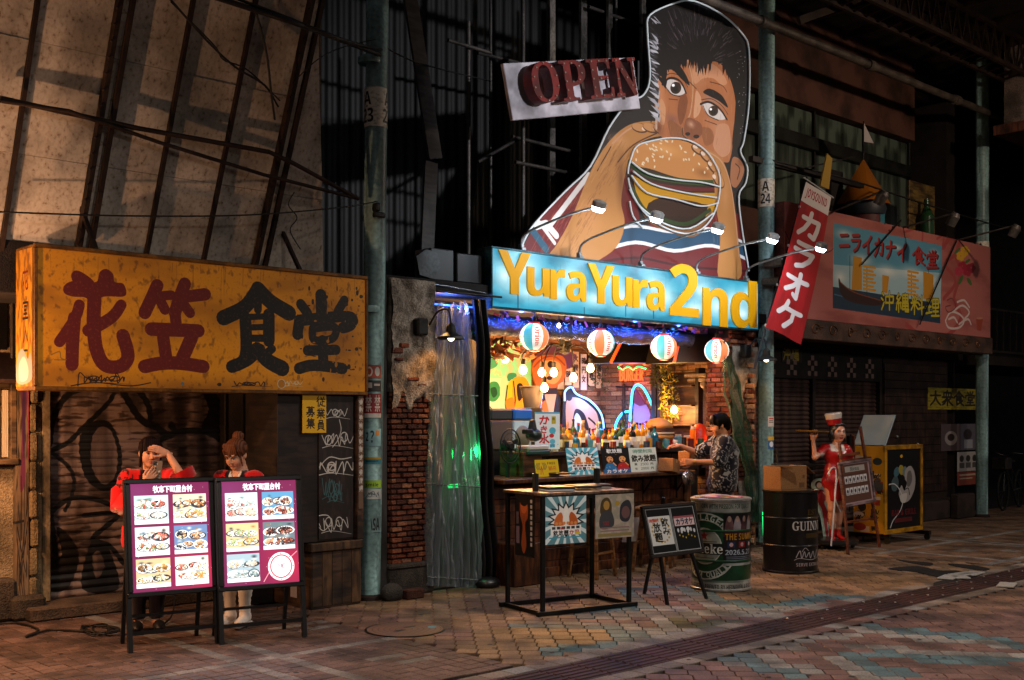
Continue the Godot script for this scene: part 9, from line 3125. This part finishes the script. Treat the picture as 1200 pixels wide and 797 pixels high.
func girl_with_phone() -> void:
	var at:=pg(172,738)
	var turn:=atan2(EYE.x - at.x,EYE.z - at.z)
	var o:=thing("person", "person in a red happi coat shading her eyes and holding up a phone", "person",V(at.x,0,at.z),turn)
	var skin:=lin("b98468"); var dark:=lin("1c1210")
	var J:={"neck": V(.02,1.21,-.01), "chest": V(.015,1.08,0), "waist": V(.01,.92,.0), "sl": V(-.135,1.185,-.01), "sr": V(.165,1.19,.0), "hl": V(-.075,.79,0), "hr": V(.085,.79,0),
		"kl": V(-.07,.43,.03), "kr": V(.08,.43,.02), "al": V(-.06,.08,.0), "ar": V(.07,.08,.0), "tl": V(-.075,.035,.13), "tr": V(.09,.035,.13),
		"el": V(-.2,.97,.1), "wl": V(-.015,1.165,.30), "er": V(.265,1.195,.27), "wr": V(.155,1.385,.17)}
	var hT:=X(Basis(Vector3.UP,.18)*Basis(Vector3.BACK,-.03)*Basis(Vector3.RIGHT,.1),V(.025,1.385,.02))
	var b:=mb(); b.colored = true
	var f:=body_field(J)
	limbs(f,J)
	f.mesh(b,func(_p,_n): return skin)
	head(b,hT,skin,lin("a05f50"),dark)
	hand(b,frame3(J.wl,V(.62,.75,.02),V(0,0,-1),false),skin,[.3,.34,.38,.42],.5,.95)
	hand(b,frame3(J.wr,V(-.86,.40,.08),V(.1,-.55,-.6),false),skin,[.12,.14,.18,.24],.1,.95,.03)
	put(b, "body",skin_mat("skin_a"),o)
	# hair
	b = mb(); b.colored = true
	f = Blob.new(V(-.12,1.16,-.16),V(.17,1.54,.17),.005)
	hair_cap(f,hT)
	for k in 9: f.cap(hT*V(-.05 + .0125*k,.11,.05),hT*V(-.058 + .0145*k,.026 + .004*(k % 2),.094 - absf(k - 4)*.006),.014,.007,.006)
	for s in [-1,1]: f.cap(hT*V(.07*s,.07,.03),hT*V(.076*s,-.1,.025),.018,.010,.012)
	f.cap(hT*V(0,.02,-.08),hT*V(0,-.14,-.06),.06,.045,.03)
	f.mesh(b,func(p,_n): return dark*(.8 + .4*sin(p.x*420.0)) ,func(p): return .0016*sin(p.x*420.0 + p.y*30.0))
	put(b, "hair",mat("hair_dark",Color.WHITE,.65,.0,{"vc": true, "spec": .2}),o)
	# happi coat with wide sleeves
	var red:=lin("b80e12"); var blk:=lin("0e0c0d")
	b = mb(); b.colored = true
	f = body_field(J,.01)
	limbs(f,J,.022, "torso")
	f.cap(J.hl + V(0,-.1,0),J.hr + V(0,-.1,0),.12,.12,.05)
	for k in ["l", "r"]: f.cap(J["s" + k],J["s" + k].lerp(J["e" + k],.35),.075,.075,.03)
	f.cut(V(0,.62,0),Vector3.DOWN); neck_hole(f,J)
	var fl:=FastNoiseLite.new(); fl.seed = 3; fl.frequency = 22.0
	f.mesh(b,func(p,n):
		if n.z > -.2 and absf(p.x - .02) < .055 + (.02 if p.y > 1.1 else .0): return blk
		if p.y < .66: return blk
		if p.x < -.1 and p.y > 1.08 and fl.get_noise_2d(p.x,p.y) > .12: return lin("2c1414")
		return red,func(p): return .006*sin(p.x*60.0 + p.y*24.0 + sin(p.y*30.0))*clampf((1.2 - p.y)*4.0,.2,1.0))
	put(b, "coat",cloth_vc("happi"),o)
	b = mb(); b.colored = true; b.tint = red
	# hanging sleeve of the phone arm, then the raised one
	loft(b,[[J.sl + V(.0,-.02,0),V(.02,.075,0),V(0,0,.07)],[V(-.19,1.08,.02),V(-.075,.03,0),V(0,.01,.085)],[V(-.185,.99,.07),V(-.085,-.03,0),V(.0,.06,.075)],[V(-.15,.985,.13),V(-.07,.02,.03),V(.0,.11,.03)],[V(-.105,1.01,.185),V(-.045,.02,.045),V(.0,.125,.01)],[V(-.075,1.03,.21),V(-.04,.015,.045),V(.005,.13,.0)]])
	loft(b,[[J.sr + V(.0,-.02,0),V(-.02,.075,0),V(0,0,.07)],[V(.21,1.165,.12),V(.0,.09,.02),V(.07,.0,.0)],[V(.275,1.155,.23),V(.0,.10,.02),V(.075,.02,-.03)],[V(.275,1.2,.27),V(.09,.03,.0),V(.0,-.02,.06)],[V(.25,1.255,.255),V(.085,.04,.0),V(.0,.0,.05)]])
	put(b, "sleeves",cloth_vc("happi"),o)
	b = mb(); b.colored = true
	f = body_field(J)
	limbs(f,J,.018, "legs"); f.cap(J.hl,J.hr,.1,.1,.05)
	f.cut(V(0,.88,0),Vector3.UP); f.cut(V(0,.09,0),Vector3.DOWN)
	f.mesh(b,func(_p,_n): return lin("161416"))
	put(b, "trousers",cloth_vc("dark_cloth"),o)
	b = mb()
	for k in ["l", "r"]: b.ball(J["t" + k] + V(0,.005,-.05),V(.048,.045,.13),12,8)
	put(b, "shoes",mat("black_shoes", "100f10",.5),o)
	b = mb(); b.T = X(Basis(),J.wr + V(.005,-.02,0)); b.lathe([W(.027,.0),W(.03,.005),W(.027,.01)],14,true)
	b.T = X(Basis(),J.wl + V(.0,-.01,-.005)); b.lathe([W(.027,.0),W(.030,.005),W(.027,.01)],14,true)
	put(b, "bracelet",metal("bracelet", "a89a88",.3,.8),o)
	var T:=X(Basis(Vector3.UP,-.15)*Basis(Vector3.RIGHT,-.12)*Basis(Vector3.BACK,-.06),V(.075,1.262,.275))
	var p:=pen(90,180,hue("6a5a4e"))
	p.units(0,0,7,14)
	for k in 12: p.ell(rng.randf_range(.8,6.2),rng.randf_range(1,13),.6,.6,hue(["c8b8a8", "2a2420", "a88a70"][k % 3]))
	p.rct(.6,.7,2.6,2.8,hue("1a1818")); p.ell(1.4,1.5,.5,.5,hue("3a3a3c")); p.ell(2.4,2.6,.5,.5,hue("3a3a3c"))
	var ph:=thing("phone", "phone in a patterned case held up before the woman's chin", "phone")
	ph.transform = o.transform*T
	b = mb(); b.box(Vector3.ZERO,V(.074,.15,.01),.004)
	put(b, "body",mat("phone_body", "1a1818",.3),ph)
	sheet("patterned_case",prt("phone_case",p.done(),.4),ph,.072,.148,tf(V(0,0,.007)),.002)

func girl_reading() -> void:
	var at:=pg(279,733)
	var turn:=atan2(EYE.x - at.x,EYE.z - at.z) - .5
	var o:=thing("person", "person in a red coat and white collar looking down, hair in a bun", "person",V(at.x,0,at.z),turn)
	var skin:=lin("c08f74"); var brown:=lin("5a3420")
	var J:={"neck": V(.0,1.215,-.01), "chest": V(.0,1.07,.0), "waist": V(0,.92,.0), "sl": V(-.145,1.165,-.01), "sr": V(.145,1.165,-.01), "hl": V(-.08,.8,0), "hr": V(.08,.8,0),
		"kl": V(-.075,.43,.02), "kr": V(.075,.43,.03), "al": V(-.07,.1,.0), "ar": V(.07,.1,.02), "tl": V(-.075,.04,.13), "tr": V(.085,.04,.15),
		"el": V(-.2,.93,.06), "wl": V(-.06,.96,.25), "er": V(.2,.93,.06), "wr": V(.06,.97,.25)}
	var hT:=X(Basis(Vector3.UP,-.1)*Basis(Vector3.RIGHT,.42),V(.0,1.365,.035))
	var b:=mb(); b.colored = true
	var f:=body_field(J)
	limbs(f,J)
	f.cap(J.neck,hT*V(0,-.08,-.03),.045,.044,.02)
	f.mesh(b,func(p,_n): return skin if p.y > .34 or p.y < 0 else lin("b5b0a8"))
	head(b,hT,skin,lin("a05f50"),lin("3a2418"))
	hand(b,frame3(J.wl,V(.4,.5,.5),V(.4,-.2,.6)),skin,[.5,.55,.6,.65],.4,.92)
	hand(b,frame3(J.wr,V(-.4,.5,.5),V(-.4,-.2,.6),true),skin,[.5,.55,.6,.65],.4,.92)
	put(b, "body",skin_mat("skin_b"),o)
	b = mb(); b.colored = true
	f = Blob.new(V(-.15,1.2,-.17),V(.15,1.56,.19),.005)
	hair_cap(f,hT)
	f.ell(hT*V(.0,.125,-.09),V(.045,.042,.045),.012)
	for k in 9: f.cap(hT*V(-.05 + .0125*k,.11,.05),hT*V(-.058 + .0145*k,.02 + .006*(k % 3),.094 - absf(k - 4)*.006),.013,.005,.005)
	for s in [-1,1]: f.cap(hT*V(.07*s,.06,.045),hT*V(.073*s,-.075,.05),.012,.004,.01)
	f.mesh(b,func(p,_n): return brown*(.8 + .45*sin(p.x*400.0 + p.y*60.0)),func(p): return .0018*sin(p.x*400.0 + p.y*60.0))
	put(b, "hair",mat("hair_brown",Color.WHITE,.6,.0,{"vc": true, "spec": .25}),o)
	var red:=lin("b80e12"); var blk:=lin("0e0c0d"); var wht:=lin("c4c0bc")
	b = mb(); b.colored = true
	f = body_field(J,.01)
	limbs(f,J,.02, "torso")
	f.cap(J.hl + V(0,-.1,0),J.hr + V(0,-.1,0),.12,.12,.05)
	for k in ["l", "r"]: f.cap(J["s" + k],J["e" + k],.072,.075,.03); f.cap(J["e" + k],J["e" + k].lerp(J["w" + k],.5),.075,.08,.03)
	f.cut(V(0,.64,0),Vector3.DOWN); neck_hole(f,J)
	var fl:=FastNoiseLite.new(); fl.seed = 4; fl.frequency = 20.0
	f.mesh(b,func(p,n):
		var off: float = absf(p.x)
		if n.z > -.1 and off < .05 and p.y > 1.0: return wht
		if n.z > -.3 and off < .085: return blk
		if p.x < -.09 and p.y > 1.06 and fl.get_noise_2d(p.x,p.y) > .15: return lin("40100f")
		return red,func(p): return .006*sin(p.x*55.0 + p.y*26.0 + sin(p.y*30.0))*clampf((1.2 - p.y)*4.0,.2,1.0))
	put(b, "coat",cloth_vc("happi"),o)
	b = mb(); b.colored = true; b.tint = wht
	for s in [-1,1]: b.hexa([V(.012*s,1.12,.098),V(.06*s,1.15,.085),V(.06*s,1.15,.075),V(.012*s,1.12,.088),V(.035*s,1.225,.045),V(.066*s,1.215,.02),V(.062*s,1.215,.01),V(.03*s,1.225,.035)])
	put(b, "collar",cloth_vc("happi"),o)
	b = mb(); b.colored = true
	f = body_field(J)
	for k in ["l", "r"]: f.cap(J["h" + k],J["h" + k].lerp(J["k" + k],.7),.1,.085,.04)
	f.cap(J.hl,J.hr,.1,.1,.05)
	f.cut(V(0,.88,0),Vector3.UP); f.cut(V(0,.5,0),Vector3.DOWN)
	f.mesh(b,func(_p,_n): return lin("1a1818"))
	put(b, "shorts",cloth_vc("dark_cloth"),o)
	b = mb(); b.colored = true
	f = body_field(J,.008)
	limbs(f,J,.008, "legs")
	f.cut(V(0,.33,0),Vector3.UP)
	f.mesh(b,func(p,_n): return lin("b8b2aa") if p.y > .12 else lin("cfcac4"),func(p): return .002*sin(p.y*160.0) if p.y > .12 else .0)
	put(b, "socks_and_shoes",cloth_vc("white_socks"),o)
	b = mb()
	for k in ["l", "r"]: b.box(J["t" + k].lerp(J["a" + k],.5) + V(0,-.045,0),V(.09,.03,.24),.012)
	put(b, "soles",mat("white_sole", "a8a49e",.6),o)

func bartender() -> void:
	# seen from the side, turned toward the counter
	var p0:=pz(846,560,.62)
	var turn:=-2.25
	var o:=thing("person", "person with black hair in a black and white patterned shirt handling boxes", "person",V(p0.x,.03,p0.z),turn)
	var skin:=lin("a8724e"); var dark:=lin("0e0b0a")
	# local: z the way he faces (to the left in the picture), x toward the street on his left hand
	var J:={"neck": V(0,1.37,.0), "chest": V(0,1.22,-.02), "waist": V(0,1.02,-.02), "sl": V(-.17,1.34,.0), "sr": V(.17,1.34,.0), "hl": V(-.09,.88,0), "hr": V(.09,.88,0),
		"kl": V(-.09,.47,.02), "kr": V(.09,.47,.02), "al": V(-.09,.08,.0), "ar": V(.09,.08,.0), "tl": V(-.1,.04,.15), "tr": V(.1,.04,.15),
		"el": V(-.22,1.21,.22), "wl": V(-.21,1.30,.44), "er": V(.23,1.12,.1), "wr": V(.16,1.13,.37)}
	var hT:=X(Basis(Vector3.RIGHT,.22)*Basis(Vector3.UP,-.05),V(0,1.535,.03))
	var b:=mb(); b.colored = true
	var f:=body_field(J)
	limbs(f,J,.0, "torso legs arms",1.12)
	f.cap(J.neck,hT*V(0,-.08,-.03),.052,.05,.02)
	f.mesh(b,func(_p,_n): return skin)
	head(b,hT,skin,lin("8a4a3a"),dark,1.05)
	hand(b,frame3(J.wl,V(.1,.05,1),V(.1,-1,0)),skin,[.35,.3,.35,.45],.1,1.08)
	hand(b,frame3(J.wr,V(-.15,-.05,1),V(-1,-.1,-.1)),skin,[.4,.42,.46,.5],.3,1.08)
	put(b, "body",skin_mat("skin_c"),o)
	b = mb(); b.colored = true
	f = Blob.new(V(-.15,1.38,-.17),V(.15,1.75,.2),.0055)
	f.ell(hT*V(0,.05,-.02),V(.096,.098,.108),.02,hT.basis)
	f.ell(hT*V(0,-.06,.085),V(.075,.09,.08),.01,hT.basis,true)
	for k in 11: f.cap(hT*V(-.06 + .012*k,.12,.05),hT*V(-.066 + .0132*k,.035 + .008*(k % 3),.1 - absf(k - 5)*.005),.017,.007,.008)
	f.cap(hT*V(0,.02,-.085),hT*V(0,-.04,-.075),.05,.045,.03)
	for s in [-1,1]: f.cap(hT*V(.078*s,.06,.01),hT*V(.08*s,-.03,.02),.018,.008,.01)
	f.mesh(b,func(p,_n): return dark*(.8 + .4*sin(p.z*380.0)),func(p): return .003*sin(p.z*190.0 + p.y*40.0)*sin(p.y*80.0))
	put(b, "hair",mat("hair_dark"),o)
	b = mb(); b.colored = true
	f = body_field(J,.0085)
	limbs(f,J,.03, "torso",1.12)
	f.cap(J.chest + V(0,.02,-.02),V(0,.84,-.005),.135,.14,.08); f.cap(J.chest + V(-.07,0,-.02),V(-.06,.84,0),.115,.115,.08); f.cap(J.chest + V(.07,0,-.02),V(.06,.84,0),.115,.115,.08)
	for k in ["l", "r"]: f.cap(J["s" + k],J["s" + k].lerp(J["e" + k],.92),.083,.08,.03)
	f.cut(V(0,.78,0),Vector3.DOWN); neck_hole(f,J)
	var nz:=FastNoiseLite.new(); nz.seed = 14; nz.frequency = 5.5; nz.fractal_octaves = 2; nz.domain_warp_enabled = true; nz.domain_warp_amplitude = .06; nz.domain_warp_frequency = 3.0
	f.mesh(b,func(p,_n):
		var v:=absf(nz.get_noise_3d(p.x*1.0,p.y*1.3,p.z*1.3))
		if v < .04: return lin("8a8883")
		if v > .45: return lin("7a7a78")
		return lin("141416"),func(p): return .004*sin(p.y*40.0 + p.z*25.0))
	put(b, "shirt",cloth_vc("patterned_shirt"),o)
	b = mb(); b.colored = true
	f = body_field(J)
	limbs(f,J,.02, "legs",1.12); f.cap(J.hl,J.hr,.115,.115,.05)
	f.cut(V(0,.95,0),Vector3.UP); f.cut(V(0,.08,0),Vector3.DOWN)
	f.mesh(b,func(_p,_n): return lin("1a1a1e"))
	put(b, "trousers",cloth_vc("dark_cloth"),o)
	b = mb()
	for k in ["l", "r"]: b.ball(J["t" + k] + V(0,.005,-.05),V(.052,.05,.15),12,8)
	put(b, "shoes",mat("black_shoes"),o)
	b = mb(); b.T = frame3(J.wr + V(.005,0,-.03),J.wr - J.er,Vector3.UP); b.lathe([W(.03,.0),W(.034,.008),W(.03,.016)],14,true)
	put(b, "wrist_band",mat("gold_band", "a8843a",.3,.8),o)

func statue() -> void:
	var at:=pg(986,643)
	var o:=thing("waitress_statue", "glossy statue of a waitress in red dress raising a tray, on a black base", "statue",V(at.x,0,at.z - .1),.0)
	o.rotation.y = atan2(EYE.x - at.x,EYE.z - at.z) + .35
	var skin:=lin("b88468"); var red:=lin("9c1015"); var hair:=lin("120e0e")
	var J:={"neck": V(.02,1.3,0), "chest": V(.02,1.17,0), "waist": V(.0,.98,0), "sl": V(-.12,1.26,0), "sr": V(.15,1.25,0), "hl": V(-.07,.84,0), "hr": V(.09,.84,0),
		"kl": V(-.05,.5,.05), "kr": V(.06,.5,.02), "al": V(-.03,.19,.0), "ar": V(.05,.19,.0), "tl": V(-.05,.13,.12), "tr": V(.07,.13,.12),
		"el": V(-.28,1.15,.08), "wl": V(-.30,1.37,.08), "er": V(.26,1.08,-.02), "wr": V(.17,.95,.06)}
	var hT:=X(Basis(Vector3.UP,.15),V(.04,1.465,.02))
	var gloss:=mat("statue_paint",Color.WHITE,.28,.0,{"vc": true, "coat": .6, "spec": .5})
	var b:=mb(); b.colored = true
	var f:=body_field(J)
	limbs(f,J,.0, "torso legs arms",.95)
	f.mesh(b,func(p,_n): return skin if p.y > .24 else red)
	head(b,hT,skin,lin("9c1015"),hair,1.12)
	hand(b,frame3(J.wl,V(-.1,1,0),V(0,0,1)),skin,[.5,.5,.5,.5],.2,1.0,.2)
	hand(b,frame3(J.wr,V(-.5,-.6,.2),V(-.4,0,-.4),true),skin,[.3,.3,.3,.35],.2,.95)
	put(b, "figure",gloss,o)
	b = mb(); b.colored = true
	f = body_field(J,.01)
	limbs(f,J,.012, "torso",.95)
	for k in ["l", "r"]: f.cap(J["s" + k],J["s" + k].lerp(J["e" + k],.45),.062,.058,.02)
	f.cap(V(.0,.84,0),V(.0,.62,.01),.125,.11,.05)
	neck_hole(f,J); f.cut(V(0,.6,0),Vector3.DOWN)
	f.mesh(b,func(p,n): return lin("b5b0ac") if (p.y > 1.225 and n.z > .1 and absf(p.x - .02) < .09) or absf(p.distance_to(J.sl.lerp(J.el,.45)) - .055) < .012 and p.y < 1.21 and p.x < -.15 else red)
	put(b, "dress",gloss,o)
	b = mb(); b.colored = true
	f = Blob.new(V(-.14,1.28,-.18),V(.24,1.68,.2),.006)
	var k2:=X(hT.basis.scaled(Vector3.ONE*1.12),hT.origin)
	f.ell(k2*V(0,.04,-.025),V(.1,.1,.112),.02)
	f.ell(k2*V(0,-.05,.085),V(.074,.105,.085),.01,hT.basis,true)
	for s in [-1,1]: f.ell(k2*V(.075*s,-.03,-.02),V(.035,.07,.05),.02)
	for k in 6: f.ell(k2*V(-.05 + .02*k,.085,.06 - absf(k - 2.5)*.008),V(.02,.025,.02),.01)
	f.mesh(b,func(_p,_n): return hair)
	put(b, "hair",gloss,o)
	var cT:=hT*X(Basis(Vector3.BACK,.14),V(-.04,.125,-.02))
	b = mb(); b.T = cT; b.lathe([W(.085,-.02),W(.095,.055),W(.0,.056)],28)
	put(b, "cap_band",mat("statue_red", "8c0f14",.28,.0,{"coat": .6}),o)
	b = mb(); b.T = cT; b.lathe([W(.097,.05),W(.108,.11),W(.10,.125),W(.0,.125)],28)
	put(b, "cap_top",mat("statue_white", "b8b2aa",.3,.0,{"coat": .6}),o)
	b = mb(); b.T = X(Basis(Vector3.BACK,-.04),V(-.31,1.475,.08)); b.lathe([W(.0,.0),W(.2,.0),W(.21,.018),W(.19,.016),W(.18,.008),W(.0,.008)],32)
	put(b, "tray",mat("gold_tray", "b08a3a",.3,.7),o)
	b = mb()
	for s in [-1,1]: b.ball(hT*V(.088*s,-.045,.0),V(.014,.02,.014),10,6)
	put(b, "earring",mat("gold_tray"),o)
	b = mb(); b.lathe([W(.0,.06),W(.29,.06),W(.30,.075),W(.30,.105),W(.28,.12),W(.0,.12)],36)
	put(b, "round_base",mat("base_black", "141314",.35,.0,{"coat": .3}),o)
	for k in 5:
		b = mb(); b.ball(V(cos(k*1.257)*.24,.03,sin(k*1.257)*.24),V(.03,.03,.022),10,6)
		put(b, "caster",mat("black_plastic"),o)
